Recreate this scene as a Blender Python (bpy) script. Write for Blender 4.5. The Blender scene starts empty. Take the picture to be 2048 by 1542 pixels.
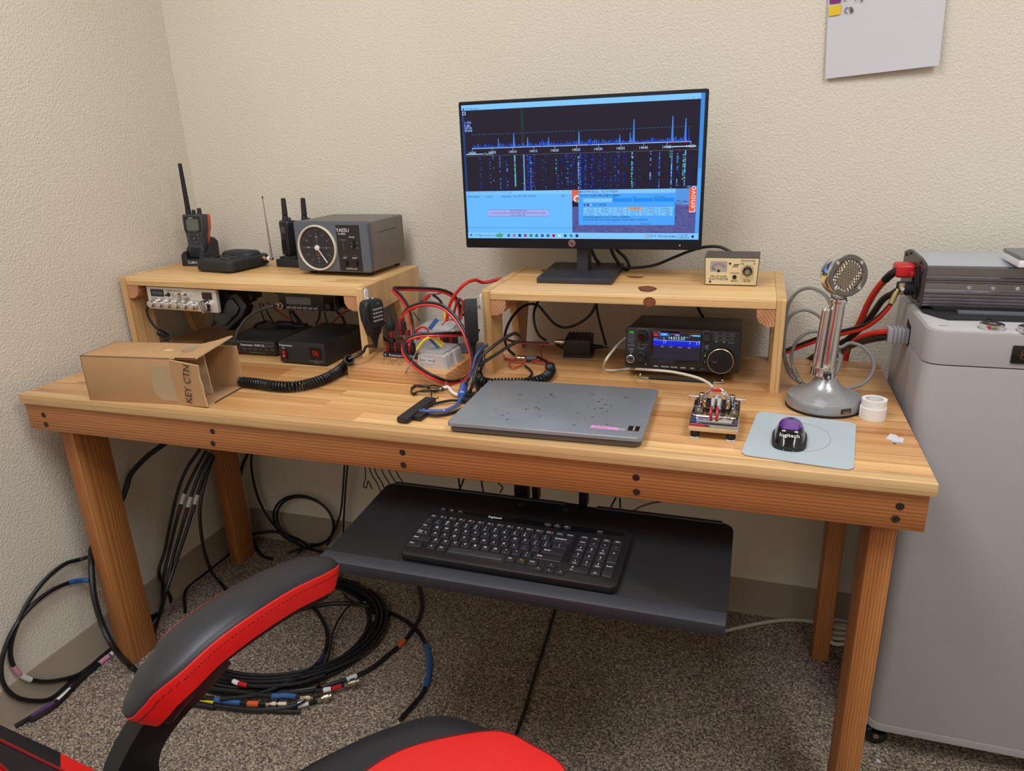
import bpy, bmesh, math, random
from mathutils import Matrix, Vector
random.seed(7)
S = bpy.context.scene
COL = S.collection
PI = math.pi
# ---------------------------------------------------------------- camera
CAM = Vector((1.5231, -1.77985, 1.26175)); PITCH, YAW, ROLL, FPX = 0.333, 0.328, -0.03833, 1439.34
cy_, sy_ = math.cos(YAW), math.sin(YAW)
FWD = Vector((-sy_*math.cos(PITCH), cy_*math.cos(PITCH), -math.sin(PITCH)))
RT0 = Vector((cy_, sy_, 0)); UP0 = RT0.cross(FWD)
RT = math.cos(ROLL)*RT0 + math.sin(ROLL)*UP0
UPV = -math.sin(ROLL)*RT0 + math.cos(ROLL)*UP0
cd = bpy.data.cameras.new('camera'); cam = bpy.data.objects.new('camera', cd); COL.objects.link(cam)
cd.sensor_fit = 'HORIZONTAL'; cd.sensor_width = 36.0; cd.lens = 36.0*FPX/2048; cd.clip_start = 0.02
cm = Matrix((RT, UPV, -FWD)).transposed().to_4x4(); cm.translation = CAM
cam.matrix_world = cm
S.camera = cam
# ---------------------------------------------------------------- world, lights, exposure
w = bpy.data.worlds.new('world'); S.world = w; w.use_nodes = True
w.node_tree.nodes['Background'].inputs[0].default_value = (1, .97, .93, 1)
w.node_tree.nodes['Background'].inputs[1].default_value = 0.05
S.view_settings.view_transform = 'Standard'; S.view_settings.look = 'None'
S.view_settings.exposure = 0.0; S.view_settings.gamma = 1.0
S.view_settings.use_curve_mapping = False
def area_light(loc, sx, sy, watts, col=(.955, .99, 1.07)):
    l = bpy.data.lights.new('ceiling_lamp', 'AREA'); l.shape = 'RECTANGLE'; l.size = sx; l.size_y = sy
    l.energy = watts; l.color = col
    o = bpy.data.objects.new('ceiling_lamp', l); COL.objects.link(o); o.location = loc
    return o
area_light((0.75, -1.45, 2.585), 0.6, 1.2, 26)
area_light((2.35, -1.55, 2.585), 0.6, 1.2, 27)
area_light((0.9, -3.3, 2.585), 1.2, 0.6, 14)

# ---------------------------------------------------------------- pixel rays (photograph measurements to points in the room)
def ray(px, py):
    return RT*((px-1024)/FPX) + UPV*((771-py)/FPX) + FWD
def on_z(px, py, z):
    d = ray(px, py); return CAM + d*((z-CAM.z)/d.z)
def on_y(px, py, y):
    d = ray(px, py); return CAM + d*((y-CAM.y)/d.y)
def on_x(px, py, x):
    d = ray(px, py); return CAM + d*((x-CAM.x)/d.x)

# ---------------------------------------------------------------- materials
def lin(c):
    c = c/255.0
    return c/12.92 if c <= .04045 else ((c+.055)/1.055)**2.4
def rgb(c): return (lin(c[0]), lin(c[1]), lin(c[2]), 1)
MATS = {}
def nodes_of(name):
    m = bpy.data.materials.new(name); m.use_nodes = True
    nt = m.node_tree; b = nt.nodes['Principled BSDF']
    return m, nt, b
def N(nt, t, **kw):
    n = nt.nodes.new(t)
    for k, v in kw.items():
        if k.startswith('_'): setattr(n, k[1:], v)
        else: n.inputs[k.replace('9', ' ')].default_value = v
    return n
def L(nt, a, b): nt.links.new(a, b)
def mat(name, c, rough=.5, metal=0, var=.06, vs=60, bump=0, bs=300, spec=.5, coat=0, trans=0):
    if name in MATS: return MATS[name]
    m, nt, b = nodes_of(name)
    b.inputs['Roughness'].default_value = rough; b.inputs['Metallic'].default_value = metal
    b.inputs['Specular IOR Level'].default_value = spec
    if coat: b.inputs['Coat Weight'].default_value = coat; b.inputs['Coat Roughness'].default_value = .08
    if trans: b.inputs['Transmission Weight'].default_value = trans
    tc = N(nt, 'ShaderNodeTexCoord')
    n = N(nt, 'ShaderNodeTexNoise', Scale=vs, Detail=3.0); L(nt, tc.outputs['Object'], n.inputs['Vector'])
    mx = N(nt, 'ShaderNodeMix', _data_type='RGBA'); L(nt, n.outputs['Fac'], mx.inputs[0])
    r = rgb(c)
    mx.inputs[6].default_value = tuple(x*(1-var) for x in r[:3])+(1,)
    mx.inputs[7].default_value = tuple(min(1, x*(1+var)) for x in r[:3])+(1,)
    L(nt, mx.outputs[2], b.inputs['Base Color'])
    if bump:
        n2 = N(nt, 'ShaderNodeTexNoise', Scale=bs, Detail=2.0); L(nt, tc.outputs['Object'], n2.inputs['Vector'])
        bp = N(nt, 'ShaderNodeBump', Strength=bump, Distance=.002); L(nt, n2.outputs['Fac'], bp.inputs['Height'])
        L(nt, bp.outputs['Normal'], b.inputs['Normal'])
    MATS[name] = m; return m
def emit(c, s=1.0, name=None):
    name = name or 'glow_%d_%d_%d' % tuple(c)
    if name in MATS: return MATS[name]
    m, nt, b = nodes_of(name)
    b.inputs['Base Color'].default_value = (0.002, .002, .002, 1); b.inputs['Roughness'].default_value = .35
    b.inputs['Specular IOR Level'].default_value = .2
    b.inputs['Emission Color'].default_value = rgb(c); b.inputs['Emission Strength'].default_value = s
    MATS[name] = m; return m
def ramp(nt, stops):
    r = nt.nodes.new('ShaderNodeValToRGB'); e = r.color_ramp.elements
    while len(e) < len(stops): e.new(.5)
    for q, (p, c) in zip(e, stops): q.position = p; q.color = rgb(c)
    return r
def wood(name, axis, light, dark, off=(.03, .03, .03), rings=95, dist=2.2, rough=.45, dark2=None, plank=0, along=1.0, contrast=.6, coat=0):
    """procedural board: growth rings around a pith line that runs along `axis`"""
    if name in MATS: return MATS[name]
    m, nt, b = nodes_of(name)
    tc = N(nt, 'ShaderNodeTexCoord'); oi = N(nt, 'ShaderNodeObjectInfo')
    mp = N(nt, 'ShaderNodeMapping'); L(nt, tc.outputs['Object'], mp.inputs['Vector'])
    mp.inputs['Location'].default_value = off
    vec = mp.outputs['Vector']
    sx = [1, 1, 1]; sx[axis] = .035*along
    if plank:
        sep = N(nt, 'ShaderNodeSeparateXYZ'); L(nt, tc.outputs['Object'], sep.inputs[0])
        dv = N(nt, 'ShaderNodeMath', _operation='DIVIDE'); L(nt, sep.outputs[1], dv.inputs[0]); dv.inputs[1].default_value = plank
        fl = N(nt, 'ShaderNodeMath', _operation='FLOOR'); L(nt, dv.outputs[0], fl.inputs[0])
        # staggered board ends along x
        wn0 = N(nt, 'ShaderNodeTexWhiteNoise', _noise_dimensions='1D'); L(nt, fl.outputs[0], wn0.inputs['W'])
        ax = N(nt, 'ShaderNodeMath', _operation='MULTIPLY_ADD'); L(nt, sep.outputs[0], ax.inputs[0]); ax.inputs[1].default_value = .42; L(nt, wn0.outputs['Value'], ax.inputs[2])
        fx = N(nt, 'ShaderNodeMath', _operation='FLOOR'); L(nt, ax.outputs[0], fx.inputs[0])
        cb = N(nt, 'ShaderNodeCombineXYZ'); L(nt, fl.outputs[0], cb.inputs[0]); L(nt, fx.outputs[0], cb.inputs[1])
        wn = N(nt, 'ShaderNodeTexWhiteNoise', _noise_dimensions='3D'); L(nt, cb.outputs[0], wn.inputs['Vector'])
        av = N(nt, 'ShaderNodeVectorMath', _operation='MULTIPLY_ADD'); L(nt, wn.outputs['Color'], av.inputs[0])
        av.inputs[1].default_value = (3, .25, .12); L(nt, mp.outputs['Vector'], av.inputs[2]); vec = av.outputs[0]
    else:
        av = N(nt, 'ShaderNodeVectorMath', _operation='MULTIPLY_ADD'); L(nt, oi.outputs['Random'], av.inputs[0])
        d = [.02, .02, .02]; d[axis] = 4; av.inputs[1].default_value = d; L(nt, vec, av.inputs[2]); vec = av.outputs[0]
    sc = N(nt, 'ShaderNodeVectorMath', _operation='MULTIPLY'); L(nt, vec, sc.inputs[0]); sc.inputs[1].default_value = sx
    # warp
    nw = N(nt, 'ShaderNodeTexNoise', Scale=9.0, Detail=2.0); L(nt, sc.outputs[0], nw.inputs['Vector'])
    wp = N(nt, 'ShaderNodeVectorMath', _operation='MULTIPLY_ADD'); L(nt, nw.outputs['Color'], wp.inputs[0])
    wp.inputs[1].default_value = (.02*dist,)*3; L(nt, sc.outputs[0], wp.inputs[2])
    wv = N(nt, 'ShaderNodeTexWave', _wave_type='RINGS', Scale=rings, Distortion=.6, Detail=1.0)
    wv.wave_profile = 'SAW'; wv.rings_direction = 'XYZ'[axis]; wv.inputs['Detail Scale'].default_value = 2.0
    L(nt, wp.outputs[0], wv.inputs['Vector'])
    # fine fibre
    fs = N(nt, 'ShaderNodeVectorMath', _operation='MULTIPLY'); L(nt, vec, fs.inputs[0])
    f3 = [1, 1, 1]; f3[axis] = .02; fs.inputs[1].default_value = f3
    nf = N(nt, 'ShaderNodeTexNoise', Scale=420.0, Detail=3.0, Roughness=.6); L(nt, fs.outputs[0], nf.inputs['Vector'])
    nl = N(nt, 'ShaderNodeTexNoise', Scale=14.0, Detail=3.0); L(nt, sc.outputs[0], nl.inputs['Vector'])
    mid = tuple((a*2+c)/3 for a, c in zip(light, dark))
    cr = ramp(nt, [(0, light), (.55, tuple((a*3+c)/4 for a, c in zip(light, dark))), (.85, mid if contrast < .5 else tuple((a+c)/2 for a, c in zip(light, dark))), (1, dark)])
    L(nt, wv.outputs['Fac'], cr.inputs[0])
    mx = N(nt, 'ShaderNodeMix', _data_type='RGBA', _blend_type='MULTIPLY'); mx.inputs[0].default_value = .45
    fr = ramp(nt, [(.3, (190, 180, 165)), (.7, (255, 255, 255))]); L(nt, nf.outputs['Fac'], fr.inputs[0])
    L(nt, cr.outputs[0], mx.inputs[6]); L(nt, fr.outputs[0], mx.inputs[7])
    m2 = N(nt, 'ShaderNodeMix', _data_type='RGBA', _blend_type='MULTIPLY'); m2.inputs[0].default_value = .7
    lr = ramp(nt, [(.32, dark2 or (205, 180, 150)), (.62, (255, 255, 255))]); L(nt, nl.outputs['Fac'], lr.inputs[0])
    L(nt, mx.outputs[2], m2.inputs[6]); L(nt, lr.outputs[0], m2.inputs[7])
    out = m2.outputs[2]
    if plank:
        m3 = N(nt, 'ShaderNodeMix', _data_type='RGBA', _blend_type='MULTIPLY'); m3.inputs[0].default_value = .65
        pr = ramp(nt, [(0, (222, 200, 176)), (.35, (244, 232, 216)), (.7, (255, 250, 240)), (1, (230, 212, 188))]); L(nt, wn.outputs['Value'], pr.inputs[0])
        L(nt, out, m3.inputs[6]); L(nt, pr.outputs[0], m3.inputs[7]); out = m3.outputs[2]
    L(nt, out, b.inputs['Base Color']); b.inputs['Roughness'].default_value = rough
    bp = N(nt, 'ShaderNodeBump', Strength=.12, Distance=.001); L(nt, nf.outputs['Fac'], bp.inputs['Height']); L(nt, bp.outputs['Normal'], b.inputs['Normal'])
    if coat: b.inputs['Coat Weight'].default_value = coat; b.inputs['Coat Roughness'].default_value = .25
    MATS[name] = m; return m

def wall_mat():
    m, nt, b = nodes_of('painted_wall')
    tc = N(nt, 'ShaderNodeTexCoord')
    n1 = N(nt, 'ShaderNodeTexNoise', Scale=185.0, Detail=3.0, Roughness=.55); L(nt, tc.outputs['Object'], n1.inputs['Vector'])
    n2 = N(nt, 'ShaderNodeTexVoronoi', Scale=150.0, _feature='SMOOTH_F1'); L(nt, tc.outputs['Object'], n2.inputs['Vector'])
    r1 = ramp(nt, [(.42, (0, 0, 0)), (.62, (255, 255, 255))]); L(nt, n1.outputs['Fac'], r1.inputs[0])
    ad = N(nt, 'ShaderNodeMath', _operation='MULTIPLY_ADD'); L(nt, n2.outputs['Distance'], ad.inputs[0]); ad.inputs[1].default_value = -.5
    L(nt, r1.outputs[0], ad.inputs[2])
    bp = N(nt, 'ShaderNodeBump', Strength=.52, Distance=.0013); L(nt, ad.outputs[0], bp.inputs['Height']); L(nt, bp.outputs['Normal'], b.inputs['Normal'])
    n3 = N(nt, 'ShaderNodeTexNoise', Scale=1.6, Detail=2.0); L(nt, tc.outputs['Object'], n3.inputs['Vector'])
    cr = ramp(nt, [(.3, (217, 208, 190)), (.7, (222, 214, 197))]); L(nt, n3.outputs['Fac'], cr.inputs[0])
    L(nt, cr.outputs[0], b.inputs['Base Color']); b.inputs['Roughness'].default_value = .75; b.inputs['Specular IOR Level'].default_value = .25
    MATS['wall'] = m; return m
def carpet_mat():
    m, nt, b = nodes_of('carpet')
    tc = N(nt, 'ShaderNodeTexCoord')
    v = N(nt, 'ShaderNodeTexVoronoi', Scale=330.0); L(nt, tc.outputs['Object'], v.inputs['Vector'])
    sp = N(nt, 'ShaderNodeSeparateColor'); L(nt, v.outputs['Color'], sp.inputs[0])
    cr = ramp(nt, [(0, (104, 92, 84)), (.28, (142, 127, 112)), (.55, (172, 155, 136)), (.8, (202, 184, 160)), (1, (132, 126, 128))]); cr.color_ramp.interpolation = 'CONSTANT'
    L(nt, sp.outputs[0], cr.inputs[0])
    n = N(nt, 'ShaderNodeTexNoise', Scale=150.0, Detail=4.0); L(nt, tc.outputs['Object'], n.inputs['Vector'])
    mx = N(nt, 'ShaderNodeMix', _data_type='RGBA', _blend_type='MULTIPLY'); mx.inputs[0].default_value = .6
    r2 = ramp(nt, [(.35, (120, 115, 112)), (.65, (255, 255, 255))]); L(nt, n.outputs['Fac'], r2.inputs[0])
    L(nt, cr.outputs[0], mx.inputs[6]); L(nt, r2.outputs[0], mx.inputs[7]); L(nt, mx.outputs[2], b.inputs['Base Color'])
    bp = N(nt, 'ShaderNodeBump', Strength=.8, Distance=.004); L(nt, n.outputs['Fac'], bp.inputs['Height']); L(nt, bp.outputs['Normal'], b.inputs['Normal'])
    b.inputs['Roughness'].default_value = .95; b.inputs['Specular IOR Level'].default_value = .1
    MATS['carpet'] = m; return m
WALL = wall_mat(); CARPET = carpet_mat()
CEIL = mat('ceiling_tile', (232, 230, 224), .9)
BASEB = mat('rubber_baseboard', (152, 138, 120), .5, var=.04)
BLK = mat('black_plastic', (26, 26, 29), .42, var=.1)
BLK2 = mat('matte_black_plastic', (32, 32, 35), .6, var=.1, bump=.15, bs=900)
BLKM = mat('black_painted_steel', (24, 23, 23), .45, var=.1)
BLKG = mat('gloss_black_plastic', (12, 12, 14), .12, var=.05, coat=.3)
CBL = mat('black_cable_jacket', (17, 17, 19), .4, var=.1)
CBLT = mat('tan_black_cable_jacket', (70, 62, 54), .5)
CHAR = mat('charcoal_plastic', (58, 60, 66), .5, var=.05)
DGREY = mat('dark_grey_plastic', (47, 48, 54), .5)
GREY = mat('grey_plastic', (120, 120, 122), .5)
GCORD = mat('grey_cord_jacket', (128, 126, 124), .5)
WHT = mat('white_plastic', (225, 224, 222), .45, var=.02)
WCBL = mat('cream_cable_jacket', (205, 196, 178), .5)
PAPER = mat('white_paper', (203, 201, 204), .85, var=.015)
CHROME = mat('chrome', (225, 225, 228), .08, metal=1, var=.02)
STEEL = mat('brushed_steel', (178, 176, 172), .3, metal=1)
NICKEL = mat('nickel_connector', (200, 190, 172), .25, metal=1)
ALU = mat('cast_aluminium', (206, 205, 204), .4, metal=.4, var=.05, vs=300)
RED = mat('red_plastic', (190, 26, 28), .4)
DRED = mat('dark_red_plastic', (120, 20, 24), .4)
REDW = mat('red_wire_jacket', (205, 40, 36), .35)
ORW = mat('orange_red_wire_jacket', (190, 66, 42), .45)
BLUE = mat('blue_tape', (44, 92, 150), .5)
BLUEC = mat('blue_translucent_cable', (60, 92, 165), .25, coat=.4)
YEL = mat('yellow_wire_jacket', (232, 205, 30), .45)
ORANGE = mat('orange_plastic', (214, 92, 32), .45)
PINK = mat('pink_tape', (205, 140, 160), .6)
PURP = mat('purple_tape', (84, 44, 92), .5)
INK = mat('black_ink', (22, 22, 24), .7)
LEG = mat('white_legend_ink', (238, 238, 238), .6, var=.01)
LEGG = mat('grey_legend_ink', (140, 140, 140), .6, var=.01)
LEGO = mat('orange_legend_ink', (215, 140, 45), .6, var=.01)
BEIGE = mat('beige_face_paint', (214, 196, 152), .55, var=.03)
LCD = mat('lcd_glass', (92, 98, 88), .2, var=.03, coat=.3)
LCDB = mat('dark_lcd_glass', (66, 76, 80), .18, coat=.3)
RUB = mat('black_rubber', (18, 18, 18), .7)
PLATE = mat('bare_copper_lug', (190, 170, 120), .35, metal=.8)

# ---------------------------------------------------------------- mesh builder
FR = Matrix(((1, 0, 0, 0), (0, 0, -1, 0), (0, 1, 0, 0), (0, 0, 0, 1)))   # panel (u right, v up, w out) facing -y
RX = Matrix(((0, 0, 1, 0), (1, 0, 0, 0), (0, 1, 0, 0), (0, 0, 0, 1)))     # panel facing +x (u = +y)
def T(x, y, z): return Matrix.Translation((x, y, z))
def RZ(a): return Matrix.Rotation(a, 4, 'Z')
def RY(a): return Matrix.Rotation(a, 4, 'Y')
def RXa(a): return Matrix.Rotation(a, 4, 'X')
def frame(o, u, v):
    """matrix with origin o, u axis, approximate v axis"""
    u = Vector(u).normalized(); wv = u.cross(Vector(v)).normalized(); v = wv.cross(u)
    m = Matrix((u, v, wv)).transposed().to_4x4(); m.translation = o; return m
def crom(pts, n=8, closed=False):
    P = [Vector(p) for p in pts]
    if len(P) < 3:
        return [P[0].lerp(P[-1], i/n) for i in range(n+1)]
    out = []; k = len(P)
    rng = range(k) if closed else range(k-1)
    for i in rng:
        a = P[(i-1) % k] if closed or i > 0 else P[0]*2-P[1]
        b = P[i]; c = P[(i+1) % k]
        d = P[(i+2) % k] if closed or i+2 < k else P[-1]*2-P[-2]
        for j in range(n):
            t = j/n
            out.append(.5*((2*b)+(c-a)*t+(2*a-5*b+4*c-d)*t*t+(3*b-a-3*c+d)*t**3))
    if not closed: out.append(P[-1])
    return out
TXT = {}
def glyphs(s):
    if s not in TXT:
        c = bpy.data.curves.new('t', 'FONT'); c.body = s; c.resolution_u = 2; c.align_x = 'CENTER'; c.align_y = 'CENTER'
        o = bpy.data.objects.new('t', c); COL.objects.link(o)
        bpy.context.view_layer.update()
        me = o.evaluated_get(bpy.context.evaluated_depsgraph_get()).to_mesh()
        TXT[s] = ([v.co.copy() for v in me.vertices], [tuple(p.vertices) for p in me.polygons])
        bpy.data.objects.remove(o); bpy.data.curves.remove(c)
    return TXT[s]
class MB:
    def __init__(s): s.v = []; s.f = []; s.mi = []; s.mats = []; s.M = Matrix()
    def idx(s, m):
        if m not in s.mats: s.mats.append(m)
        return s.mats.index(m)
    def add(s, vs, fs, m, M=None):
        X = s.M @ M if M is not None else s.M
        o = len(s.v); s.v += [X @ Vector(v) for v in vs]
        flip = X.to_3x3().determinant() < 0
        i = s.idx(m)
        for f in fs:
            t = tuple(q+o for q in f); s.f.append(t[::-1] if flip else t); s.mi.append(i)
        return s
    def bmadd(s, bm, m, M=None):
        bm.verts.ensure_lookup_table()
        for k, v in enumerate(bm.verts): v.index = k
        vs = [v.co.copy() for v in bm.verts]; fs = [tuple(v.index for v in f.verts) for f in bm.faces]
        bm.free(); return s.add(vs, fs, m, M)
    def box(s, x0, x1, y0, y1, z0, z1, m, bev=0, seg=2, M=None):
        bm = bmesh.new(); bmesh.ops.create_cube(bm, size=1)
        for v in bm.verts: v.co = Vector(((x0+x1)/2+v.co.x*(x1-x0), (y0+y1)/2+v.co.y*(y1-y0), (z0+z1)/2+v.co.z*(z1-z0)))
        if bev: bmesh.ops.bevel(bm, geom=list(bm.edges), offset=bev, segments=seg, profile=.5, affect='EDGES', clamp_overlap=True)
        return s.bmadd(bm, m, M)
    def prism(s, poly, z0, z1, m, bev=0, seg=2, M=None, taper=1.0):
        """2-D outline in (u,v) extruded along w"""
        bm = bmesh.new()
        cx = sum(p[0] for p in poly)/len(poly); cy = sum(p[1] for p in poly)/len(poly)
        a = [bm.verts.new((p[0], p[1], z0)) for p in poly]
        b = [bm.verts.new((cx+(p[0]-cx)*taper, cy+(p[1]-cy)*taper, z1)) for p in poly]
        n = len(poly); bm.faces.new(a[::-1]); bm.faces.new(b)
        for i in range(n): bm.faces.new((a[i], a[(i+1) % n], b[(i+1) % n], b[i]))
        bmesh.ops.recalc_face_normals(bm, faces=bm.faces)
        if bev:
            ed = [e for e in bm.edges if abs(e.verts[0].co.z-e.verts[1].co.z) < 1e-7 and e.verts[0].co.z > (z0+z1)/2]
            bmesh.ops.bevel(bm, geom=ed, offset=bev, segments=seg, profile=.5, affect='EDGES', clamp_overlap=True)
        return s.bmadd(bm, m, M)
    def rect(s, u0, u1, v0, v1, w, m, M=None):
        return s.add([(u0, v0, w), (u1, v0, w), (u1, v1, w), (u0, v1, w)], [(0, 1, 2, 3)], m, M)
    def disc(s, u, v, r, w, m, M=None, n=24, r0=0):
        if r0:
            vs = [(u+math.cos(2*PI*i/n)*q, v+math.sin(2*PI*i/n)*q, w) for q in (r0, r) for i in range(n)]
            return s.add(vs, [(i, n+i, n+(i+1) % n, (i+1) % n) for i in range(n)], m, M)
        return s.add([(u+math.cos(2*PI*i/n)*r, v+math.sin(2*PI*i/n)*r, w) for i in range(n)], [tuple(range(n))], m, M)
    def lathe(s, prof, m, n=32, M=None):
        """profile of (r, z) turned about z"""
        vs = []; fs = []; rings = []
        for r, z in prof:
            if r < 1e-6: rings.append([len(vs)]); vs.append((0, 0, z))
            else:
                rings.append(list(range(len(vs), len(vs)+n))); vs += [(r*math.cos(2*PI*i/n), r*math.sin(2*PI*i/n), z) for i in range(n)]
        for A, B in zip(rings, rings[1:]):
            for i in range(n):
                j = (i+1) % n
                if len(A) == 1 and len(B) == 1: continue
                if len(A) == 1: fs.append((A[0], B[j], B[i]))
                elif len(B) == 1: fs.append((A[i], A[j], B[0]))
                else: fs.append((A[i], A[j], B[j], B[i]))
        up = prof[-1][1] >= prof[0][1]
        if not up: fs = [f[::-1] for f in fs]
        return s.add(vs, fs, m, M)
    def cyl(s, p0, p1, r, m, r1=None, n=20, bev=0):
        p0 = Vector(p0); p1 = Vector(p1); d = p1-p0; h = d.length; r1 = r if r1 is None else r1
        M = d.to_track_quat('Z', 'Y').to_matrix().to_4x4(); M.translation = p0
        b = min(bev, h/2, r, r1)
        prof = [(0, 0), (r-b, 0), (r, b), (r1, h-b), (r1-b, h), (0, h)] if b else [(0, 0), (r, 0), (r1, h), (0, h)]
        return s.lathe(prof, m, n, M)
    def tube(s, pts, r, m, n=8, closed=False, cap=True):
        P = [Vector(p) for p in pts]
        Q = [P[0]]
        for p in P[1:]:
            if (p-Q[-1]).length > 1e-6: Q.append(p)
        P = Q; k = len(P)
        rr = r if isinstance(r, (list, tuple)) else [r]*k
        vs = []; fs = []; nrm = None
        for i in range(k):
            if closed: t = P[(i+1) % k]-P[i-1]
            else: t = P[min(i+1, k-1)]-P[max(i-1, 0)]
            t.normalize()
            if nrm is None: nrm = t.orthogonal().normalized()
            else:
                nrm = nrm-t*nrm.dot(t)
                nrm = nrm.normalized() if nrm.length > 1e-6 else t.orthogonal().normalized()
            bn = t.cross(nrm)
            for j in range(n):
                a = 2*PI*j/n; vs.append(P[i]+(nrm*math.cos(a)+bn*math.sin(a))*rr[min(i, len(rr)-1)])
        for i in range(k if closed else k-1):
            A = i*n; B = ((i+1) % k)*n
            for j in range(n): fs.append((A+j, A+(j+1) % n, B+(j+1) % n, B+j))
        if cap and not closed: fs += [tuple(range(n))[::-1], tuple(range((k-1)*n, k*n))]
        return s.add(vs, fs, m)
    def coil(s, pts, R, r, m, turns=None, per=10, n=5, t0=0.0, t1=1.0, pitch=.006):
        C = crom(pts, 40); ln = [0]
        for a, b in zip(C, C[1:]): ln.append(ln[-1]+(b-a).length)
        tot = ln[-1]; turns = turns or int(tot*(t1-t0)/pitch); out = []; nn = None; k = 0
        for i in range(turns*per+1):
            d = tot*(t0+(t1-t0)*i/(turns*per))
            while k < len(ln)-2 and ln[k+1] < d: k += 1
            q = (d-ln[k])/max(1e-9, ln[k+1]-ln[k]); p = C[k].lerp(C[k+1], min(1, q)); t = (C[k+1]-C[k]).normalized()
            nn = t.orthogonal().normalized() if nn is None else (nn-t*nn.dot(t)).normalized()
            bn = t.cross(nn); a = 2*PI*i/per
            out.append(p+(nn*math.cos(a)+bn*math.sin(a))*R)
        return s.tube(out, r, m, n)
    def text(s, t, u, v, size, m, w=0.0004, M=None, ang=0, sx=1.0):
        vs, fs = glyphs(t)
        ca, sa = math.cos(ang)*size, math.sin(ang)*size
        return s.add([(u+ca*p.x*sx-sa*p.y, v+sa*p.x*sx+ca*p.y, w) for p in vs], fs, m, M)
    def build(s, name, parent=None, sharp=35, label=None, centre=False):
        me = bpy.data.meshes.new(name)
        off = Vector((0, 0, 0))
        if parent is None and s.v:
            zs = min(v.z for v in s.v); off = Vector((sum(v.x for v in s.v)/len(s.v), sum(v.y for v in s.v)/len(s.v), zs))
        elif centre:
            off = Vector([(min(v[k] for v in s.v)+max(v[k] for v in s.v))/2 for k in range(3)])
        me.from_pydata([v-off for v in s.v], [], s.f)
        for m in s.mats: me.materials.append(m)
        me.polygons.foreach_set('material_index', s.mi)
        me.polygons.foreach_set('use_smooth', [True]*len(s.f))
        me.update(); me.set_sharp_from_angle(angle=math.radians(sharp))
        o = bpy.data.objects.new(name, me); COL.objects.link(o); o.location = off
        if parent is not None: o.parent = parent
        if label: o['label'] = label
        return o
def tag(o, label, cat, group=None):
    o['label'] = label; o['category'] = cat
    if group: o['group'] = group
    return o
def thing(name, label, cat, loc=(0, 0, 0), rz=0, group=None, M=None):
    o = bpy.data.objects.new(name, None); COL.objects.link(o); o.empty_display_size = .05
    if M is not None: o.matrix_world = M
    else: o.location = loc; o.rotation_euler = (0, 0, rz)
    return tag(o, label, cat, group)
def struct(name, mb):
    o = mb.build(name); o['kind'] = 'structure'; return o
def rrect(w, d, r, n=6, cx=0, cy=0):
    out = []
    for sx, sy, a0 in ((1, 1, 0), (-1, 1, PI/2), (-1, -1, PI), (1, -1, 1.5*PI)):
        for i in range(n+1):
            a = a0+PI/2*i/n; out.append((cx+sx*(w/2-r)+r*math.cos(a), cy+sy*(d/2-r)+r*math.sin(a)))
    return out
def sub(pts, a, b, n=6):
    """stretch of a smoothed path between fractions a and b of its length"""
    C = crom(pts, 12); ln = [0]
    for p, q in zip(C, C[1:]): ln.append(ln[-1]+(q-p).length)
    out = []
    for i in range(n+1):
        d = ln[-1]*(a+(b-a)*i/n); k = 0
        while k < len(ln)-2 and ln[k+1] < d: k += 1
        out.append(C[k].lerp(C[k+1], (d-ln[k])/max(1e-9, ln[k+1]-ln[k])))
    return out
def cable(name, label, cat, pts, r, m=None, bands=(), group=None, n=8, seg=8, plug=None):
    """one cable as one thing; coloured tape bands and plugs are its parts"""
    m = m or CBL
    mb = MB(); mb.tube(crom(pts, seg), r, m, n)
    o = tag(mb.build(name), label, cat, group)
    for a, b, bm_ in bands:
        q = MB(); q.tube(sub(pts, a, b), r*1.18, bm_, n); q.v = [v-o.location for v in q.v]; q.build('tape_band', o)
    return o
def zipcord(name, label, pts, r=.0026, cat='cable', off=(0, 0, 1), group=None):
    """red and black pair laid side by side"""
    C = crom(pts, 8); e = thing(name, label, cat, C[0], group=group)
    for m, s, lb in ((REDW, -1, 'red conductor'), (CBL, 1, 'black conductor')):
        mb = MB(); mb.tube([p-C[0]+Vector(off).normalized()*r*s*.95 for p in C], r, m, 8); mb.build('conductor', e, label=lb)
    return e
H = 0.762

# ================================================================ the room
XL, XR, YF, ZC = -0.042, 3.3, -3.7, 2.6
m = MB(); m.box(XL-.12, XR+.12, YF-.12, .12, -.1, 0, CARPET); struct('floor', m)
m = MB(); m.box(XL-.12, XR+.12, 0, .12, 0, ZC, WALL); struct('wall_back', m)
m = MB(); m.box(XL-.12, XL, YF, 0, 0, ZC, WALL); struct('wall_left', m)
m = MB(); m.box(XR, XR+.12, YF, 0, 0, ZC, WALL); struct('wall_right', m)
m = MB(); m.box(XL-.12, XR+.12, YF-.12, YF, 0, ZC, WALL); struct('wall_front', m)
m = MB(); m.box(XL-.12, XR+.12, YF-.12, .12, ZC, ZC+.1, CEIL); struct('ceiling', m)
BP = [(0, 0), (.012, 0), (.009, .004), (.005, .012), (.0035, .098), (.0015, .103), (0, .103)]
m = MB(); m.prism(BP, 0, XR-XL, BASEB, M=Matrix(((0, 0, 1, XL), (-1, 0, 0, 0), (0, 1, 0, 0), (0, 0, 0, 1)))); struct('baseboard_back', m)
m = MB(); m.prism(BP, YF, -.013, BASEB, M=Matrix(((1, 0, 0, XL), (0, 0, 1, 0), (0, 1, 0, 0), (0, 0, 0, 1)))); struct('baseboard_left', m)

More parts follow.
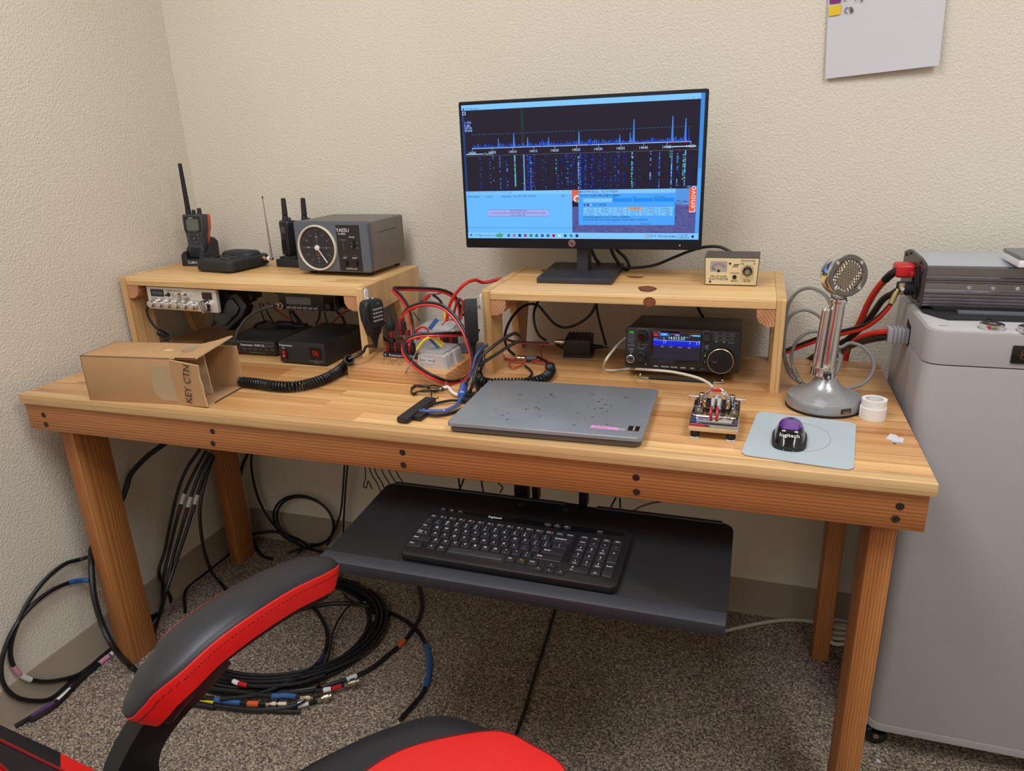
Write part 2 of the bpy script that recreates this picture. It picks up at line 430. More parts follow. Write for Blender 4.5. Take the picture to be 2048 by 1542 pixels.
# ================================================================ workbench
TOP = wood('bench_top_boards', 0, (240, 200, 142), (196, 140, 86), off=(0, .0, .05), rings=13, dist=4.5, rough=.34, plank=.118, dark2=(205, 165, 125), coat=.15, contrast=.4)
EDGE = wood('pale_pine_edging', 0, (238, 204, 150), (206, 166, 112), off=(0, .05, .03), rings=40, dist=1.2, rough=.5, contrast=.4)
FIRX = wood('fir_board_along_x', 0, (206, 140, 82), (138, 76, 36), off=(0, .01, .14), rings=50, dist=1.2, rough=.5)
FIRY = wood('fir_board_along_y', 1, (200, 136, 80), (138, 76, 36), off=(.01, 0, .14), rings=50, dist=1.2, rough=.5)
FIRZ = wood('fir_board_along_z', 2, (210, 144, 82), (146, 84, 40), off=(.10, .05, 0), rings=62, dist=1.0, rough=.5)
desk = thing('desk', 'long wooden workbench with planked top and reddish fir frame against the beige wall', 'desk', (0, 0, 0))
m = MB(); m.box(0, 1.804, -.672, -.095, .741, H, TOP, .0015); m.build('desktop', desk, centre=True)
m = MB(); m.box(0, 1.804, -.700, -.6722, .741, H, EDGE, .0015); m.build('front_edging', desk, centre=True, label='pale pine strip along the front edge')
m = MB(); m.box(-.001, 1.798, -.690, -.653, .676, .7405, FIRX, .0015); ap = m.build('front_apron', desk, centre=True)
for px, py in [(87, 830), (92, 849), (425, 863), (426, 887), (805, 905), (807, 930), (1272, 955), (1273, 984), (1800, 1013), (1791, 1038)]:
    p = on_y(px, py, -.6902); q = MB()
    q.M = T(p.x, p.y-.0004, p.z) @ FR
    q.disc(0, 0, .0062, 0, mat('screw_hole_shade', (54, 30, 18), .9), None, 16); q.disc(.0003, -.0006, .0044, .0002, mat('screw_head', (66, 58, 52), .4, metal=.6), None, 14); q.rect(-.0022, .0022, -.001, 0, .0004, RUB); q.rect(-.0006, .0006, -.0028, .0018, .0004, RUB)  # flat dark disc: shade inside the countersunk hole, put into the colour
    q.v = [v-ap.location for v in q.v]
    q.build('screw', ap)
m = MB(); m.box(0.0, 1.80, -.135, -.098, .655, .7405, FIRX, .0015); m.build('rear_apron', desk, centre=True)
for x0, x1 in ((-.001, .034), (1.765, 1.798)):
    m = MB(); m.box(x0, x1, -.6525, -.136, .676, .7405, FIRY, .0015); m.build('side_apron', desk, centre=True)
for x0, y0, zt in ((.0345, -.652, .7405), (1.7325, -.652, .7405), (-.001, -.172, .675), (1.7345, -.158, .654)):
    y1 = -.563 if y0 < -.5 else (-.0985 if y0 < -.16 else -.0985)
    zt = .7405 if y0 < -.5 else .6545
    m = MB(); m.box(x0, x0+.038, y0, y1, 0, zt, FIRZ, .0025); m.build('leg', desk, centre=True)
for x0, s in ((.0375, 1), (1.734, -1)):
    m = MB(); m.prism([(x0, .655), (x0+s*.105, .655), (x0, .56)][::s], 0, .036, FIRX, M=T(0, -.098, 0) @ FR); m.build('corner_brace', desk, centre=True)

# ================================================================ two shelf risers
PINX = wood('pine_board_along_x', 0, (244, 208, 150), (214, 166, 106), off=(0, .03, .035), rings=14, dist=3.0, rough=.42, contrast=.45, dark2=(236, 212, 176))
PINZ = wood('pine_upright', 2, (242, 206, 150), (210, 164, 106), off=(.05, .16, 0), rings=34, dist=1.2, rough=.45, contrast=.45)
BLOCKW = wood('end_grain_block', 1, (222, 168, 122), (142, 82, 54), off=(.05, 0, .03), rings=56, dist=.4, rough=.6)
KNOT = mat('pine_knot', (128, 66, 36), .55, var=.35, vs=160)
KNOTR = mat('pine_knot_ring', (84, 44, 26), .6, var=.2, vs=200)
def riser(name, label, x0, x1, yf, yb, zt, tilt=0.0, t=.0205, tp=.0175, rearw=.035, fw=.072, knots=()):
    """zt is the top height at x0, the top falls by `tilt` per metre"""
    e = thing(name, label, 'shelf', (x0, yf, H), group='pine shelf risers on the bench')
    Hh = zt-H; D = yb-yf; Z = lambda x: Hh-tilt*x
    W = x1-x0
    # side panels: front leg, top rail, slanted rear leg cut from one board
    for s, xa in ((0, 0), (1, W-tp)):
        h = Z(xa)
        poly = [(0, 0), (fw, 0), (fw+.004, h-.068), (D-.125, h-.064), (D-.085, 0), (D-.050, 0), (D-.012, h*.6), (D, h-.004), (D-.004, h), (.003, h), (0, h-.003)]
        q = MB(); q.prism(poly, 0, tp, PINZ, M=T(xa, 0, 0) @ RX); q.build('side_panel', e, centre=True)
    q = MB(); q.M = Matrix(((1, 0, 0, 0), (0, 1, 0, 0), (-tilt, 0, 1, 0), (0, 0, 0, 1)))
    q.box(tp+.0002, W-tp-.0002, .0005, D-.003, Hh-t, Hh-.0004, PINX, .0012)
    for kx, ky, rx, ry, rot in knots:
        for rr, mm, dz in ((1.0, KNOTR, .0003), (.86, KNOT, .0005)):
            q.add([(kx+math.cos(a)*rx*rr*(1+.12*math.sin(3*a)), ky+math.sin(a)*ry*rr+rot*math.cos(a)*rx, Hh-.0004+dz) for a in [2*PI*i/20 for i in range(20)]], [tuple(range(20))], mm)
            if ky < .09: q.add([(kx+.014+math.cos(a)*.0125*rr, .0005-dz, Hh-t*.5-.004+math.sin(a)*.0105*rr) for a in [2*PI*i/20 for i in range(20)]], [tuple(range(20))], mm)
    q.build('shelf_board', e, centre=True)
    for s in (0, 1):
        xa = tp+.0004 if s == 0 else W-tp-.0004; sg = 1 if s == 0 else -1; h = Z(xa)-t-.0008
        R = .0345
        poly = [(xa, h), (xa+sg*R, h), (xa+sg*R*.98, h-R*.45), (xa+sg*R*.8, h-R*.78), (xa+sg*R*.45, h-R*.98), (xa, h-R)]
        q = MB(); q.prism(poly[::-1] if sg > 0 else poly, -(D-.02), -.002, BLOCKW, M=FR); q.build('corner_block', e, centre=True)
    return e
LZ = lambda x: .957-.0143*(x+.0225)        # top of the left riser
RZT = .951
riser('shelf_riser', 'left pine shelf riser carrying the handheld radios and rotator box', -.0225, .683, -.345, -.045, .957, tilt=.0143)
riser('shelf_riser', 'right knotty pine shelf riser carrying the monitor and wattmeter', .9745, 1.5915, -.345, -.045, RZT,
      knots=((.345, .062, .0195, .030, -.35), (.30, .19, .02, .012, -.1), (.085, .245, .022, .017, 0)))

# ================================================================ on the left riser
# ---- rotator controller
ROTM = mat('slate_front_panel', (88, 92, 100), .45, var=.04); ROTC = mat('taupe_case_paint', (116, 108, 100), .55, var=.04)
DIALB = mat('dark_dial_face', (40, 38, 46), .35); RIM = mat('cream_dial_rim', (214, 205, 185), .3); PNLB = mat('dark_insert_panel', (34, 30, 30), .5)
DIALO = mat('orange_dial_print', (140, 80, 52), .6)
p = Vector((.4325, -.2185, LZ(.44)))
e = thing('rotator_controller', 'grey desktop control box with a round compass dial and white needle', 'radio equipment', p, -.045)
m = MB(); m.box(.002, .212, .012, .178, .009, .131, ROTC, .005)
for v in range(6): m.box(.2121, .2123, .05+v*.016, .058+v*.016, .1, .103, BLK)
m.build('case', e)
m = MB(); m.prism(rrect(.214, .124, .008, 5, .107, .071), -.0125, .0, ROTM, bev=.003, M=FR); m.build('front_panel', e)
m = MB(); D = FR @ T(.0655, .068, .0005)
m.lathe([(0, .0006), (.0515, .0006), (.0515, 0)][::-1], DIALB, 48, M=D)
for k in range(72):
    a = 2*PI*k/72; r0 = .043 if k % 6 else .040
    m.add([(math.cos(a+d)*r, math.sin(a+d)*r, .0009) for r, d in ((r0, -.006), (r0, .006), (.046, .006), (.046, -.006))], [(3, 2, 1, 0)], DIALO if k % 6 else LEGG, D)
for k in range(12):
    a = PI/2-2*PI*k/12; m.text(str((k*30+90*0) % 360), math.cos(a)*.0345, math.sin(a)*.0345, .0052, LEGG, .0009, D)
for t, a in (('N', PI/2), ('E', 0), ('S', -PI/2), ('W', PI)): m.text(t, math.cos(a)*.0265, math.sin(a)*.0265, .006, LEG, .0009, D)
for a in (0, PI/2, PI, 1.5*PI):
    m.add([(math.cos(a)*r-math.sin(a)*d, math.sin(a)*r+math.cos(a)*d, .0009) for r, d in ((.005, -.0004), (.023, -.0004), (.023, .0004), (.005, .0004))], [(0, 1, 2, 3)], LEGG, D)
m.text('YAESU', 0, -.013, .005, DIALO, .0009, D); m.text('ROTATOR', 0, -.019, .004, DIALO, .0009, D)
dial = m.build('compass_dial', e)
m = MB(); m.lathe([(.0515, 0), (.0515, .005), (.0535, .006), (.0555, .005), (.056, 0)][::-1], RIM, 56, M=D); m.build('dial_rim', e, label='cream ring around the dial')
m = MB(); a = -PI*.305; NM = D @ Matrix.Rotation(a, 4, 'Z')
m.prism([(.006, -.0013), (.044, -.0013), (.044, .0013), (.006, .0013)], .0022, .003, WHT, M=NM)
m.lathe([(.0065, 0), (.0065, .004), (.003, .0045), (.003, .006), (0, .006)], WHT, 20, M=D); m.build('needle', e, label='white needle pointing lower right')
m = MB(); P = FR @ T(.124, .012, .0003)
m.rect(0, .066, 0, .112, 0, PNLB, P)
m.text('YAESU', .019, .099, .0125, LEG, .0004, P); m.text('G-450A', .016, .0905, .0065, LEG, .0004, P)
m.text('OVERLAP', .017, .076, .0045, LEGG, .0004, P); m.rect(.0168, .0174, .050, .071, .0004, LEGG, P)
m.text('POWER', .043, .083, .0048, LEG, .0004, P); m.text('ON', .057, .069, .004, LEGG, .0004, P); m.text('OFF', .057, .057, .004, LEGG, .0004, P)
m.text('LEFT', .018, .0325, .005, LEG, .0004, P); m.text('RIGHT', .046, .0325, .005, LEG, .0004, P); m.text('CONTROLLER', .033, .006, .005, LEG, .0004, P)
for u in (.018, .046): m.tube([P @ Vector((u+.006*math.cos(b), .036+.003*math.sin(b), .0004)) for b in [PI*i/8 for i in range(9)]], .0002, LEGG, 4)
m.build('control_panel', e)
m = MB(); m.prism(rrect(.012, .017, .001, 2, .043, .066), 0, .004, BLKG, M=P, bev=.001); m.text('I', .043, .069, .004, LEG, .0045, P); m.text('O', .043, .061, .004, LEG, .0045, P); m.build('power_switch', e)
for u in (.018, .046):
    m = MB(); m.prism(rrect(.014, .013, .001, 2, u, .0195), 0, .0055, BLKG, M=P, bev=.0015); m.build('direction_switch', e)
for x, y in ((.022, .03), (.192, .03), (.022, .16), (.192, .16)):
    m = MB(); m.cyl((x, y, 0), (x, y, .0092), .0075, RUB); m.build('foot', e)

# ---- orange-backed marine handheld in its charging cradle
p = Vector((.026, -.175, LZ(.05)))
e = thing('charging_cradle', 'black charging cradle holding the tall handheld radio by the wall corner', 'charger', p, .16)
m = MB()
m.prism(rrect(.072, .082, .014, 5, .036, .041), 0, .018, BLK2, bev=.004, taper=.97)
m.prism([(0, .0), (.072, .0), (.070, .030), (.062, .0385), (.058, .0385), (.054, .018), (.018, .018), (.014, .0385), (.010, .0385), (.002, .030)], -.012, -.002, BLK2, M=FR, bev=.002)
m.prism([(.002, .015), (.070, .015), (.072, .055), (.064, .066), (.05, .07), (.022, .07), (.008, .066), (0, .055)], -.08, -.068, BLK2, M=FR, bev=.003)
for x0, x1 in ((.0005, .007), (.065, .0715)): m.prism([(.006, .015), (.076, .015), (.078, .06), (.062, .068), (.03, .036), (.008, .03)], x0, x1, BLK2, M=RX, bev=.001)
m.text('Cobra', .036, .010, .011, LEG, .0022, FR)
m.build('cradle_body', e)
p2 = p+Vector((.004, .0, 0))
e = thing('handheld_radio', 'tall charcoal handheld radio with orange back and long antenna standing in the cradle', 'radio', M=T(p.x, p.y, p.z) @ RZ(.16) @ T(.036, .022, .0195) @ RXa(-.10))
out = [(-.021, 0), (.021, 0), (.0235, .02), (.0225, .045), (.0245, .062), (.029, .075), (.0305, .110), (.0285, .117), (-.0285, .117), (-.0305, .110), (-.029, .075), (-.0245, .062), (-.0225, .045), (-.0235, .02)]
m = MB(); m.prism(out, -.026, .002, CHAR, M=FR, bev=.004)
for k in range(5): m.box(-.018+.001*k, .018-.001*k, -.0065, -.0015, .006+k*.005, .0085+k*.005, DGREY, .001)
m.build('body', e)
m = MB(); m.prism([(x*.99, .012+z*.9) for x, z in out], -.040, -.0262, ORANGE, M=FR, bev=0); m.build('back_shell', e, label='orange battery back')
m = MB(); m.prism(rrect(.048, .042, .004, 4, 0, .090), 0, .0035, BLKG, M=FR, bev=.001); m.rect(-.018, .018, .074, .1035, .0036, LCD, FR); m.text('Cobra', -.004, .107, .0055, LEG, .0038, FR)
m.text('DSC  FLOATING', 0, .0715, .0034, LEGG, .0038, FR); m.build('display', e)
m = MB(); m.prism(rrect(.040, .030, .003, 3, 0, .052), .0018, .0034, DGREY, M=FR)
for u, v in ((-.013, .062), (.013, .062), (-.014, .052), (.014, .052), (-.012, .042), (.004, .042)): m.prism(rrect(.008, .005, .0015, 2, u, v), .0034, .0042, BLK, M=FR); m.rect(u-.002, u+.002, v-.001, v+.001, .0043, LEGG, FR)
m.disc(0, .052, .0065, .0036, BLK, FR); m.rect(-.002, .002, .050, .054, .0038, LEGG, FR); m.build('keypad', e)
m = MB(); m.cyl((-.018, .013, .115), (-.0185, .013, .135), .0075, RUB, .0068); m.cyl((-.0185, .013, .135), (-.026, .013, .252), .0066, RUB, .005, bev=.001); m.build('antenna', e)
for x, r, h in ((-.002, .0055, .010), (.015, .0065, .014)):
    m = MB(); m.cyl((x, .013, .116), (x, .013, .119+h), r, BLK, r*.85, bev=.001); m.build('knob', e)

# ---- flat table-top scanner / hailing set
p = on_z(394, 543, LZ(.13)); p.x -= .006; p.z = LZ(.12)+.0002
DIR = on_z(470, 549, LZ(.25))-p; ang = math.atan2(DIR.y, DIR.x)
e = thing('tabletop_radio', 'flat black rounded radio with a telescopic whip lying in front of the cradle', 'radio', (p.x, p.y, p.z), ang)
m = MB()
prof = rrect(.128, .150, .02, 6, .064, .075)
m.prism(prof, .004, .030, BLK2, bev=.007, seg=3)
m.prism(rrect(.108, .062, .024, 6, .064, .106), .029, .041, BLK2, bev=.009, seg=3, taper=.96)
m.prism(rrect(.116, .138, .015, 4, .064, .075), 0, .005, BLK)
for k in range(7): m.box(.018, .070-.002*k, .045+k*.0042, .0468+k*.0042, .0298, .0304, BLKG)
m.text('COMMUNICATION', .045, .018, .0055, LEGG, .0304); m.build('body', e)
for x, y, w_, d_ in ((.085, .030, .032, .015), (.092, .050, .03, .013), (.060, .060, .028, .012), (.098, .066, .026, .012)):
    m = MB(); m.prism([(x+w_/2*math.cos(2*PI*i/16), y+d_/2*math.sin(2*PI*i/16)) for i in range(16)], .029, .033, BLK, bev=.0015); m.rect(x-.006, x+.006, y-.001, y+.001, .0334, LEGG); m.build('button', e)
m = MB(); A = [(.128, .118, .020), (.140, .118, .020), (.148, .118, .020), (.152, .118, .020), (.163, .118, .020)]
m.cyl(A[0], A[1], .0055, NICKEL, n=14); m.cyl((.1335, .118, .02), (.137, .118, .02), .0075, NICKEL, n=12); m.cyl(A[1], A[2], .0042, NICKEL, n=12); m.cyl((.1475, .118, .02), (.154, .118, .02), .0065, WHT, n=12); m.cyl(A[3], A[4], .0035, STEEL, n=12); m.build('antenna_jack', e)
m = MB(); b0 = Vector((.160, .118, .020)); b1 = b0+Vector((-.012, .010, .160))
m.cyl(b0+Vector((0, 0, -.004)), b0+(b1-b0)*.25, .0026, STEEL, n=10); m.cyl(b0+(b1-b0)*.25, b0+(b1-b0)*.6, .0021, STEEL, n=10); m.cyl(b0+(b1-b0)*.6, b1, .0015, STEEL, n=10); m.cyl(b1-Vector((0, 0, .003)), b1+Vector((0, 0, .001)), .0024, BLK, n=10); m.build('telescopic_antenna', e)

# ---- walkie-talkies in the double charger
p = on_z(552, 533, LZ(.31)); p.z = LZ(.33)
e = thing('double_charger', 'black two-bay charger partly hidden behind the rotator box', 'charger', p, -.10)
m = MB(); m.prism(rrect(.125, .055, .006, 4, .0625, .0275), 0, .020, BLK2, bev=.003)
for x in (.034, .094): m.prism(rrect(.054, .042, .006, 4, x, .029), .0199, .026, BLK2, bev=.002)
m.text('CHARGER', .095, .008, .006, LEGG, .0005, FR); m.build('charger_body', e)
for k, (x, lab, lean) in enumerate(((.026, 'black walkie-talkie in the near left bay of the double charger', -.02), (.084, 'second black walkie-talkie mostly hidden behind the rotator box', .01))):
    e = thing('walkie_talkie', lab, 'radio', M=T(p.x, p.y, p.z+.0265) @ RZ(-.5) @ T(x*.95-.016, .029+x*.45, 0) @ RY(lean) @ RXa(-.06), group='pair of walkie-talkies in the charger')
    o2 = [(-.018, 0), (.018, 0), (.0205, .02), (.0195, .055), (.024, .075), (.0245, .086), (.020, .092), (-.020, .092), (-.0245, .086), (-.024, .075), (-.0195, .055), (-.0205, .02)]
    m = MB(); m.prism(o2, -.017, .014, BLK, M=FR, bev=.005, seg=3)
    for q in range(5): m.box(-.012, .012, -.0146, -.0138, .014+q*.006, .0165+q*.006, BLKG)
    m.rect(-.011, .011, .060, .076, .0142, LCDB, FR); m.build('body', e)
    m = MB(); m.cyl((-.009, 0, .090), (-.009, 0, .104), .0095, BLK, .0075, n=16); m.cyl((-.009, 0, .104), (-.011, 0, .150), .0075, BLK, .0062, n=16, bev=.002); m.build('antenna', e)
    m = MB(); m.cyl((.011, 0, .090), (.011, 0, .1), .006, BLK2, .005, n=14); m.build('knob', e)

# ================================================================ under the left riser
# ---- chrome-faced CB transceiver
a0 = on_y(295, 572, -.335); b0 = on_y(434, 580, -.335)
wcb = (b0-a0).length
e = thing('cb_radio', 'chrome-faced radio with a row of knobs hung under the left riser', 'radio', M=frame(on_y(299, 617, -.335), b0-a0, (0, 0, 1)))
FACE = mat('satin_silver_face', (214, 208, 196), .38, metal=.35, var=.03)
Hc = .058
m = MB(); m.box(.004, wcb-.004, .002, Hc-.002, -.185, -.012, BLKM, .002)
for k in range(14): m.box(wcb-.0041, wcb-.0036, .008, Hc-.012, -.03-k*.009, -.026-k*.009, BLK)
m.build('case', e)
m = MB(); m.prism(rrect(wcb, Hc, .0015, 2, wcb/2, Hc/2), -.012, -.002, FACE, bev=.0008); m.prism(rrect(wcb-.008, Hc-.009, .001, 2, wcb/2, Hc/2), -.002, -.0012, FACE)
m.text('Cobra', .072, .0505, .0075, INK, -.0009); m.text('TRANSCEIVER', .098, .050, .0045, INK, -.0009)
for k, t in enumerate(('DYNAMIKE', 'VOLUME', 'SQUELCH', 'RF GAIN', 'CLARIFIER', 'VOICE LOCK')): m.text(t, .021+k*.0258, .0275, .0042, INK, -.0009)
m.text('AM USB LSB', .125, .0315, .004, INK, -.0009); m.build('face_plate', e)
m = MB(); m.prism(rrect(.040, .018, .0008, 1, .034, .043), -.0015, .0006, BLK); m.prism(rrect(.032, .0085, .0005, 1, .035, .043), .0006, .0009, LCDB); m.build('signal_meter', e)
m = MB(); m.prism(rrect(.028, .0175, .001, 1, wcb-.0265, .0425), -.0015, .0012, mat('dark_red_window', (42, 18, 22), .15)); m.build('channel_window', e)
for k, x in enumerate((.069, .088)):
    m = MB(); m.lathe([(.0055, -.0015), (.0055, 0), (.003, .0005), (.002, .010), (0, .0105)], CHROME if k else BLK, 16, M=T(x, .040, 0)); m.build('toggle_switch', e)
for x in (.107, .126):
    m = MB(); m.lathe([(.0068, -.0015), (.0068, .004), (.0058, .006), (.0055, .013), (0, .0135)], CHROME, 18, M=T(x, .040, 0)); m.build('small_knob', e)
for k in range(6):
    m = MB(); m.lathe([(.0098, -.0015), (.0098, .002), (.0078, .005), (.0092, .012), (.0088, .016), (.006, .0175), (0, .0175)], CHROME, 22, M=T(.019+k*.0258, .0158, 0)); m.build('knob', e)
m = MB(); K = T(wcb-.030, .0175, 0); m.lathe([(.0155, -.0015), (.0155, .006), (.0145, .009), (.0135, .0165), (0, .0165)], CHROME, 30, M=K); m.box(-.0155, .0155, -.0045, .0045, .010, .022, STEEL, .001, M=K @ Matrix.Rotation(1.9, 4, 'Z')); m.build('channel_knob', e)
m = MB(); m.box(-.004, .0032, .0, Hc-.004, -.15, -.05, BLKM); m.box(wcb-.0032, wcb+.004, .0, Hc-.004, -.15, -.05, BLKM); m.build('mounting_bracket', e)
# its cord hanging down behind the carton
pts = [on_y(297, 605, -.325), on_y(294, 625, -.33), on_y(305, 648, -.335), on_y(325, 668, -.34)]
cable('microphone_cable', 'short black cord hanging from the chrome radio down behind the carton', 'cable', pts, .0032, seg=8)
m = MB(); m.coil([on_y(318, 665, -.345), on_y(332, 672, -.35), on_y(334, 682, -.355)], .007, .0022, CBL, 6); tag(m.build('coiled_cable'), 'few turns of black coiled cord behind the carton top', 'cable')

# ---- big hand microphone hanging in front
c = on_y(465, 622, -.30)
up = (on_y(494, 592, -.29)-on_y(440, 655, -.315)).normalized()
e = thing('hand_microphone', 'large black angular hand microphone hanging beside the chrome radio', 'microphone', M=frame(c, Vector((up.z, -.15, -up.x)), up))
o2 = [(-.022, -.050), (.016, -.054), (.030, -.040), (.034, .020), (.024, .046), (-.020, .048), (-.032, .026), (-.034, -.036)]
m = MB(); m.prism(o2, -.018, .012, BLK, bev=.005, seg=3); m.prism([(x*.72, z*.72-.004) for x, z in o2], .0118, .019, BLKG, bev=.003); m.rect(-.007, .004, -.042, -.026, .0125, LEGG); m.rect(-.0062, .0032, -.0412, -.0268, .0127, BLK)
m.build('body', e)
m = MB(); m.box(-.034, -.041, -.020, .022, -.010, .008, BLK2, .003); m.build('talk_button', e)
m = MB(); m.lathe([(.0055, 0), (.005, -.012), (.0036, -.024), (0, -.024)][::-1], RUB, 14, M=T(-.016, -.050, -.003) @ RXa(-PI/2)); m.build('strain_relief', e)
m = MB(); m.box(-.009, .009, .045, .060, -.020, -.014, BLKM, .001); m.build('hanger_button', e)
cable('microphone_cable', 'black cord leaving the lower end of the angular hand microphone', 'cable', [on_y(433, 664, -.315), on_y(424, 672, -.32), on_y(416, 678, -.325), on_y(405, 690, -.33)], .0028)

# ---- mobile radio under the riser
a0 = on_y(557, 589, -.295); b0 = on_y(671, 594, -.295); wm = (b0-a0).length
e = thing('mobile_radio', 'black mobile radio with a dim display and button row under the left riser', 'radio', M=frame(on_y(559.5, 618, -.295), b0-a0, (0, 0, 1)))
hm = (on_y(556, 588, -.295)-on_y(559.5, 618, -.295)).length+.004
m = MB(); m.box(.004, wm-.004, .002, hm-.002, -.17, -.012, BLKM, .002); m.build('case', e)
m = MB(); m.prism(rrect(wm, hm, .004, 3, wm/2, hm/2), -.014, 0, BLK, bev=.002); m.prism(rrect(.028, hm-.008, .003, 3, wm-.018, hm/2-.001), 0, .0015, BLKG)
m.text('DUAL BAND', .030, hm-.0026, .0034, LEGO, .0004)
for k in range(6): m.rect(.030+k*.0155, .035+k*.0155, .0105, .0115, .0004, LEGG)
m.build('front_panel', e)
m = MB(); m.prism(rrect(.070, .0185, .002, 2, .058, .0235), 0, .001, mat('blue_grey_lcd', (104, 116, 120), .25, coat=.2)); m.build('display', e)
for k in range(6):
    m = MB(); m.prism(rrect(.0115, .0052, .001, 2, .028+k*.0152, .0055), 0, .002, mat('pale_grey_key', (150, 150, 152), .5), bev=.0006); m.rect(.025+k*.0152, .031+k*.0152, .005, .006, .0022, BLK); m.build('key', e)
m = MB(); m.lathe([(.0075, 0), (.0075, .007), (.006, .008), (0, .008)], BLK2, 18, M=T(wm-.018, .0135, .0015)); m.build('knob', e)
m = MB(); m.prism([(wm+.002, hm+.004), (wm+.04, hm+.004), (wm+.03, .006), (wm+.002, .0)][::-1], -.12, -.03, BLKM); m.box(-.03, -.002, hm-.012, hm+.004, -.12, -.03, BLKM); m.box(-.03, wm+.04, hm+.004, hm+.006, -.12, -.03, BLKM); m.build('mounting_bracket', e)
c0 = on_y(563, 612, -.297); cd_ = (on_y(552, 611, -.315)-c0).normalized()
m = MB(); m.cyl(c0-cd_*.004, c0+cd_*.006, .0088, NICKEL, n=20, bev=.001); m.cyl(c0+cd_*.006, c0+cd_*.016, .0062, NICKEL, n=16, bev=.001)
pts = [c0+cd_*.014, on_y(540, 613, -.325), on_y(515, 622, -.33), on_y(492, 638, -.335), on_y(478, 658, -.342), on_y(470, 676, -.35), on_y(467, 684, -.352)]
m2 = MB(); m2.tube(crom(pts, 8), .0036, mat('dark_grey_cable', (52, 52, 54), .45), 8)
o = tag(m2.build('microphone_lead'), 'dark grey lead curving from the silver jack of the mobile radio', 'cable')
m.v = [v-o.location for v in m.v]; m.build('jack_plug', o, label='silver round jack plug')

# ---- terminal node controller
a0 = Vector((.255, -.3275, H)); b0 = Vector((.4125, -.3275, H))
e = thing('modem_box', 'low black box with white lettering behind the carton', 'radio equipment', a0+Vector((0, 0, .0)), 0)
m = MB(); m.box(0, .157, .004, .165, .003, .039, BLKM, .001)
for x, y in ((.02, .155), (.10, .155), (.02, .02), (.10, .02)): m.disc(x, y, .0028, .0392, BLK, n=12)
m.build('case', e)
m = MB(); m.box(.001, .156, 0, .004, .003, .0385, BLK, .0005)
m.text('Kantronics  KAM XL', .088, .0265, .0085, LEG, .0004, FR); m.rect(.125, .152, .0285, .0292, .0004, LEGG, FR); m.rect(.125, .149, .0245, .0252, .0004, LEGG, FR); m.rect(.02, .153, .0345, .0352, .0004, LEGG, FR)
for k, t in enumerate(('Xmit', 'Rcv', 'Conn', 'Sta', 'Mail', 'Power')): m.text(t, .062+k*.0165, .0165, .0042, LEGG, .0004, FR); m.disc(.062+k*.0165, .0115, .0013, .0004, mat('unlit_led', (70, 30, 26), .3), FR, 10)
m.rect(.075, .125, .007, .0076, .0004, LEGG, FR); m.build('front_panel', e)
for x, y in ((.012, .012), (.145, .012), (.012, .15), (.145, .15)): m = MB(); m.cyl((x, y, 0), (x, y, .0032), .005, RUB, n=12); m.build('foot', e)

# ---- switching power supply
p = on_z(562.8, 725.5, H); q = on_z(654.4, 733.6, H); wv = (q-p).length
e = thing('power_supply', 'black power supply box with a lit red rocker switch and red digits', 'power supply', p, math.atan2(q.y-p.y, q.x-p.x))
m = MB(); m.box(0, wv, .001, .185, .003, .0555, BLKM, .0008)
for k in range(9): m.box(wv-.0003, wv+.0004, .02, .165, .010+k*.0045, .0122+k*.0045, BLK)
m.build('case', e)
m = MB(); m.box(.001, wv-.001, -.002, .0012, .004, .0555, BLK2, .0005); P = FR @ T(0, 0, .0021)
m.text('Powerwerx', .022, .046, .0078, LEG, .0003, P); m.text('ON', .0135, .0385, .0045, LEG, .0003, P); m.text('OFF', .016, .0095, .004, LEGG, .0003, P)
m.text('Switching Power Supply', .105, .0125, .0042, LEGG, .0003, P); m.text('SS-30DV', .105, .008, .0042, LEGG, .0003, P); m.build('front_panel', e)
m = MB(); m.prism(rrect(.014, .024, .001, 2, .0155, .0235), .002, .004, BLKG, M=FR); m.prism(rrect(.009, .018, .001, 2, .0155, .0245), .004, .006, emit((205, 38, 34), .3), M=FR, bev=.001); m.text('O', .0155, .020, .006, LEG, .0062, FR); m.text('I', .0155, .029, .006, LEG, .0062, FR); m.build('rocker_switch', e, label='lit red rocker switch')
m = MB(); m.prism(rrect(.032, .027, .001, 2, .105, .032), .002, .004, BLKG, M=FR)
m.text('06', .106, .032, .019, emit((225, 36, 28), .6), .0043, FR, sx=.9); m.build('digital_meter', e, label='red digit meter')
for x, y in ((.01, .012), (wv-.01, .012), (.01, .17), (wv-.01, .17)): m = MB(); m.cyl((x, y, 0), (x, y, .0032), .005, RUB, n=12); m.build('foot', e)

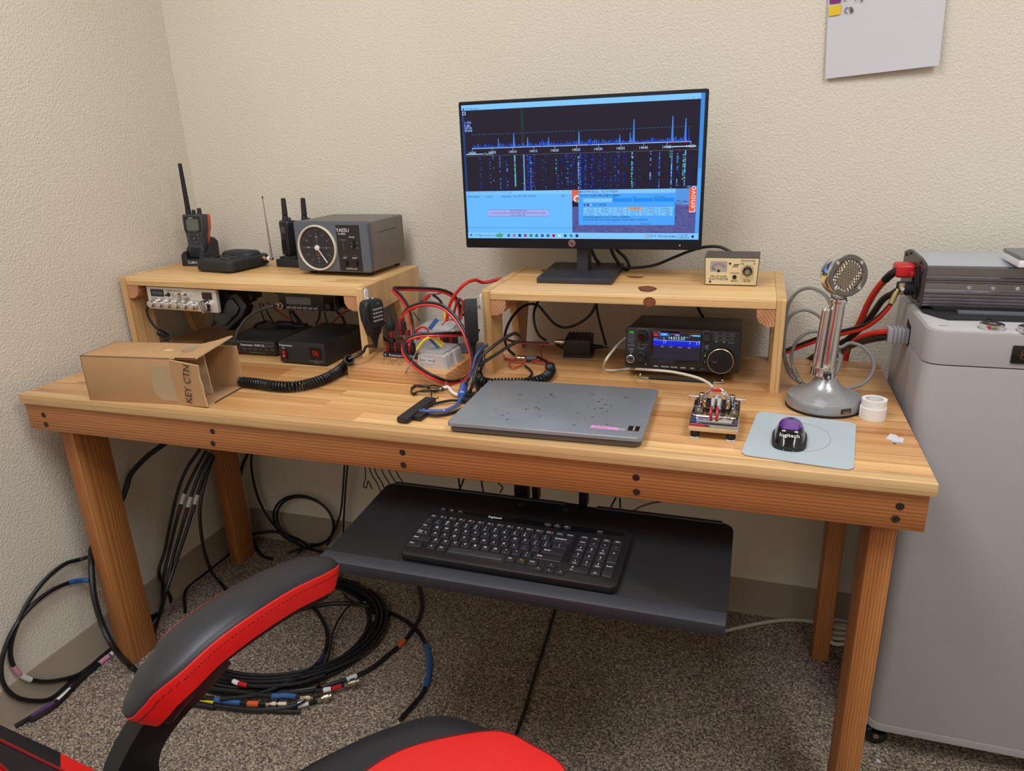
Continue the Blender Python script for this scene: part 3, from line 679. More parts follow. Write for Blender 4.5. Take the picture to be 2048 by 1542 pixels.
# ---- leads behind the boxes under the left riser
m = MB(); a0 = on_y(553, 648, -.19); b0 = on_y(606, 652, -.17); Mx = frame(a0, b0-a0, (0, 0, 1)); m.box(0, .05, -.012, .010, -.012, .012, BLKM, .006, 3, M=Mx); m.box(.045, .085, -.014, .008, -.014, .014, BLKM, .007, 3, M=Mx)
m.tube(crom([a0, on_y(535, 643, -.20), on_y(515, 648, -.205), on_y(508, 655, -.21)], 8), .0032, CBL, 8)
tag(m.build('inline_adapter'), 'black lump-shaped inline adapter with a cord lying behind the modem box', 'adapter')
for k, (ptsp, r, mm, lab) in enumerate((
    ([(519, 606), (524, 628), (532, 650)], .0018, CBL, 'left thin black lead hanging below the riser'),
    ([(524, 606), (535, 625), (551, 652)], .0018, CBL, 'second thin black lead slanting right below the riser'),
    ([(535, 605), (556, 622), (581, 640)], .0022, ORW, 'thin red lead slanting down below the riser'),
    ([(579, 619), (580, 630), (590, 648), (597, 654)], .0026, CBLT, 'brownish lead beside the silver jack plug'),
    ([(583, 622), (595, 638), (606, 652)], .005, CBL, 'thick black lead slanting down to the inline adapter'),
    ([(640, 622), (638, 636), (632, 648)], .0030, CBLT, 'brownish lead hanging under the mobile radio'),
    ([(649, 624), (652, 636), (655, 650)], .0020, CBL, 'thin black lead hanging under the mobile radio'),
    ([(672, 622), (684, 634), (692, 652)], .0036, CBL, 'thick black lead at the right end of the mobile radio'),
    ([(703, 620), (690, 624), (674, 636), (661, 650)], .0022, ORW, 'thin red lead curving behind the power supply'))):
    cable('hanging_lead', lab, 'cable', [on_y(a, b, -.15-.004*k) for a, b in ptsp], r, mm, group='leads hanging under the left riser')

# ================================================================ wooden block with the DC distribution
BH = .030
p = on_z(697, 757, H); q = on_z(893, 776, H); ab = math.atan2(q.y-p.y, q.x-p.x); wb = (q-p).length
CEDX = wood('cedar_block', 0, (226, 176, 122), (176, 120, 74), off=(0, .03, .03), rings=30, dist=3.0, rough=.6, contrast=.4)
e = thing('mounting_board', 'thick plank offcut carrying the power distribution strip and small converter', 'board', p, ab)
m = MB(); m.box(0, wb, 0, .155, 0, BH, CEDX, .002)
m.build('plank', e, centre=True)
m = MB(); random.seed(3)
for r_ in range(4):       # illegible pencilled lines
    x = .045+.006*r_
    for k in range(9):
        x += random.uniform(.004, .008); v = .071-r_*.0125+random.uniform(-.001, .001)
        if random.random() < .85: m.tube([(x, v, BH+.0003), (x+random.uniform(.001, .003), v+random.uniform(.003, .006), BH+.0003), (x+.004, v+random.uniform(-.001, .002), BH+.0003)], .00035, INK, 4)
m.build('pencil_marks', e)
ZB = H+BH
XB = T(p.x, p.y, p.z) @ RZ(ab)
def conn(mb, x, y, z, h, m, w=.0078, d=.0078):
    mb.box(x-w/2, x+w/2, y-d/2, y+d/2, z, z+h, m, .0008); mb.box(x-w/2-.0008, x+w/2+.0008, y-d/2-.0008, y+d/2+.0008, z+h*.42, z+h*.5, m, .0004)
a0 = on_z(767, 713, ZB); b0 = on_z(838, 719, ZB)
e = thing('power_distribution_strip', 'black strip with a row of red and black plug sockets on the plank', 'power strip', a0, math.atan2(b0.y-a0.y, b0.x-a0.x))
m = MB(); m.prism(rrect(.105, .016, .004, 4, .052, .0065), 0, .0105, BLK, bev=.001); m.text('Powerwerx', .034, .0054, .0074, LEG, .0018, FR); m.text('PD-8', .074, .0054, .0074, LEG, .0018, FR)
m.add([(.0075, .009, .0018), (.0045, .0045, .0018), (.0068, .0052, .0018), (.006, .0015, .0018), (.009, .0065, .0018), (.0068, .006, .0018)], [(0, 1, 2, 3, 4, 5)], LEG, FR); m.build('strip_body', e)
for k in range(8):
    m = MB(); conn(m, .0105+k*.0093, .009, .0105, .024, DRED if k % 2 == 0 else BLK); m.build('socket', e, label=('red' if k % 2 == 0 else 'black')+' socket')
for k, (x, h, mm) in enumerate(((.022, .026, DRED), (.0145, .026, BLK), (.064, .03, DRED), (.072, .03, BLK))):
    m = MB(); conn(m, x, .009, .035, h, mm); m.build('plug', e, label=('red' if mm is DRED else 'black')+' plug')
m = MB(); m.lathe([(.0, .061), (.009, .061), (.0115, .067), (.011, .078), (.007, .085), (.003, .096), (0, .096)], RUB, 18, M=T(.0185, .011, 0)); m.box(.009, .030, .000, .018, .034, .044, BLKG, .003); m.build('fuse_boot', e, label='black rubber boot')
m = MB(); conn(m, .040, .02, .05, .03, DRED, .009, .009); conn(m, .049, .02, .05, .03, BLK, .009, .009); conn(m, .044, .024, .062, .028, DRED); m.build('plug_pair', e)

def heatsink(name, label, o, u, W_, D_, H_, text=None, lengthwise=False):
    e = thing(name, label, 'converter', M=frame(o, u, Vector((-u[1], u[0], 0))))
    m = MB(); m.prism([(-.0, 0), (W_, 0), (W_-.002, .004), (W_-.005, H_-.004), (W_-.010, H_), (.010, H_), (.005, H_-.004), (.002, .004)], -D_, 0, ALU, M=FR)
    for k in range(11):
        y = .004+k*(D_-.008)/10
        if not lengthwise: m.box(.008, W_-.008, y-.0014, y+.0012, H_-.001, H_+.006, ALU, .0008)
        else: x = .010+k*(W_-.020)/10; m.box(x-.0013, x+.0011, .003, D_-.003, H_-.001, H_+.0055, ALU, .0008)
    for x in (W_-.004,):
        for k in range(9):
            y = .006+k*(D_-.012)/8
            if 3 <= k <= 4: continue
            m.prism([(x-.002, 0), (x+.006, 0), (x+.001, H_-.002), (x-.006, H_+.002), (x-.010, H_)], -y-.0012, -y+.0012, ALU, M=FR)
    m.build('finned_case', e)
    if text:
        q = MB(); q.rect(.012, .043, .011, .024, .0004, PAPER, T(0, -.0006, 0) @ FR @ RXa(0.0)); q.text(text, .0275, .0175, .0056, INK, .0008, T(0, -.0006, 0) @ FR); q.build('label_sticker', e, label='white paper sticker')
    return e
a0 = on_z(834, 734, ZB); b0 = on_z(890, 739.5, ZB); uu = b0-a0; uu.z = 0
heatsink('voltage_converter', 'small finned silver converter with a white sticker at the front of the plank', a0, uu.normalized(), uu.length+.003, .082, .031, '12VDC - 28VDC', True)
a0 = on_z(826, 692, H+.001); b0 = on_z(884, 697, H+.001); a0 = Vector((.735, -.222, H)); 
heatsink('voltage_converter', 'larger finned silver converter standing behind the plank', Vector((.742, -.232, H)), Vector((1, .02, 0)).normalized(), .105, .085, .058)
# blue tags and yellow wires
for lab, pts in (('blue tape tag standing up behind the plank', [(855, 656), (862, 661), (878, 641), (871, 636)]), ('blue tape tag under the yellow wires of the small converter', [(857, 679), (862, 677), (880, 696), (874, 697)])):
    y = -.345 if pts[0][1] < 660 else -.40
    P = [on_y(a, b, y) for a, b in pts]; n = Vector((0, .0012, 0)); m = MB()
    m.add(P+[v+n for v in P], [(0, 1, 2, 3), (7, 6, 5, 4), (0, 4, 5, 1), (1, 5, 6, 2), (2, 6, 7, 3), (3, 7, 4, 0)], BLUE); tag(m.build('tape_tag'), lab, 'tape')
cable('yellow_wire', 'yellow sleeved wire arching over to the small converter, nearer one', 'wire', [on_y(833, 700, -.43), on_y(843, 686, -.425), on_y(855, 676, -.42), on_y(866, 676, -.41), on_y(876, 686, -.40), on_y(884, 694, -.395)], .0026, YEL)
cable('yellow_wire', 'yellow sleeved wire arching to the small converter, farther one', 'wire', [on_y(848, 681, -.418), on_y(858, 673, -.41), on_y(870, 674, -.40), on_y(880, 682, -.39), on_y(888, 689, -.385)], .0022, YEL)
cable('signal_wire', 'thin black and white wire drooping over the front of the plank', 'wire', [on_y(834, 700, -.432), on_y(829, 712, -.45), on_y(824, 726, -.462), on_y(815, 739, -.468), on_z(810, 752, H+.012), on_z(820, 761, H+.003), on_z(838, 766, H+.003), on_z(860, 771, H+.004)], .0011, mat('grey_thin_wire', (120, 120, 122), .4))
random.seed(11)
for k, lab in enumerate(('loop of thin black wire nearest the front in the tangle left of the laptop', 'loop of thin black wire in the middle of the tangle left of the laptop', 'loop of thin black wire ending near the white sleeve')):
    dz = .003+.003*k
    pts = [on_z(822, 776+3*k, H+dz), on_z(832, 770+2*k, H+dz), on_z(850, 773+k, H+dz), on_z(868, 782-6*k, H+dz), on_z(884+3*k, 775+2*k, H+dz), on_z(870, 784-2*k, H+dz), on_z(852, 780+2*k, H+dz+.002), on_z(836, 783, H+dz), on_z(828, 790-2*k, H+dz), on_z(821, 783, H+dz)]
    cable('thin_wire', lab, 'wire', pts, .0012, CBL, group='thin black wires tangled left of the laptop')
cable('wire_end', 'short black wire end lying on the bench below the tangle', 'wire', [on_z(862, 783, H+.003), on_z(863, 793, H+.002), on_z(867, 798, H+.002), on_z(877, 795, H+.002)], .001, CBL)
cable('sleeved_cable', 'white sleeved cable between the tangle and the blue ferrite', 'cable', [on_z(880, 779, H+.005), on_z(895, 774, H+.006), on_z(903, 783, H+.006), on_z(913, 789, H+.007), on_z(922, 788, H+.010)], .0035, WHT)

# ---- black DC box with blue LED behind, carrying more plugs
a0 = Vector((.838, -.325, H)); 
e = thing('fused_power_box', 'low dark box with red plugs on top behind the plank, blue light at its corner', 'power strip', a0, .30)
m = MB(); m.box(0, .115, 0, .075, 0, .034, CHAR, .002); m.box(.112, .1162, .002, .008, .022, .027, emit((70, 90, 255), 2.5), .001); m.disc(.045, .030, .012, .0345, mat('amber_sticker', (150, 120, 40), .5)); m.build('box_body', e)
for k in range(4):
    q = MB(); conn(q, .018+k*.0105, .045, .034, .03, DRED if k % 2 == 0 else BLK, .0095, .0095); conn(q, .018+k*.0105, .058, .034, .026, DRED if k % 2 == 0 else BLK, .0095, .0095); q.build('plug', e, label=('red' if k % 2 == 0 else 'black')+' plugs')
# ---- zip cords
zipcord('zip_cord', 'red and black cord bent sharply beside the left riser and entering the strip', [on_y(921, 640, -.17), on_y(918, 612, -.165), on_y(906, 592, -.165), on_y(880, 581, -.18), on_y(840, 578, -.21), on_y(800, 577, -.245), on_y(787, 577.5, -.27), on_y(790, 583, -.275), on_y(803, 596, -.285), on_y(816, 617, -.31), on_y(823, 645, -.345), on_y(825, 670, -.365), on_y(820, 690, -.378)], .0032, off=(.6, .1, .8))
zipcord('zip_cord', 'big red and black loop of cord sweeping over and in front of the plank', [on_y(803, 634, -.365), on_y(816, 618, -.36), on_y(845, 608, -.35), on_y(878, 611, -.35), on_y(903, 628, -.36), on_y(923, 655, -.375), on_y(936, 685, -.40), on_y(944, 720, -.44), on_y(941, 744, -.46), on_z(925, 760, H+.006), on_z(900, 765, H+.008), on_y(872, 757, -.472), on_y(840, 739, -.468), on_y(815, 716, -.452), on_y(806, 697, -.44), on_y(813, 680, -.43), on_y(838, 671, -.42), on_y(875, 669, -.41), on_y(915, 668, -.37), on_y(940, 665, -.32), on_y(957, 663, -.29)], .0032, off=(.35, .25, .9))
cable('red_cable', 'thick red cable arching up from the plugs to the right riser', 'cable', [on_y(893, 642, -.21), on_y(899, 612, -.205), on_y(911, 588, -.20), on_y(930, 568, -.19), on_y(950, 560, -.16), on_y(968, 565, -.13), Vector((.945, -.105, .925)), Vector((.960, -.085, .87)), Vector((.962, -.078, .79)), Vector((.962, -.070, .70))], .0042, REDW)
cable('red_wire', 'red wire looping closely behind the black and red plugs', 'wire', [on_y(905, 640, -.20), on_y(912, 610, -.195), on_y(918, 598, -.19), on_y(925, 606, -.19), on_y(923, 630, -.20), on_y(917, 646, -.21)], .0030, mat('maroon_wire_jacket', (140, 34, 38), .4))
cable('red_wire', 'thin red wire running slanted to the blue light of the low dark box', 'wire', [on_y(884, 650, -.28), on_y(895, 640, -.28), on_y(912, 642, -.29), on_y(935, 655, -.31), on_y(950, 663, -.325)], .0013, REDW)
cable('yellow_black_wire', 'yellow and black wires bowing down to the plugs near the wall', 'wire', [on_y(866, 590, -.16), on_y(877, 598, -.16), on_y(886, 612, -.17), on_y(891, 640, -.19)], .0028, YEL, bands=((.0, .45, CBL),))
a0 = on_y(846, 602, -.18); b0 = on_y(859, 590, -.17)
m = MB(); Mx = frame(a0, b0-a0, (0, 0, 1)); m.box(0, (b0-a0).length, -.005, .005, -.004, .004, mat('red_fuse_holder', (200, 62, 48), .4), .0012, M=Mx); m.box(-.009, 0, -.004, .004, -.0035, .0035, BLK, .001, M=Mx)
o = tag(m.build('inline_fuse'), 'red inline fuse holder slanting above the finned converters', 'fuse')
cable('red_wire', 'thin red and black wire running through the inline fuse holder', 'wire', [on_y(824, 622, -.20), on_y(836, 610, -.19), on_y(846, 602, -.18), on_y(859, 590, -.17), on_y(874, 588, -.16), on_y(885, 585, -.155)], .0019, mat('maroon_wire_jacket', (140, 34, 38), .4))
cable('black_lead', 'black lead running behind the left riser leg to the finned converter', 'wire', [on_y(827, 625, -.17), on_y(834, 634, -.175), on_y(840, 641, -.18)], .002, CBLT)
cable('red_wire', 'red loop of wire in front of the larger finned converter', 'wire', [on_y(830, 672, -.335), on_y(834, 660, -.33), on_y(845, 654, -.325), on_y(854, 658, -.325), on_y(858, 668, -.33)], .0026, REDW)
e_ = MB(); e_.lathe([(0, 0), (.008, 0), (.010, .006), (.006, .014), (0, .014)], REDW, 14, M=frame(on_y(838, 671, -.338), (1, 0, 0), (0, .3, 1)) ); tag(e_.build('crimp_terminal'), 'red insulated crimp terminal by the larger finned converter', 'terminal')
for k, (pts, lab) in enumerate((([(922, 612), (930, 600), (938, 604), (942, 618), (944, 640)], 'dark red wire looping nearest the hung right microphone'), ([(918, 600), (926, 606), (932, 622), (936, 648)], 'dark black wire hanging behind the red loops'), ([(926, 632), (932, 620), (938, 628), (940, 646), (944, 652)], 'short black lead going down behind the dark box'))):
    cable('dark_wire', lab, 'wire', [on_y(a, b, -.14-.01*k) for a, b in pts], .0020, mat('maroon_wire_jacket', (140, 34, 38), .4) if k == 0 else CBL)
cable('black_lead', 'black lead leaving the right side of the left riser near the keypad microphone', 'wire', [on_y(752, 665, -.20), on_y(760, 668, -.22), on_y(772, 680, -.25), on_y(782, 683, -.26)], .0034, CBL)
for k in (0, 1): cable('thin_lead', ('upper', 'lower')[k]+' of two thin dark red leads passing behind the keypad microphone', 'wire', [on_y(757, 636+8*k, -.2), on_y(768, 640+5*k, -.2), on_y(778, 646, -.2)], .0015, ORW if k == 0 else CBL)

# ================================================================ hand microphones on hooks
def wall_hook(label, M):
    e = thing('adhesive_hook', label, 'hook', M=M)
    m = MB(); m.prism(rrect(.017, .034, .006, 5), 0, .003, WHT, bev=.0015); m.build('plate', e)
    m = MB(); m.tube(crom([(0, -.004, .003), (0, -.010, .006), (0, -.014, .011), (0, -.012, .016), (0, -.004, .0175)], 6), .0026, WHT, 8); m.build('hook_arm', e)
PANX = .683
wall_hook('white hook on the outside of the left riser beside the keypad microphone', T(PANX+.0002, -.333, .926) @ RX)
e = thing('hand_microphone', 'hand microphone with a silver keypad hung on the left riser', 'microphone', M=T(PANX+.012, -.341, .838) @ RZ(-.32) @ RX)
o2 = [(-.014, 0), (.014, 0), (.020, .018), (.027, .040), (.029, .066), (.025, .079), (.018, .083), (-.018, .083), (-.025, .079), (-.029, .066), (-.027, .040), (-.020, .018)]
m = MB(); m.prism(o2, -.004, .018, BLK, bev=.006, seg=3); m.prism(rrect(.036, .060, .004, 3, .004, .048), .0178, .0205, BLK2, bev=.001)
m.text('MIC', .008, .074, .006, LEGG, .0208); m.build('body', e)
m = MB()
for r_ in range(4):
    for k in range(4): m.prism(rrect(.0058, .0042, .0012, 2, -.007+k*.0075, .035+r_*.0088), .0204, .0218, mat('silver_key', (176, 176, 174), .4, metal=.4), bev=.0006)
m.build('keypad', e)
m = MB(); m.box(-.0305, -.0265, .028, .066, .004, .014, BLK2, .002); m.build('talk_button', e)
m = MB(); m.lathe([(.0125, 0), (.0085, -.010), (.0055, -.022), (.0035, -.034), (0, -.034)][::-1], RUB, 14, M=T(0, .002, .007) @ RXa(-PI/2))
for k in range(5): m.lathe([(.0118-.0016*k, -.002-.0045*k), (.0118-.0016*k, -.0042-.0045*k)][::-1], RUB, 14, M=T(0, .002, .007) @ RXa(-PI/2))
m.build('strain_relief', e)
m = MB(); t0 = e.matrix_world @ Vector((0, -.030, .007)) if False else (T(PANX+.012, -.341, .838) @ RZ(-.32) @ RX) @ Vector((0, -.028, .007))
m.tube(crom([t0, on_y(733, 693, -.40), on_y(727, 703, -.42), on_y(716, 711, -.435), on_y(703, 716, -.445), on_y(697, 719, -.45)], 8), .0033, CBL, 8)
CP = [on_y(699, 718, -.449), on_z(690, 731, H+.017), on_z(672, 745, H+.0135), on_z(648, 758, H+.0128), on_z(620, 767, H+.0128), on_z(585, 773, H+.0128), on_z(550, 772, H+.0128), on_z(515, 767, H+.0128), on_z(480, 763, H+.0128)]
m.coil(CP, .0092, .0027, CBL, per=14, n=6, pitch=.0068)
tag(m.build('coiled_cable'), 'long black coiled cord from the keypad microphone running behind the carton', 'cable')
wall_hook('white hook on the outside of the right riser above the plain microphone', T(.9743, -.345, .926) @ RZ(PI) @ RX)
e = thing('hand_microphone', 'plain-backed black hand microphone hung on the right riser side', 'microphone', M=T(.9665, -.375, .848) @ RZ(PI+.35) @ RX)
m = MB(); m.prism([(x, z*1.05) for x, z in o2], -.006, .022, BLK2, bev=.007, seg=3); m.box(.006, .016, .075, .088, .004, .014, BLK, .002); m.build('body', e)
m = MB(); m.lathe([(.013, 0), (.008, -.014), (.005, -.032), (.0033, -.046), (0, -.046)][::-1], RUB, 14, M=T(0, .004, .008) @ RXa(-PI/2)); m.build('strain_relief', e)
m = MB(); t0 = (T(.9665, -.375, .848) @ RZ(PI+.35) @ RX) @ Vector((0, -.040, .008))
m.tube(crom([t0, on_y(967, 712, -.385), on_y(963, 735, -.40), on_z(957, 752, H+.012)], 8), .0032, CBL, 8)
CP2 = [on_z(955, 748, H+.016), on_z(960, 760, H+.013), on_z(975, 766, H+.0122), on_z(1000, 766, H+.0122), on_z(1035, 766, H+.0122), on_z(1065, 764, H+.0122), on_z(1088, 756, H+.0122), on_z(1101, 744, H+.0122), on_z(1100, 733, H+.0122)]
m.coil(CP2, .0088, .0026, CBL, per=14, n=6, pitch=.0070)
m.tube(crom([on_z(1099, 732, H+.010), on_z(1090, 722, H+.008), on_z(1075, 714, H+.008)], 8), .003, CBL, 8)
tag(m.build('coiled_cable'), 'black coiled cord lying behind the laptop beneath the right riser', 'cable')

# ================================================================ carton
CARD = mat('kraft_cardboard', (176, 136, 92), .8, var=.07, vs=25, bump=.1, bs=400); CARDI = mat('kraft_inside', (166, 128, 88), .85, var=.06, vs=40); CARDE = mat('torn_corrugated_edge', (206, 178, 136), .9, var=.2, vs=300)
TAPE = mat('aged_clear_tape', (172, 146, 112), .35, var=.05, coat=.2)
p = on_z(180, 800.5, H); q = on_z(425, 813, H); ang = math.atan2(q.y-p.y, q.x-p.x); Lb = (q-p).length
e = thing('cardboard_carton', 'long open cardboard carton lying on its side at the left end of the bench', 'box', p, ang)
hb = .100; db = .112; cr_ = Lb-.082
m = MB(); t = .0035
m.box(0, cr_, 0, t, 0, hb, CARD, .001); m.box(0, cr_, db-t, db, 0, hb, CARDI, .001); m.box(0, t, 0, db, 0, hb, CARD, .001); m.box(t, cr_, t, db-t, 0, t, CARDI); m.box(0, cr_, 0, db, hb-t, hb, CARD, .001)
m.add([(cr_-.052, .046, hb+.0004), (cr_-.030, .049, hb+.0004), (cr_-.034, .066, hb+.0004), (cr_-.040, .060, hb+.0004), (cr_-.048, .064, hb+.0004)], [(0, 1, 2, 3, 4)], CARDE)
m.build('carton_body', e)
m = MB(); m.add([(cr_-.048, -.0004, hb*.83), (cr_-.004, -.0004, hb*.81), (cr_+.002, -.0005, hb*.42), (cr_+.006, -.0005, hb*.07), (cr_-.034, -.0004, hb*.09), (cr_-.050, -.0004, hb*.24)], [(5, 4, 3, 2, 1, 0)], TAPE); m.build('tape', e, label='aged clear tape piece')
def flap(pts, th, m0, name, label, extra=None):
    """pts four corners, thickness along the face normal"""
    a, b, c, d = [Vector(v) for v in pts]; n = (b-a).cross(d-a).normalized()*th; k = 6
    A = [a.lerp(b, i/k) for i in range(k+1)]; random.seed(len(name)+int(a.x*1000))
    Dd = [d.lerp(c, i/k)+(c-b)*random.uniform(-.05, .03)*(0 < i < k) for i in range(k+1)]
    m = MB(); vs = A+Dd+[v-n for v in A]+[v-n for v in Dd]; K = k+1; fs = []; es = []
    for i in range(k): fs += [(i, i+1, K+i+1, K+i)]
    m.add(vs, fs, CARD if m0 else CARDI); m.add(vs, [(2*K+i, 3*K+i, 3*K+i+1, 2*K+i+1) for i in range(k)], CARDI if m0 else CARD)
    m.add(vs, [(K+i, K+i+1, 3*K+i+1, 3*K+i) for i in range(k)]+[(0, K, 3*K, 2*K), (K-1, 3*K-1, 4*K-1, 2*K-1), (0, 2*K, 2*K+1, 1)], CARDE)
    if extra: extra(m)
    m.build(name, e, label=label)
fl = .079
def keytxt(m):
    Mx = frame(Vector((cr_+fl*.52, -.0075, hb*.5)), Vector((.13, -.03, 1)), Vector((-1, .07, .13)))
    m.text('KEY CTN', 0, 0, .0225, INK, .0018, Mx, sx=.92)
flap([(cr_, 0, hb*.97), (cr_, 0, .0), (cr_+fl, -.012, .003), (cr_+fl-.006, -.010, hb*.90)], .0032, True, 'front_flap', 'front flap stencilled in black', keytxt)
def mark(m):
    Mx = frame(Vector((cr_+.012, .062, hb+.0045)), Vector((.1, 1, 0)), Vector((-1, .1, .1)))
    m.disc(0, 0, .021, .0008, LEGG, Mx, 28, .0185); m.disc(0, 0, .015, .0008, LEGG, Mx, 28, .0138)
    for k in range(3): m.rect(-.009, .009, -.006+k*.005, -.0045+k*.005, .0008, LEGG, Mx)
flap([(cr_, .006, hb), (cr_+fl*.78, .002, hb+.002), (cr_+fl*.98, db, hb+.020), (cr_, db, hb)], .0032, True, 'top_flap', 'raised torn top flap', mark)
flap([(cr_, db, .0), (cr_, db, hb*.97), (cr_+fl, db+.006, hb*.95), (cr_+fl, db+.012, .0)], .0032, False, 'back_flap', 'back flap', None)
flap([(cr_, .004, .0035), (cr_, db-.003, .0035), (cr_+fl, db+.004, .0036), (cr_+fl*.97, -.006, .0036)][::-1], .0032, False, 'bottom_flap', 'bottom flap')
m = MB(); m.prism([(cr_-.03, .004), (cr_+.042, .004), (cr_+.036, hb-.006), (cr_-.03, hb-.006)], -.064, -.061, CARDE, M=FR); m.build('divider', e, label='inner divider')
m = MB(); m.box(cr_-.02, cr_+.035, .020, .05, .0042, .010, mat('mustard_card', (214, 150, 40), .6), .001); m.build('insert', e, label='yellow card inside')

# ================================================================ laptop and its leads
LAP = mat('scuffed_grey_lid', (138, 143, 148), .36, metal=.3, var=.22, vs=9); LAPB = mat('grey_laptop_base', (92, 90, 90), .4, metal=.3); SCUF = mat('black_scuff', (30, 30, 34), .5)
la = .018; Lw, Ld = .349, .252
e = thing('laptop', 'closed grey laptop with scuffed lid and a pink note on the bench', 'laptop', M=T(1.0225, -.6835, H) @ RZ(la))
m = MB(); m.prism(rrect(Lw-.006, Ld-.008, .012, 5, Lw/2, Ld/2), .0028, .0118, LAPB, bev=.0); m.prism(rrect(Lw-.014, Ld-.016, .012, 5, Lw/2, Ld/2), .0015, .0028, BLK2); m.build('base', e)
m = MB(); m.prism(rrect(Lw, Ld, .010, 5, Lw/2, Ld/2), .0132, .0198, LAP, bev=.0015); random.seed(5)
m.tube([(.01, .0006, .0196), (Lw-.01, .0006, .0196)], .0006, STEEL, 5)
for k in range(42):
    cx = random.choice((random.uniform(.08, .16), random.uniform(.22, .30), random.uniform(.05, .33))); cy = random.uniform(.03, .2); s_ = random.uniform(.0006, .0022)
    m.add([(cx+s_*2.2*math.cos(a)*random.uniform(.5, 1.3), cy+s_*math.sin(a)*random.uniform(.5, 1.3), .01992) for a in [2*PI*i/7 for i in range(7)]], [tuple(range(7))], SCUF)
m.build('lid', e)
m = MB(); m.box(.012, Lw-.012, .0012, Ld-.004, .0117, .0133, BLK); m.build('lid_gap', e)
m = MB(); m.rect(Lw-.029, Lw-.010, .030, .052, .0200, BLKG); m.text('Lenovo', Lw-.0195, .041, .0062, LEG, .0202, ang=PI/2); m.build('badge', e, label='black badge')
m = MB(); m.add([(Lw-.093, .0285, .0201), (Lw-.044, .0275, .0201), (Lw-.0435, .0385, .0201), (Lw-.092, .041, .0201)], [(0, 1, 2, 3)], mat('pink_note', (214, 146, 196), .7)); m.rect(Lw-.043, Lw-.033, .027, .0385, .0200, mat('clear_tape_patch', (150, 158, 164), .2))
m.tube(crom([(Lw-.088, .0315, .0203), (Lw-.084, .036, .0203), (Lw-.080, .032, .0203), (Lw-.075, .0355, .0203), (Lw-.070, .032, .0203), (Lw-.064, .034, .0203)], 4), .0003, PURP, 4); m.build('sticky_note', e, label='pink note')
for x, y in ((.03, .02), (Lw-.03, .02), (.03, Ld-.02), (Lw-.03, Ld-.02)): m = MB(); m.cyl((x, y, 0), (x, y, .0018), .006, RUB, n=12); m.build('foot', e)
def sideplug(label, y, w_, l_, h_):
    M = T(1.0225, -.6835, H) @ RZ(la) @ T(-.0015, y, .0035); e2 = thing('cable_plug', label, 'plug', M=M); q = MB(); q.box(-l_, 0, -w_/2, w_/2, 0, h_, BLK, .0015); q.box(-.002, .004, -w_*.35, w_*.35, .0015, h_-.0015, STEEL); q.build('plug_body', e2); return M @ Vector((-l_, 0, h_/2))
pa = sideplug('black plug farther back in the left side of the laptop', .178, .015, .030, .009)
pb = sideplug('black plug nearer the front in the left side of the laptop', .148, .014, .024, .008)
p = on_z(797, 847, H); q = on_z(853, 806, H); ha = math.atan2(q.y-p.y, q.x-p.x)
e = thing('usb_hub', 'slim black hub stick with a blue and a black lead plugged in', 'hub', p, ha)
m = MB(); m.box(0, (q-p).length+.006, -.020, .004, .001, .0125, BLK2, .003); m.build('hub_body', e)
m = MB(); m.box(-.0012, .0008, -.0145, -.003, .0035, .0095, mat('dirty_metal_port', (70, 64, 56), .4, metal=.6)); m.build('end_port', e)
ld = Vector((math.cos(ha), math.sin(ha), 0)); hubp = lambda a, s, z: Vector(p)+ld*a+Vector((ld.y, -ld.x, 0))*s+Vector((0, 0, z))
m = MB(); m.box(.045, .062, -.0248, -.0195, .003, .0105, BLUEC, .0012); m.build('port_plug', e, label='blue plug shell')
h1 = hubp(.055, .0255, .0065)
cable('usb_lead', 'blue translucent lead from the hub up to its ferrite bead', 'cable', [hubp(.050, .022, .007), on_z(838, 825, H+.006), on_z(864, 822, H+.006), on_z(890, 821, H+.006), on_z(912, 811, H+.006), on_z(922, 797, H+.008), on_z(925, 787, H+.011)], [.0048]*10+[.0036]*60, BLUEC)
a0 = on_z(923, 790, H+.010); b0 = on_z(929, 770, H+.012)
m = MB(); m.cyl(a0, b0, .0085, BLUEC, n=18, bev=.003); m.cyl(a0-(b0-a0)*.15, a0, .005, BLUEC, n=12); tag(m.build('ferrite_bead'), 'blue ferrite bead standing beside the laptop plugs', 'ferrite')
cable('usb_lead', 'dark blue lead rising from the ferrite into the loops by the riser leg', 'cable', [b0, on_y(938, 757, -.49), on_y(945, 738, -.47), on_y(951, 715, -.455), on_y(961, 700, -.44), on_z(975, 742, H+.01) if False else on_y(975, 690, -.42)], .0034, mat('navy_cable', (44, 58, 100), .35))
m = MB(); M = T(p.x, p.y, H) @ RZ(ha); m.box(.018, .048, -.038, -.0205, .002, .0105, BLK, .002, M=M); tag(m.build('usb_plug'), 'black plug in the near side of the hub stick', 'plug')
cable('usb_lead', 'black lead from the near side of the hub to beneath the laptop', 'cable', [M @ Vector((.047, -.030, .006)), on_z(868, 831, H+.005), on_z(890, 829, H+.004), on_z(912, 823, H+.004), on_z(930, 814, H+.004)], .0030)
cable('usb_lead', 'black lead from the far end of the hub to the laptop plug', 'cable', [hubp(.072, .004, .006), on_z(880, 805, H+.006), on_z(900, 801, H+.007), on_z(915, 801, H+.007), pb], .0028)
cable('black_loop', 'shiny black cable looping over the lower part of the right riser leg', 'cable', [pa, on_z(938, 786, H+.012), on_y(946, 765, -.50), on_y(953, 735, -.48), on_y(964, 712, -.455), on_y(985, 694, -.43), on_y(1008, 677, -.40), on_y(1028, 667, -.375), on_y(1038, 671, -.365), on_y(1036, 682, -.37), on_y(1015, 694, -.39), on_y(990, 710, -.41), on_y(968, 724, -.43), on_y(955, 732, -.44)], .0036)
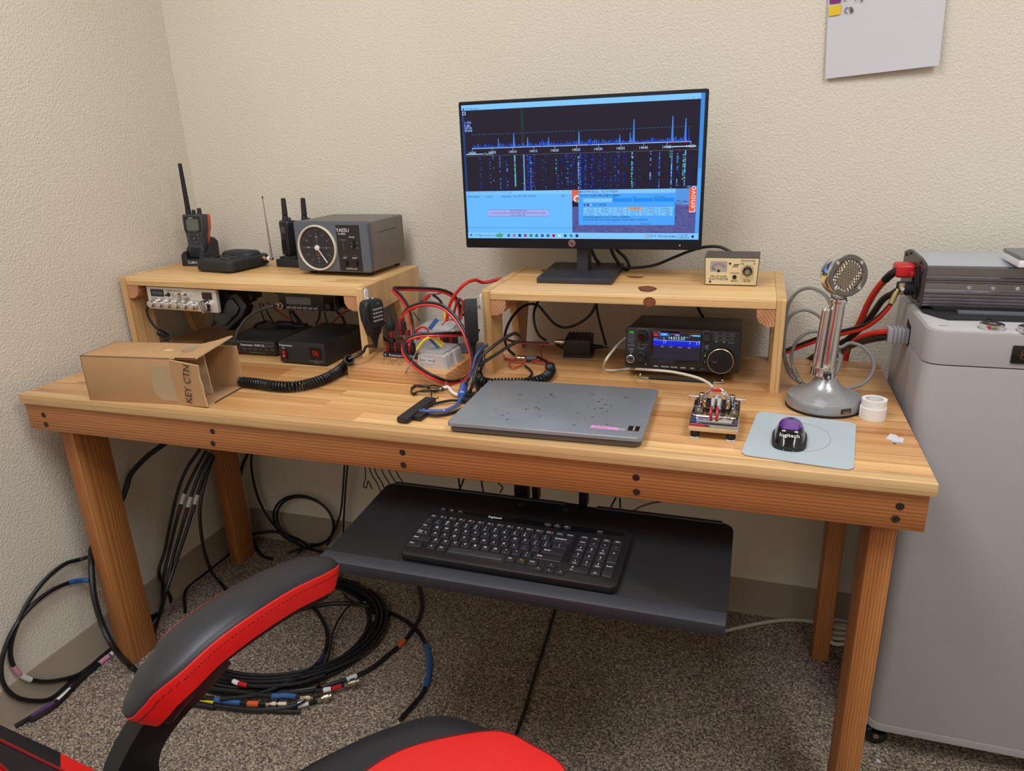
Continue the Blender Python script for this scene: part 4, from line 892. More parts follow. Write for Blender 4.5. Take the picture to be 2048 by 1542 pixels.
cable('black_lead', 'short black lead with flattened end at the rear left corner of the laptop', 'cable', [on_z(952, 754, H+.012), on_z(953, 768, H+.010), on_z(957, 782, H+.006)], [.005]*8+[.0042]*9)

# ================================================================ monitor
MONB = mat('monitor_black', (22, 22, 30), .6, var=.05, spec=.25); MONS = mat('monitor_stand_black', (42, 42, 47), .5, var=.08, bump=.1, bs=900)
ym = -.182
c0 = on_y(935, 496, ym); c1 = on_y(1400, 499.5, ym); c2 = on_y(1420, 180, ym); c3 = on_y(914, 201, ym)
x0 = (c0.x+c3.x)/2; x1 = (c1.x+c2.x)/2; z0 = (c0.z+c1.z)/2; z1 = (c2.z+c3.z)/2; MW = x1-x0; MH = z1-z0
mon = thing('monitor', 'black wide monitor showing a blue spectrum display, standing on the right riser', 'monitor', M=T(x0, ym, z0) @ FR)
m = MB(); m.prism(rrect(MW, MH, .004, 3, MW/2, MH/2), -.012, 0, MONB, bev=.0012); m.prism(rrect(MW*.7, MH*.62, .02, 4, MW/2, MH*.42), -.045, -.0122, MONB, bev=.004, M=T(0, 0, 0)); m.disc(MW*.917, .010, .0013, .0004, LEG); m.build('housing', mon)
m = MB(); m.disc(MW*.475, .0125, .0085, .0008, mat('logo_disc', (130, 92, 92), .5)); m.text('hp', MW*.475, .0125, .0105, MONB, .0012); m.build('logo', mon)
# screen contents, in screen fractions
SX0, SX1, SY0, SY1 = .0065, MW-.0065, .0225, MH-.0075; SW = SX1-SX0; SH = SY1-SY0
m = MB(); GD = emit((33, 28, 44)); SKY = emit((104, 186, 255)); SKY2 = emit((74, 164, 250)); SKYT = emit((128, 200, 255)); BLU = emit((22, 62, 205)); BLU2 = emit((62, 132, 235)); WH = emit((190, 222, 255)); NAV = emit((14, 30, 110)); TX = emit((26, 62, 118)); DIM = emit((16, 22, 74)); GRN = emit((22, 96, 62)); TEAL = emit((70, 214, 190)); LBL = emit((120, 190, 255)); VIO = emit((120, 124, 205)); VIO2 = emit((92, 96, 180)); ORS = emit((236, 96, 56)); PINKB = emit((168, 172, 240)); SALM = emit((232, 160, 110))
def R(u0, u1, v0, v1, mm, w_=.0004): m.rect(SX0+u0*SW, SX0+u1*SW, SY0+v0*SH, SY0+v1*SH, w_, mm)
def TT(t, u, v, s_, mm, w_=.0014, ang=0, left=True, sx=1):
    vs, fs = glyphs(t); wd = (max(p_.x for p_ in vs)-min(p_.x for p_ in vs))*s_*sx
    m.text(t, SX0+u*SW+(wd/2 if left and not ang else 0), SY0+v*SH, s_, mm, w_, ang=ang, sx=sx)
R(0, 1, 0, 1, SKY2, .0002); R(.01, .985, .362, .962, GD); R(0, .985, .962, 1, SKYT); R(.985, 1, .5, 1, emit((60, 140, 225))); R(.0, .01, .362, .962, emit((30, 60, 120)))
R(.006, .012, .964, .978, NAV, .0006); TT('CW Skimmer', .016, .971, .006, TX)
for k, u in enumerate((.938, .958, .978)): R(u-.004, u+.003, .972, .974, TX, .0006)
random.seed(21)
def pk(u): return .545+.006*u
v0 = .684
R(.040, .955, v0-.002, v0+.0015, WH, .0007)
for k in range(330):
    u = .042+k*.00276; h = .009+random.random()**2*.026+(.009 if .25 < u < .9 else 0)*random.random(); R(u, u+.0021, v0, v0+h, BLU if k % 3 else BLU2, .0006)
for u, h_, wd, mm in ((.160, .10, .004, BLU2), (.208, .045, .003, BLU), (.229, .145, .006, BLU2), (.289, .1, .005, BLU2), (.352, .075, .004, BLU), (.380, .095, .004, BLU2), (.508, .14, .006, BLU2), (.553, .06, .008, BLU), (.66, .06, .004, BLU), (.675, .095, .004, BLU2), (.717, .11, .004, BLU2), (.731, .24, .006, BLU2), (.882, .255, .006, BLU2), (.932, .23, .006, BLU2), (.945, .14, .003, BLU)):
    h = h_*.68; wd = wd*.75
    m.add([(SX0+(u-wd)*SW, SY0+v0*SH, .0008), (SX0+(u+wd)*SW, SY0+v0*SH, .0008), (SX0+(u+wd*.4)*SW, SY0+(v0+h)*SH, .0008), (SX0+(u-wd*.4)*SW, SY0+(v0+h)*SH, .0008)], [(0, 1, 2, 3)], mm)
for k in range(60): R(.040+k*.0153, .050+k*.0153, v0+.100, v0+.1028, emit((46, 110, 160)), .0007)
for du in (-.0035, .003): R(.268+du-.0007, .268+du+.0007, v0+.01, .955, GRN, .0009)
for k in range(11): R(.0405+k*.0914-.0006, .0405+k*.0914+.0006, v0-.018, v0, WH, .0007); TT(str(14000+5*k), .0225+k*.0914, v0-.032, .0076, WH)
for u in (.229, .508, .731, .882, .93): R(u-.003, u+.003, v0-.005, v0+.004, emit((230, 60, 110)), .0009)
R(.012, .090, .640, .6455, WH, .0007); TT('Corona', .094, .643, .0066, WH); R(.885, .975, .650, .656, WH, .0007); TT('Static', .860, .653, .0066, WH)
R(.006, .042, .80, .885, NAV, .0007)
for k, t_ in enumerate(('> 15.0', '5 sign', '105 Hz', '50 kHz')): TT(t_, .010, .874-k*.0195, .0064, WH)
R(.004, .018, .930, .953, WH, .0007); R(.006, .016, .934, .949, NAV, .0009)
R(.01, .985, .628, .631, emit((90, 92, 110)), .0008)
# waterfall
for k in range(64):
    u = random.choice((random.uniform(.07, .95), random.gauss(.545, .03), random.gauss(.655, .03), random.gauss(.40, .04), random.gauss(.29, .02))); u = min(.95, max(.06, u)); den = random.uniform(.2, .75); wd = random.uniform(.0014, .0030)
    for j in range(58):
        if random.random() < den*.55:
            v = .366+j*.0045; du = random.uniform(-.001, .001); R(u-wd+du, u+wd+du, v, v+.0032, random.choice((NAV, BLU, BLU, DIM, NAV, BLU2)), .0007)
for u, mm, den, lo in ((.231, TEAL, .72, .39), (.229, LBL, .4, .4), (.505, LBL, .5, .37), (.512, BLU2, .5, .37), (.725, TEAL, .45, .38), (.728, LBL, .35, .37), (.876, TEAL, .4, .58), (.883, LBL, .6, .37), (.905, LBL, .35, .37), (.928, TEAL, .55, .42), (.935, LBL, .7, .37), (.80, LBL, .3, .43), (.835, BLU2, .5, .37), (.41, TEAL, .15, .37), (.46, TEAL, .12, .37), (.30, LBL, .2, .37), (.30, BLU2, .45, .37), (.133, LBL, .1, .38), (.163, BLU2, .45, .37), (.195, LBL, .08, .37)):
    for j in range(52):
        v = .366+j*.005
        if v > lo and random.random() < den: R(u-.0024, u+.0024, v, v+.0042, mm, .0009)
R(.268, .2695, .365, .628, LBL, .001); R(.2715, .2728, .365, .628, WH, .001)
TT('14013.53', .945, .375, .006, LBL)
for k in range(70):
    u = random.uniform(.06, .96) if k % 2 else min(.95, max(.2, random.gauss(.56, .14))); wd = random.uniform(.001, .0035)
    for j in range(22):
        if random.random() < .6: v = .366+j*.0118; R(u-wd, u+wd, v, v+random.uniform(.004, .011), DIM if k % 3 else NAV, .0005)
# lower left log window
R(.002, .477, .048, .364, SKY, .001); R(.002, .477, .339, .364, SKYT, .0012); TT('2024-2025 CWTEST  CWT/WinRTTY  CW  w/1pri.s3db', .006, .352, .0058, emit((86, 140, 210)), sx=.8)
for u, t_ in ((.006, '00:00 00:00'), (.09, '+ Call'), (.167, 'Freq'), (.193, 'Snt'), (.219, 'Rcv'), (.243, 'M1'), (.262, 'CM'), (.287, 'M2'), (.305, 'Pts'), (.432, 'Pts')): TT(t_, u, .322, .0064, TX)
for u in (.415, .44, .463): R(u-.004, u+.004, .352, .3535, TX, .0014)
R(.10, .374, .172, .222, PINKB, .0014); R(.10, .374, .221, .2225, TX, .0016); R(.10, .374, .1715, .173, TX, .0016)
for k, t_ in enumerate(('Log CWOPS25.s3db', 'in dir C:\\Users\\Documents\\N1MM Logger+\\Databases\\1pri.s3db', 'has no QSOs yet')): m.text(t_, SX0+.237*SW, SY0+(.213-.016*k)*SH, .0050, TX, .0018, sx=.98)
R(.002, .477, .080, .0825, emit((46, 120, 180)), .0013)
# desktop wallpaper and the entry window
R(.477, .985, .046, .364, emit((84, 88, 150)), .0006); R(.88, .985, .25, .364, emit((84, 150, 225)), .0007)
random.seed(4)
for k in range(700):
    u = random.uniform(.478, .965); v = random.uniform(.048, .28); R(u, u+random.uniform(.004, .018), v, v+random.uniform(.002, .006), random.choice((emit((96, 104, 170)), emit((76, 80, 140)), emit((106, 106, 160)), emit((64, 68, 124)))), .0008)
_SY = SY0; SY0 = SY0-.021*SH
R(.478, .503, .305, .385, ORS, .0010); m.disc(SX0+.499*SW, SY0+.32*SH, .008, .0012, WH, n=20, r0=.0045); R(.478, .503, .262, .305, GD, .0012)
R(.505, .902, .125, .385, SKY2, .0016); R(.505, .902, .356, .385, SKYT, .0018); TT('N1MM Entry  Op KF7SSW', .520, .370, .0072, TX, .0022); R(.509, .516, .364, .376, NAV, .002)
for u in (.84, .865, .89): R(u-.004, u+.004, .370, .3717, TX, .0022)
for u, t_ in ((.511, 'File'), (.529, 'Edit'), (.55, 'View'), (.571, 'Tools'), (.594, 'Config'), (.622, 'Window'), (.654, 'Help')): TT(t_, u, .343, .0068, TX, .0022)
for u, t_ in ((.650, 'Snt'), (.733, 'Rcv'), (.815, 'CW Name')): TT(t_, u, .329, .0055, TX, .0022)
R(.525, .646, .294, .322, SKYT, .0020)
for u0, u1 in ((.650, .730), (.734, .813), (.817, .898)): R(u0, u1, .294, .322, emit((30, 140, 244)), .0020)
m.disc(SX0+.531*SW, SY0+.275*SH, .0022, .002, emit((30, 90, 130)), n=12); m.disc(SX0+.545*SW, SY0+.275*SH, .0026, .002, emit((120, 24, 90)), n=12); m.disc(SX0+.558*SW, SY0+.275*SH, .0026, .002, SKYT, n=12)
TT('Run', .565, .275, .0066, TX, .0022); TT('S&P', .590, .275, .0066, TX, .0022); TT('26', .608, .275, .0085, TX, .0022)
for j, n_ in enumerate((6, 6, 8)):
    names = (('F1 CQ', 'F2 Exch', 'F3 TU', 'F4 MyCall', 'F5 HisCall', 'F6 Repeat'), ('F7 Space', 'F8 Agn?', 'F9 Nr?', 'F10 Call?', 'F11 Space', 'F12 Wipe'), ('Esc: Stop', 'Wipe', 'Log It', 'Edit', 'Mark', 'Store', 'Spot It', 'QRZ'))[j]
    for k in range(n_):
        u0 = .525+k*.371/n_; R(u0+.001, u0+.371/n_-.002, .238-j*.0215, .256-j*.0215, SALM if (j == 0 and k == 3) else SKYT, .0020); m.text(names[k], SX0+(u0+.185/n_)*SW, SY0+(.247-j*.0215)*SH, .0052, TX, .0023)
TT('Heading appears here when enabled.', .525, .186, .0070, TX, .0022); TT('Call history UserText appears here when enabled.', .525, .166, .0070, TX, .0022); TT('Not found', .765, .134, .005, TX, .0022)
SY0 = _SY
R(.957, .985, .205, .37, ORS, .0022); m.text('Lenovo', SX0+.971*SW, SY0+.288*SH, .0185, emit((225, 225, 240)), .0028, ang=PI/2, sx=1.0)
# taskbar
R(0, 1, 0, .046, SKYT, .0024)
for a_, b_ in ((0, 0), (.005, 0), (0, .009), (.005, .009)): R(.010+a_, .0142+a_, .016+b_, .0235+b_, NAV, .0028)
TT('Type here to search', .044, .023, .0075, TX, .0028)
m.disc(SX0+.036*SW, SY0+.025*SH, .0022, .0028, TX, n=12, r0=.0015)
m.add([(SX0+.15*SW+.009*math.cos(2*PI*i/12)*(1.15 if i % 2 else .85), SY0+.023*SH+.0052*math.sin(2*PI*i/12)*(1.2 if i % 2 else .9), .0028) for i in range(12)], [tuple(range(12))], emit((80, 170, 150)))
for k, c_ in enumerate(((60, 100, 170), (150, 120, 130), (20, 50, 110), (150, 60, 110), (40, 130, 80), (20, 100, 190), (40, 80, 150), (50, 90, 160), (170, 30, 50), (190, 220, 250), (20, 100, 90), (40, 130, 200), (30, 50, 120))): R(.185+k*.0255, .197+k*.0255, .012, .034, emit(c_), .0028)
m.disc(SX0+.795*SW, SY0+.023*SH, .0042, .0028, emit((200, 110, 130)), n=16, r0=.0028)
TT('33°F  Mostly sunny', .805, .023, .0074, TX, .0028); TT('^ .. )) ', .88, .023, .006, TX, .0028); TT('11:26 AM', .918, .031, .0056, TX, .0028); TT('12/28/2024', .916, .014, .0056, TX, .0028); R(.972, .982, .013, .031, NAV, .0028)
m.v = [Vector((v.x, v.y, v.z*.35+.0001)) for v in m.v]
m.build('screen', mon, label='lit screen with spectrum and log windows')
xs0 = on_y(1157, 520, -.15).x; xs1 = on_y(1179, 520, -.15).x; b0 = Vector((0, 0, 0)); Mi = (T(x0, ym, z0) @ FR).inverted()
m = MB(); m.M = Mi; m.prism([(-.166, RZT+.012), (-.166, z0+.12), (-.140, z0+.12), (-.128, z0+.02), (-.128, RZT+.012)], xs0, xs0+.026, MONS, bev=.002, M=RX); m.build('stand_column', mon)
bp = [on_z(1075, 565, RZT), on_z(1226, 571, RZT), on_z(1246, 534, RZT), on_z(1104, 528, RZT)]
yb0 = (bp[0].y+bp[1].y)/2; ybk = yb0+.205
m = MB(); m.M = Mi; m.prism([(bp[0].x, yb0), (bp[1].x-.004, yb0), (bp[1].x-.012, ybk), (bp[0].x-.012, ybk)], RZT+.0005, RZT+.0125, MONS, bev=.0015); m.build('stand_base', mon)
for k, (pts, r, lab) in enumerate((([(1181, 495), (1190, 515), (1200, 528), (1203, 533)], .0040, 'black monitor lead dropping beside the stand column'), ([(1222, 496), (1228, 512), (1243, 533), (1255, 538), (1258, 530), (1250, 515), (1237, 503), (1232, 497)], .0040, 'black monitor lead looping under the right half of the screen'), ([(1249, 536), (1275, 535), (1310, 530), (1345, 516), (1380, 502), (1410, 494), (1440, 494), (1462, 504)], .0034, 'black cable running from the monitor stand to behind the wattmeter'))):
    cable('monitor_cable', lab, 'cable', [on_y(a, b, -.075-.006*k) for a, b in pts], r)

# ---- wattmeter
p = on_z(1411, 568.5, RZT); q = on_z(1512, 571.5, RZT); wv = (q-p).length
e = thing('wattmeter', 'small beige-faced meter box with a dial window and knob on the right riser', 'meter', M=T(p.x, p.y, RZT) @ RZ(math.atan2(q.y-p.y, q.x-p.x)*.4))
WC = mat('brown_grey_case', (76, 70, 64), .55, var=.05); hw = .056
m = MB(); m.prism([(-.001, .002), (wv+.001, .002), (wv+.004, hw+.003), (-.004, hw+.003)], -.075, .006, WC, M=FR, bev=.001); m.build('cover', e)
m = MB(); P = FR @ T(0, 0, .0062); m.prism([(.0005, .002), (wv-.0005, .002), (wv+.002, hw+.0005), (-.002, hw+.0005)], -.002, .001, BEIGE, M=P); P = P @ T(0, 0, .0011)
m.text('MFJ HF SWR', .026, .0185, .0062, INK, .0003, P); m.text('WATTMETER', .026, .0130, .0068, INK, .0003, P); m.text('SWR/POWER', .083, .052, .0048, INK, .0003, P); m.text('300', .072, .046, .0045, INK, .0003, P); m.text('30', .095, .046, .0045, INK, .0003, P)
m.text('MODEL', .083, .0125, .0042, INK, .0003, P); m.text('MFJ-815', .083, .009, .0042, INK, .0003, P); m.text('FORWARD', .058, .0265, .0038, INK, .0003, P); m.text('REFLECT', .058, .0095, .0038, INK, .0003, P)
for k in range(3): m.add([(.053+k*.0035, .038, .0003), (.0545+k*.0035, .038, .0003), (.0575+k*.0035, .0445, .0003), (.056+k*.0035, .0445, .0003)], [(0, 1, 2, 3)], INK, P)
m.rect(.056, .0665, .0435, .0448, .0003, INK, P); m.tube([P @ Vector((.083+.0115*math.cos(a), .0315+.0115*math.sin(a), .0003)) for a in [-.9+i*4.9/20 for i in range(21)]], .0003, INK, 4)
for u, v in ((.0475, .046), (.0095, .0075)): m.disc(u, v, .0024, .0005, mat('screw_head', (66, 58, 52), .4, metal=.6), P, 12)
m.build('face_plate', e)
m = MB(); m.rect(.0085, .042, .029, .0505, .0004, mat('grey_meter_face', (156, 152, 150), .4), P)
for rr in (.016, .0125): m.tube([P @ Vector((.0255+rr*math.cos(a), .0305+rr*math.sin(a)*.95, .0007)) for a in [.5+i*2.15/14 for i in range(15)]], .0003, INK if rr > .014 else RED, 4)
m.add([(.0185, .032, .0008), (.0195, .032, .0008), (.0120, .0395, .0008), (.0115, .039, .0008)], [(0, 1, 2, 3)], INK, P); m.disc(.0255, .0305, .003, .0008, INK, P, 10); m.text('MFJ', .0145, .0335, .0045, INK, .0007, P); m.build('meter_window', e)
m = MB(); m.lathe([(.0095, 0), (.0095, .006), (.0088, .008), (.0062, .0085), (.0062, .014), (.0055, .015), (0, .015)], BLKG, 24, M=P @ T(.083, .0315, 0)); m.disc(.083, .0315, .0054, .0152, STEEL, P, 20); m.build('range_knob', e)
m = MB(); m.lathe([(.0042, 0), (.0042, .004), (.0035, .005), (0, .005)], BLK, 16, M=P @ T(.058, .0185, 0)); m.build('push_button', e)

# ================================================================ HF transceiver under the right riser
yt = -.305
c0 = on_y(1249, 736, yt); c1 = on_y(1478, 747, yt); XW = (c1-c0).length; zf = (c0.z+c1.z)/2
TM = T(c0.x, yt, zf) @ RXa(-.10)
e = thing('hf_transceiver', 'black desktop transceiver with a lit blue frequency screen and large tuning dial', 'radio', M=TM)
XH = .088
m = MB(); m.box(.003, XW-.003, .010, .205, .002, XH-.002, BLKM, .003)
for g in (0, 1):
    for r_ in range(3):
        for k in range(17): m.box(.042+g*.085+k*.0041, .0443+g*.085+k*.0041, .045+r_*.010, .052+r_*.010, XH-.0021, XH-.0016, BLK)
m.build('case', e)
m = MB(); m.prism([(.004, 0), (XW-.004, 0), (XW, .004), (XW, XH-.003), (XW-.003, XH), (.003, XH), (0, XH-.003), (0, .004)], -.012, 0, BLK, M=FR, bev=.003)
m.prism(rrect(.112, XH-.012, .003, 3, .109, XH/2+.004), 0, .0045, BLK, M=FR, bev=.0015)
P = FR @ T(0, 0, .0004)
m.text('ICOM', .066, .0805, .0062, LEGG, .0047, P)
for v, t_ in ((.0735, 'POWER'), (.0635, 'TRANSMIT'), (.0555, 'TUNER'), (.0475, 'VOX/BK-IN'), (.0405, 'PHONES')): m.text(t_, .0125, v, .0036, LEGG, .0003, P)
for k in range(4): m.rect(.006, .020, .0685-k*.009, .0692-k*.009, .0003, LEGG, P)
m.text('TWIN PBT CLR', .036, .0855, .0034, LEGG, .0003, P); m.text('AF RF/SQL', .034, .0425, .0034, LEGG, .0003, P); m.text('MIC', .0125, .0285, .0034, LEGG, .0003, P)
for u, v, t_ in ((.029, .052, 'P.AMP'), (.042, .052, 'NOTCH'), (.029, .0465, 'NB'), (.042, .0465, 'NR')): m.text(t_, u, v, .0033, LEGG, .0003, P)
for k, (u, v, t_) in enumerate(((.187, .0815, 'RIT'), (.202, .0815, 'TX'), (.217, .0815, 'CLEAR'), (.187, .0735, 'SPLIT'), (.202, .0735, 'A/B'), (.217, .0735, 'V/M'), (.217, .0645, 'SPEECH'))): m.text(t_, u, v, .0036, LEGG, .0003, P)
m.text('MULTI', .167, .0865, .0034, LEGG, .0003, P); m.rect(.181, .223, .0775, .0779, .0003, LEGG, P); m.rect(.181, .223, .0695, .0699, .0003, LEGG, P)
m.rect(.0085, .017, .0762, .0785, .0004, emit((60, 190, 40)), P); m.rect(.160, .1665, .0335, .0362, .0006, emit((110, 235, 60)), P); m.text('TX/RX', .163, .040, .0032, emit((80, 180, 50)), .0004, P)
m.rect(.1585, .167, .0195, .0240, .0003, LEGG, P); m.text('AUTO', .163, .0065, .0036, LEGG, .0003, P)
m.disc(.045, .0095, .0016, .0004, LEGG, P, 10); m.rect(.022, .041, .0085, .0105, .0004, RUB, P)
m.build('front_panel', e)
m = MB(); P2 = FR @ T(.0595, .024, .0046); WW, HH = .096, .056; SK = emit((40, 60, 220)); SD = emit((40, 36, 50))
m.prism(rrect(WW+.006, HH+.012, .002, 2, WW/2, HH/2-.002), -.0005, .0002, BLKG, M=P2); m.rect(0, WW, 0, HH, .0004, SD, P2); m.rect(0, WW, .0285, .0405, .0006, emit((20, 30, 210)), P2); m.rect(0, WW, .0395, .0405, .0008, emit((130, 180, 255)), P2)
for u, h in ((.022, .011), (.026, .006), (.075, .005), (.089, .005), (.094, .007)): m.rect(u-.0005, u+.0005, .034, .035+h, .0009, emit((150, 200, 255)), P2)
random.seed(8)
for k in range(60): u = random.uniform(0, .095); v = random.uniform(.0285, .0385); m.rect(u, u+.0008, v, v+.001, .0009, emit((60, 90, 250)), P2)
m.rect(0, .010, .0485, .0535, .0008, emit((205, 40, 40)), P2); m.rect(.0125, .031, .0490, .0555, .0008, emit((30, 120, 230)), P2); m.text('CW', .0217, .0522, .006, emit((230, 240, 255)), .0011, P2); m.rect(.044, .054, .0495, .0545, .0008, emit((20, 60, 140)), P2); m.text('FIL2', .049, .052, .0048, emit((230, 240, 255)), .0011, P2)
m.tube([P2 @ Vector(v) for v in ((.032, .0505, .001), (.035, .0505, .001), (.037, .0545, .001), (.041, .0545, .001), (.043, .0505, .001))], .0002, LEG, 4)
m.rect(.082, .0955, .0508, .0538, .0008, emit((80, 190, 255)), P2); m.text('11:26', .0785, .0525, .0038, emit((230, 240, 255)), .0011, P2); m.text('VFO A  1', .068, .0480, .0036, emit((150, 210, 255)), .0011, P2)
m.text('14.013.53', .0475, .0452, .0088, emit((205, 250, 250)), .0011, P2)
m.rect(.012, .028, .0452, .0457, .0009, emit((220, 70, 60)), P2); m.rect(0, .012, .0435, .044, .0009, emit((80, 150, 240)), P2); m.text('-25.0', .004, .0425, .0034, emit((80, 180, 255)), .0011, P2)
for k, t_ in enumerate(('14.0', '14.1', '14.15', '14.2')): m.text(t_, .0185+k*.0185, .0265, .0036, emit((180, 210, 255)), .0011, P2)
m.rect(.054, .0955, .0572, .0577, .0006, LEGO, P2); m.build('display', e, label='lit blue and dark screen')
for k, t_ in enumerate(('MENU', 'FUNCTION', 'M.SCOPE', 'QUICK', 'EXIT')):
    m = MB(); m.prism(rrect(.0165, .0095, .001, 2, .067+k*.0188, .0085), 0, .003, BLK2, M=FR, bev=.0008); m.text(t_, .067+k*.0188, .0072, .0034, LEG, .0032, FR); m.rect(.0595+k*.0188, .0745+k*.0188, .0120, .0126, .0032, LEGG, FR); m.build('key', e)
for u, v in ((.0365, .071), (.0350, .0275)):
    m = MB(); m.lathe([(.0115, 0), (.0115, .004), (.0102, .006), (.0098, .013), (.0085, .0145), (0, .0145)], BLK2, 28, M=FR @ T(u, v, 0)); m.lathe([(.0072, .0145), (.0072, .020), (.006, .0215), (0, .0215)], BLKG, 24, M=FR @ T(u, v, 0)); m.build('knob', e)
m = MB(); m.lathe([(.0085, 0), (.0085, .008), (.0075, .010), (0, .010)], BLK2, 24, M=FR @ T(.168, .0735, 0)); m.build('multi_knob', e)
for a in (.9, -.9):
    m = MB(); m.box(-.0065, .0065, -.0014, .0014, 0, .002, mat('grey_key', (98, 98, 100), .5), .0006, M=FR @ T(.168, .053, 0) @ Matrix.Rotation(a, 4, 'Z')); m.build('pass_band_key', e)
for u, v in ((.187, .0655), (.202, .0655)):
    m = MB(); m.prism(rrect(.012, .0055, .001, 2, u, v), 0, .002, BLK2, M=FR, bev=.0005); m.add([(u-.002, v+(.001 if u < .19 else -.001), .0022), (u+.002, v+(.001 if u < .19 else -.001), .0022), (u, v+(-.0015 if u < .19 else .0015), .0022)], [(0, 1, 2), (2, 1, 0)], LEG, FR); m.build('arrow_key', e)
m = MB(); TD = FR @ T(.198, .0285, 0)
m.lathe([(.0275, 0), (.0275, .003), (.0262, .005), (.0258, .017), (.0245, .019), (.0242, .0192), (.0238, .0182), (0, .0178)], BLKG, 56, M=TD)
m.lathe([(.0262, .0175), (.0258, .0190), (.0247, .0196), (.0243, .0188)], mat('gold_rim', (190, 165, 120), .3, metal=.8), 56, M=TD)
SPN = mat('spun_black_metal', (60, 60, 64), .28, metal=.9)
m.lathe([(.0237, .0184), (.0, .0184)], SPN, 48, M=TD); m.lathe([(.0075, .0186), (.0055, .0172), (0, .0170)], BLK, 20, M=TD @ T(-.0115, .004, .0006)); m.build('tuning_dial', e)
m = MB(); m.lathe([(.0085, 0), (.0085, .003), (.0070, .0035), (.0065, .0014)], CHROME, 26, M=FR @ T(.0125, .0195, 0)); m.disc(.0125, .0195, .0067, .0012, RUB, FR, 24)
for k in range(7): a = 2*PI*k/7; m.disc(.0125+.0038*math.cos(a), .0195+.0038*math.sin(a), .0009, .0018, LEGG, FR, 8)
m.build('microphone_socket', e)
m = MB(); m.lathe([(.0032, .0003), (.0020, .0003)][::1], GREY, 16, M=FR @ T(.0135, .0355, 0)); m.disc(.0135, .0355, .002, .0004, RUB, FR, 12); m.build('phones_socket', e)
Ti = TM.inverted(); m = MB()
fl_ = on_z(1283, 757, H+.003); fr_ = on_z(1443, 768, H+.003); ua = TM @ Vector((.035, .030, .002)); ub = TM @ Vector((XW-.032, .030, .002))
yy = yt-.004
m.tube(crom([Ti @ v for v in (ua, Vector((ua.x, yy, H+.010)), Vector((ua.x+.006, yy-.002, H+.0028)), Vector(((ua.x+ub.x)/2, yy-.002, H+.0028)), Vector((ub.x-.006, yy-.002, H+.0028)), Vector((ub.x, yy, H+.010)), ub)], 6), .0022, STEEL, 8)
m.tube([Ti @ Vector((ua.x+.018, yy-.002, H+.0032)), Ti @ Vector((ub.x-.018, yy-.002, H+.0032))], .0036, RUB, 8); m.build('tilt_stand', e)
zb_ = (TM @ Vector((0, .18, 0))).z
for x in (.03, XW-.03):
    b_ = TM @ Vector((x, .18, .002)); m = MB(); m.M = Ti; m.cyl((b_.x, b_.y, H), (b_.x, b_.y, b_.z+.003), .008, RUB, n=14); m.build('foot', e)
cable('keyer_lead', 'cream lead from beside the transceiver to the telegraph key', 'cable', [on_y(1283, 648, -.20) if False else on_y(1252, 675, -.24), on_y(1240, 685, -.25), on_y(1225, 702, -.28), on_y(1212, 720, -.31), on_z(1207, 738, H+.004), on_z(1225, 741, H+.004), on_z(1260, 738, H+.006), on_y(1300, 740, -.385), on_y(1345, 744, -.41), on_y(1390, 754, -.43), on_y(1415, 765, -.455), on_y(1426, 776, -.485)], .0028, WCBL)

# ---- small black inline filter box and wiring by the left leg of the right riser
a0 = on_z(1133, 710, H+.008); b0 = on_z(1178, 709, H+.008)
e = thing('filter_box', 'small black finned box with plugs and leads on the bench under the right riser', 'radio equipment', M=frame(a0, Vector((1, .10, 0)), (0, 0, 1)))
m = MB(); m.box(-.006, .056, 0, .036, -.075, -.0005, BLKM, .002)
for k in range(7): m.box(-.002+k*.008, .001+k*.008, .036, .0385, -.07, -.004, BLKM)
m.prism([(-.010, -.008), (.06, -.008), (.058, .001), (-.008, .001)], -.07, -.004, BLK); m.build('housing', e)
m = MB(); m.rect(-.0062, -.006, .006, .026, 0, PAPER); m.box(-.0066, -.0061, .006, .027, -.012, -.006, PAPER); m.build('side_label', e)
m = MB(); m.cyl((-.006, .025, -.022), (-.030, .026, -.022), .0055, NICKEL, n=14); m.cyl((-.012, .025, -.022), (-.018, .025, -.022), .0075, NICKEL, n=12); m.build('coax_plug', e)
m = MB(); m.cyl((-.006, .010, -.03), (-.03, .020, -.03), .008, RUB, .005, n=12); m.build('strain_relief', e); m = MB(); m.cyl((.056, .014, -.03), (.082, .013, -.032), .006, RUB, .004, n=12); m.cyl((.082, .013, -.032), (.096, .011, -.034), .003, RUB, .001, n=10); m.build('strain_relief', e)
cable('coax_lead', 'black coax from the filter box looping up behind the riser shelf, left one', 'cable', [on_y(1092, 681, -.19), on_y(1078, 670, -.20), on_y(1069, 648, -.20), on_y(1068, 625, -.19), on_y(1075, 605, -.17), on_y(1084, 592, -.15)], .0030)
cable('coax_lead', 'black coax swinging in a wave under the right riser', 'cable', [on_y(1030, 711, -.25), on_y(1018, 700, -.25), on_y(1010, 682, -.25), on_y(1012, 660, -.24), on_y(1024, 635, -.22), on_y(1042, 616, -.19), on_y(1060, 608, -.17), on_y(1077, 612, -.16), on_y(1093, 630, -.15), on_y(1110, 648, -.14), on_y(1130, 655, -.13), on_y(1155, 648, -.13), on_y(1180, 630, -.12), on_y(1193, 606, -.12)], .0033)
cable('coax_lead', 'straight black lead hanging from the right riser to the right end of the filter box', 'cable', [on_y(1192, 605, -.11), on_y(1196, 630, -.12), on_y(1205, 665, -.13), on_y(1212, 690, -.15)], .0030)
cable('coax_lead', 'short black lead dropping behind the transceiver top', 'cable', [on_y(1394, 608, -.11), on_y(1399, 622, -.12), on_y(1406, 634, -.14)], .0034)
zipcord('power_lead', 'black and red lead running from the riser leg to the filter box', [on_y(1012, 679, -.20), on_y(1030, 684, -.20), on_y(1060, 686, -.195), on_y(1098, 687, -.19)], .0020, off=(0, 0, 1))
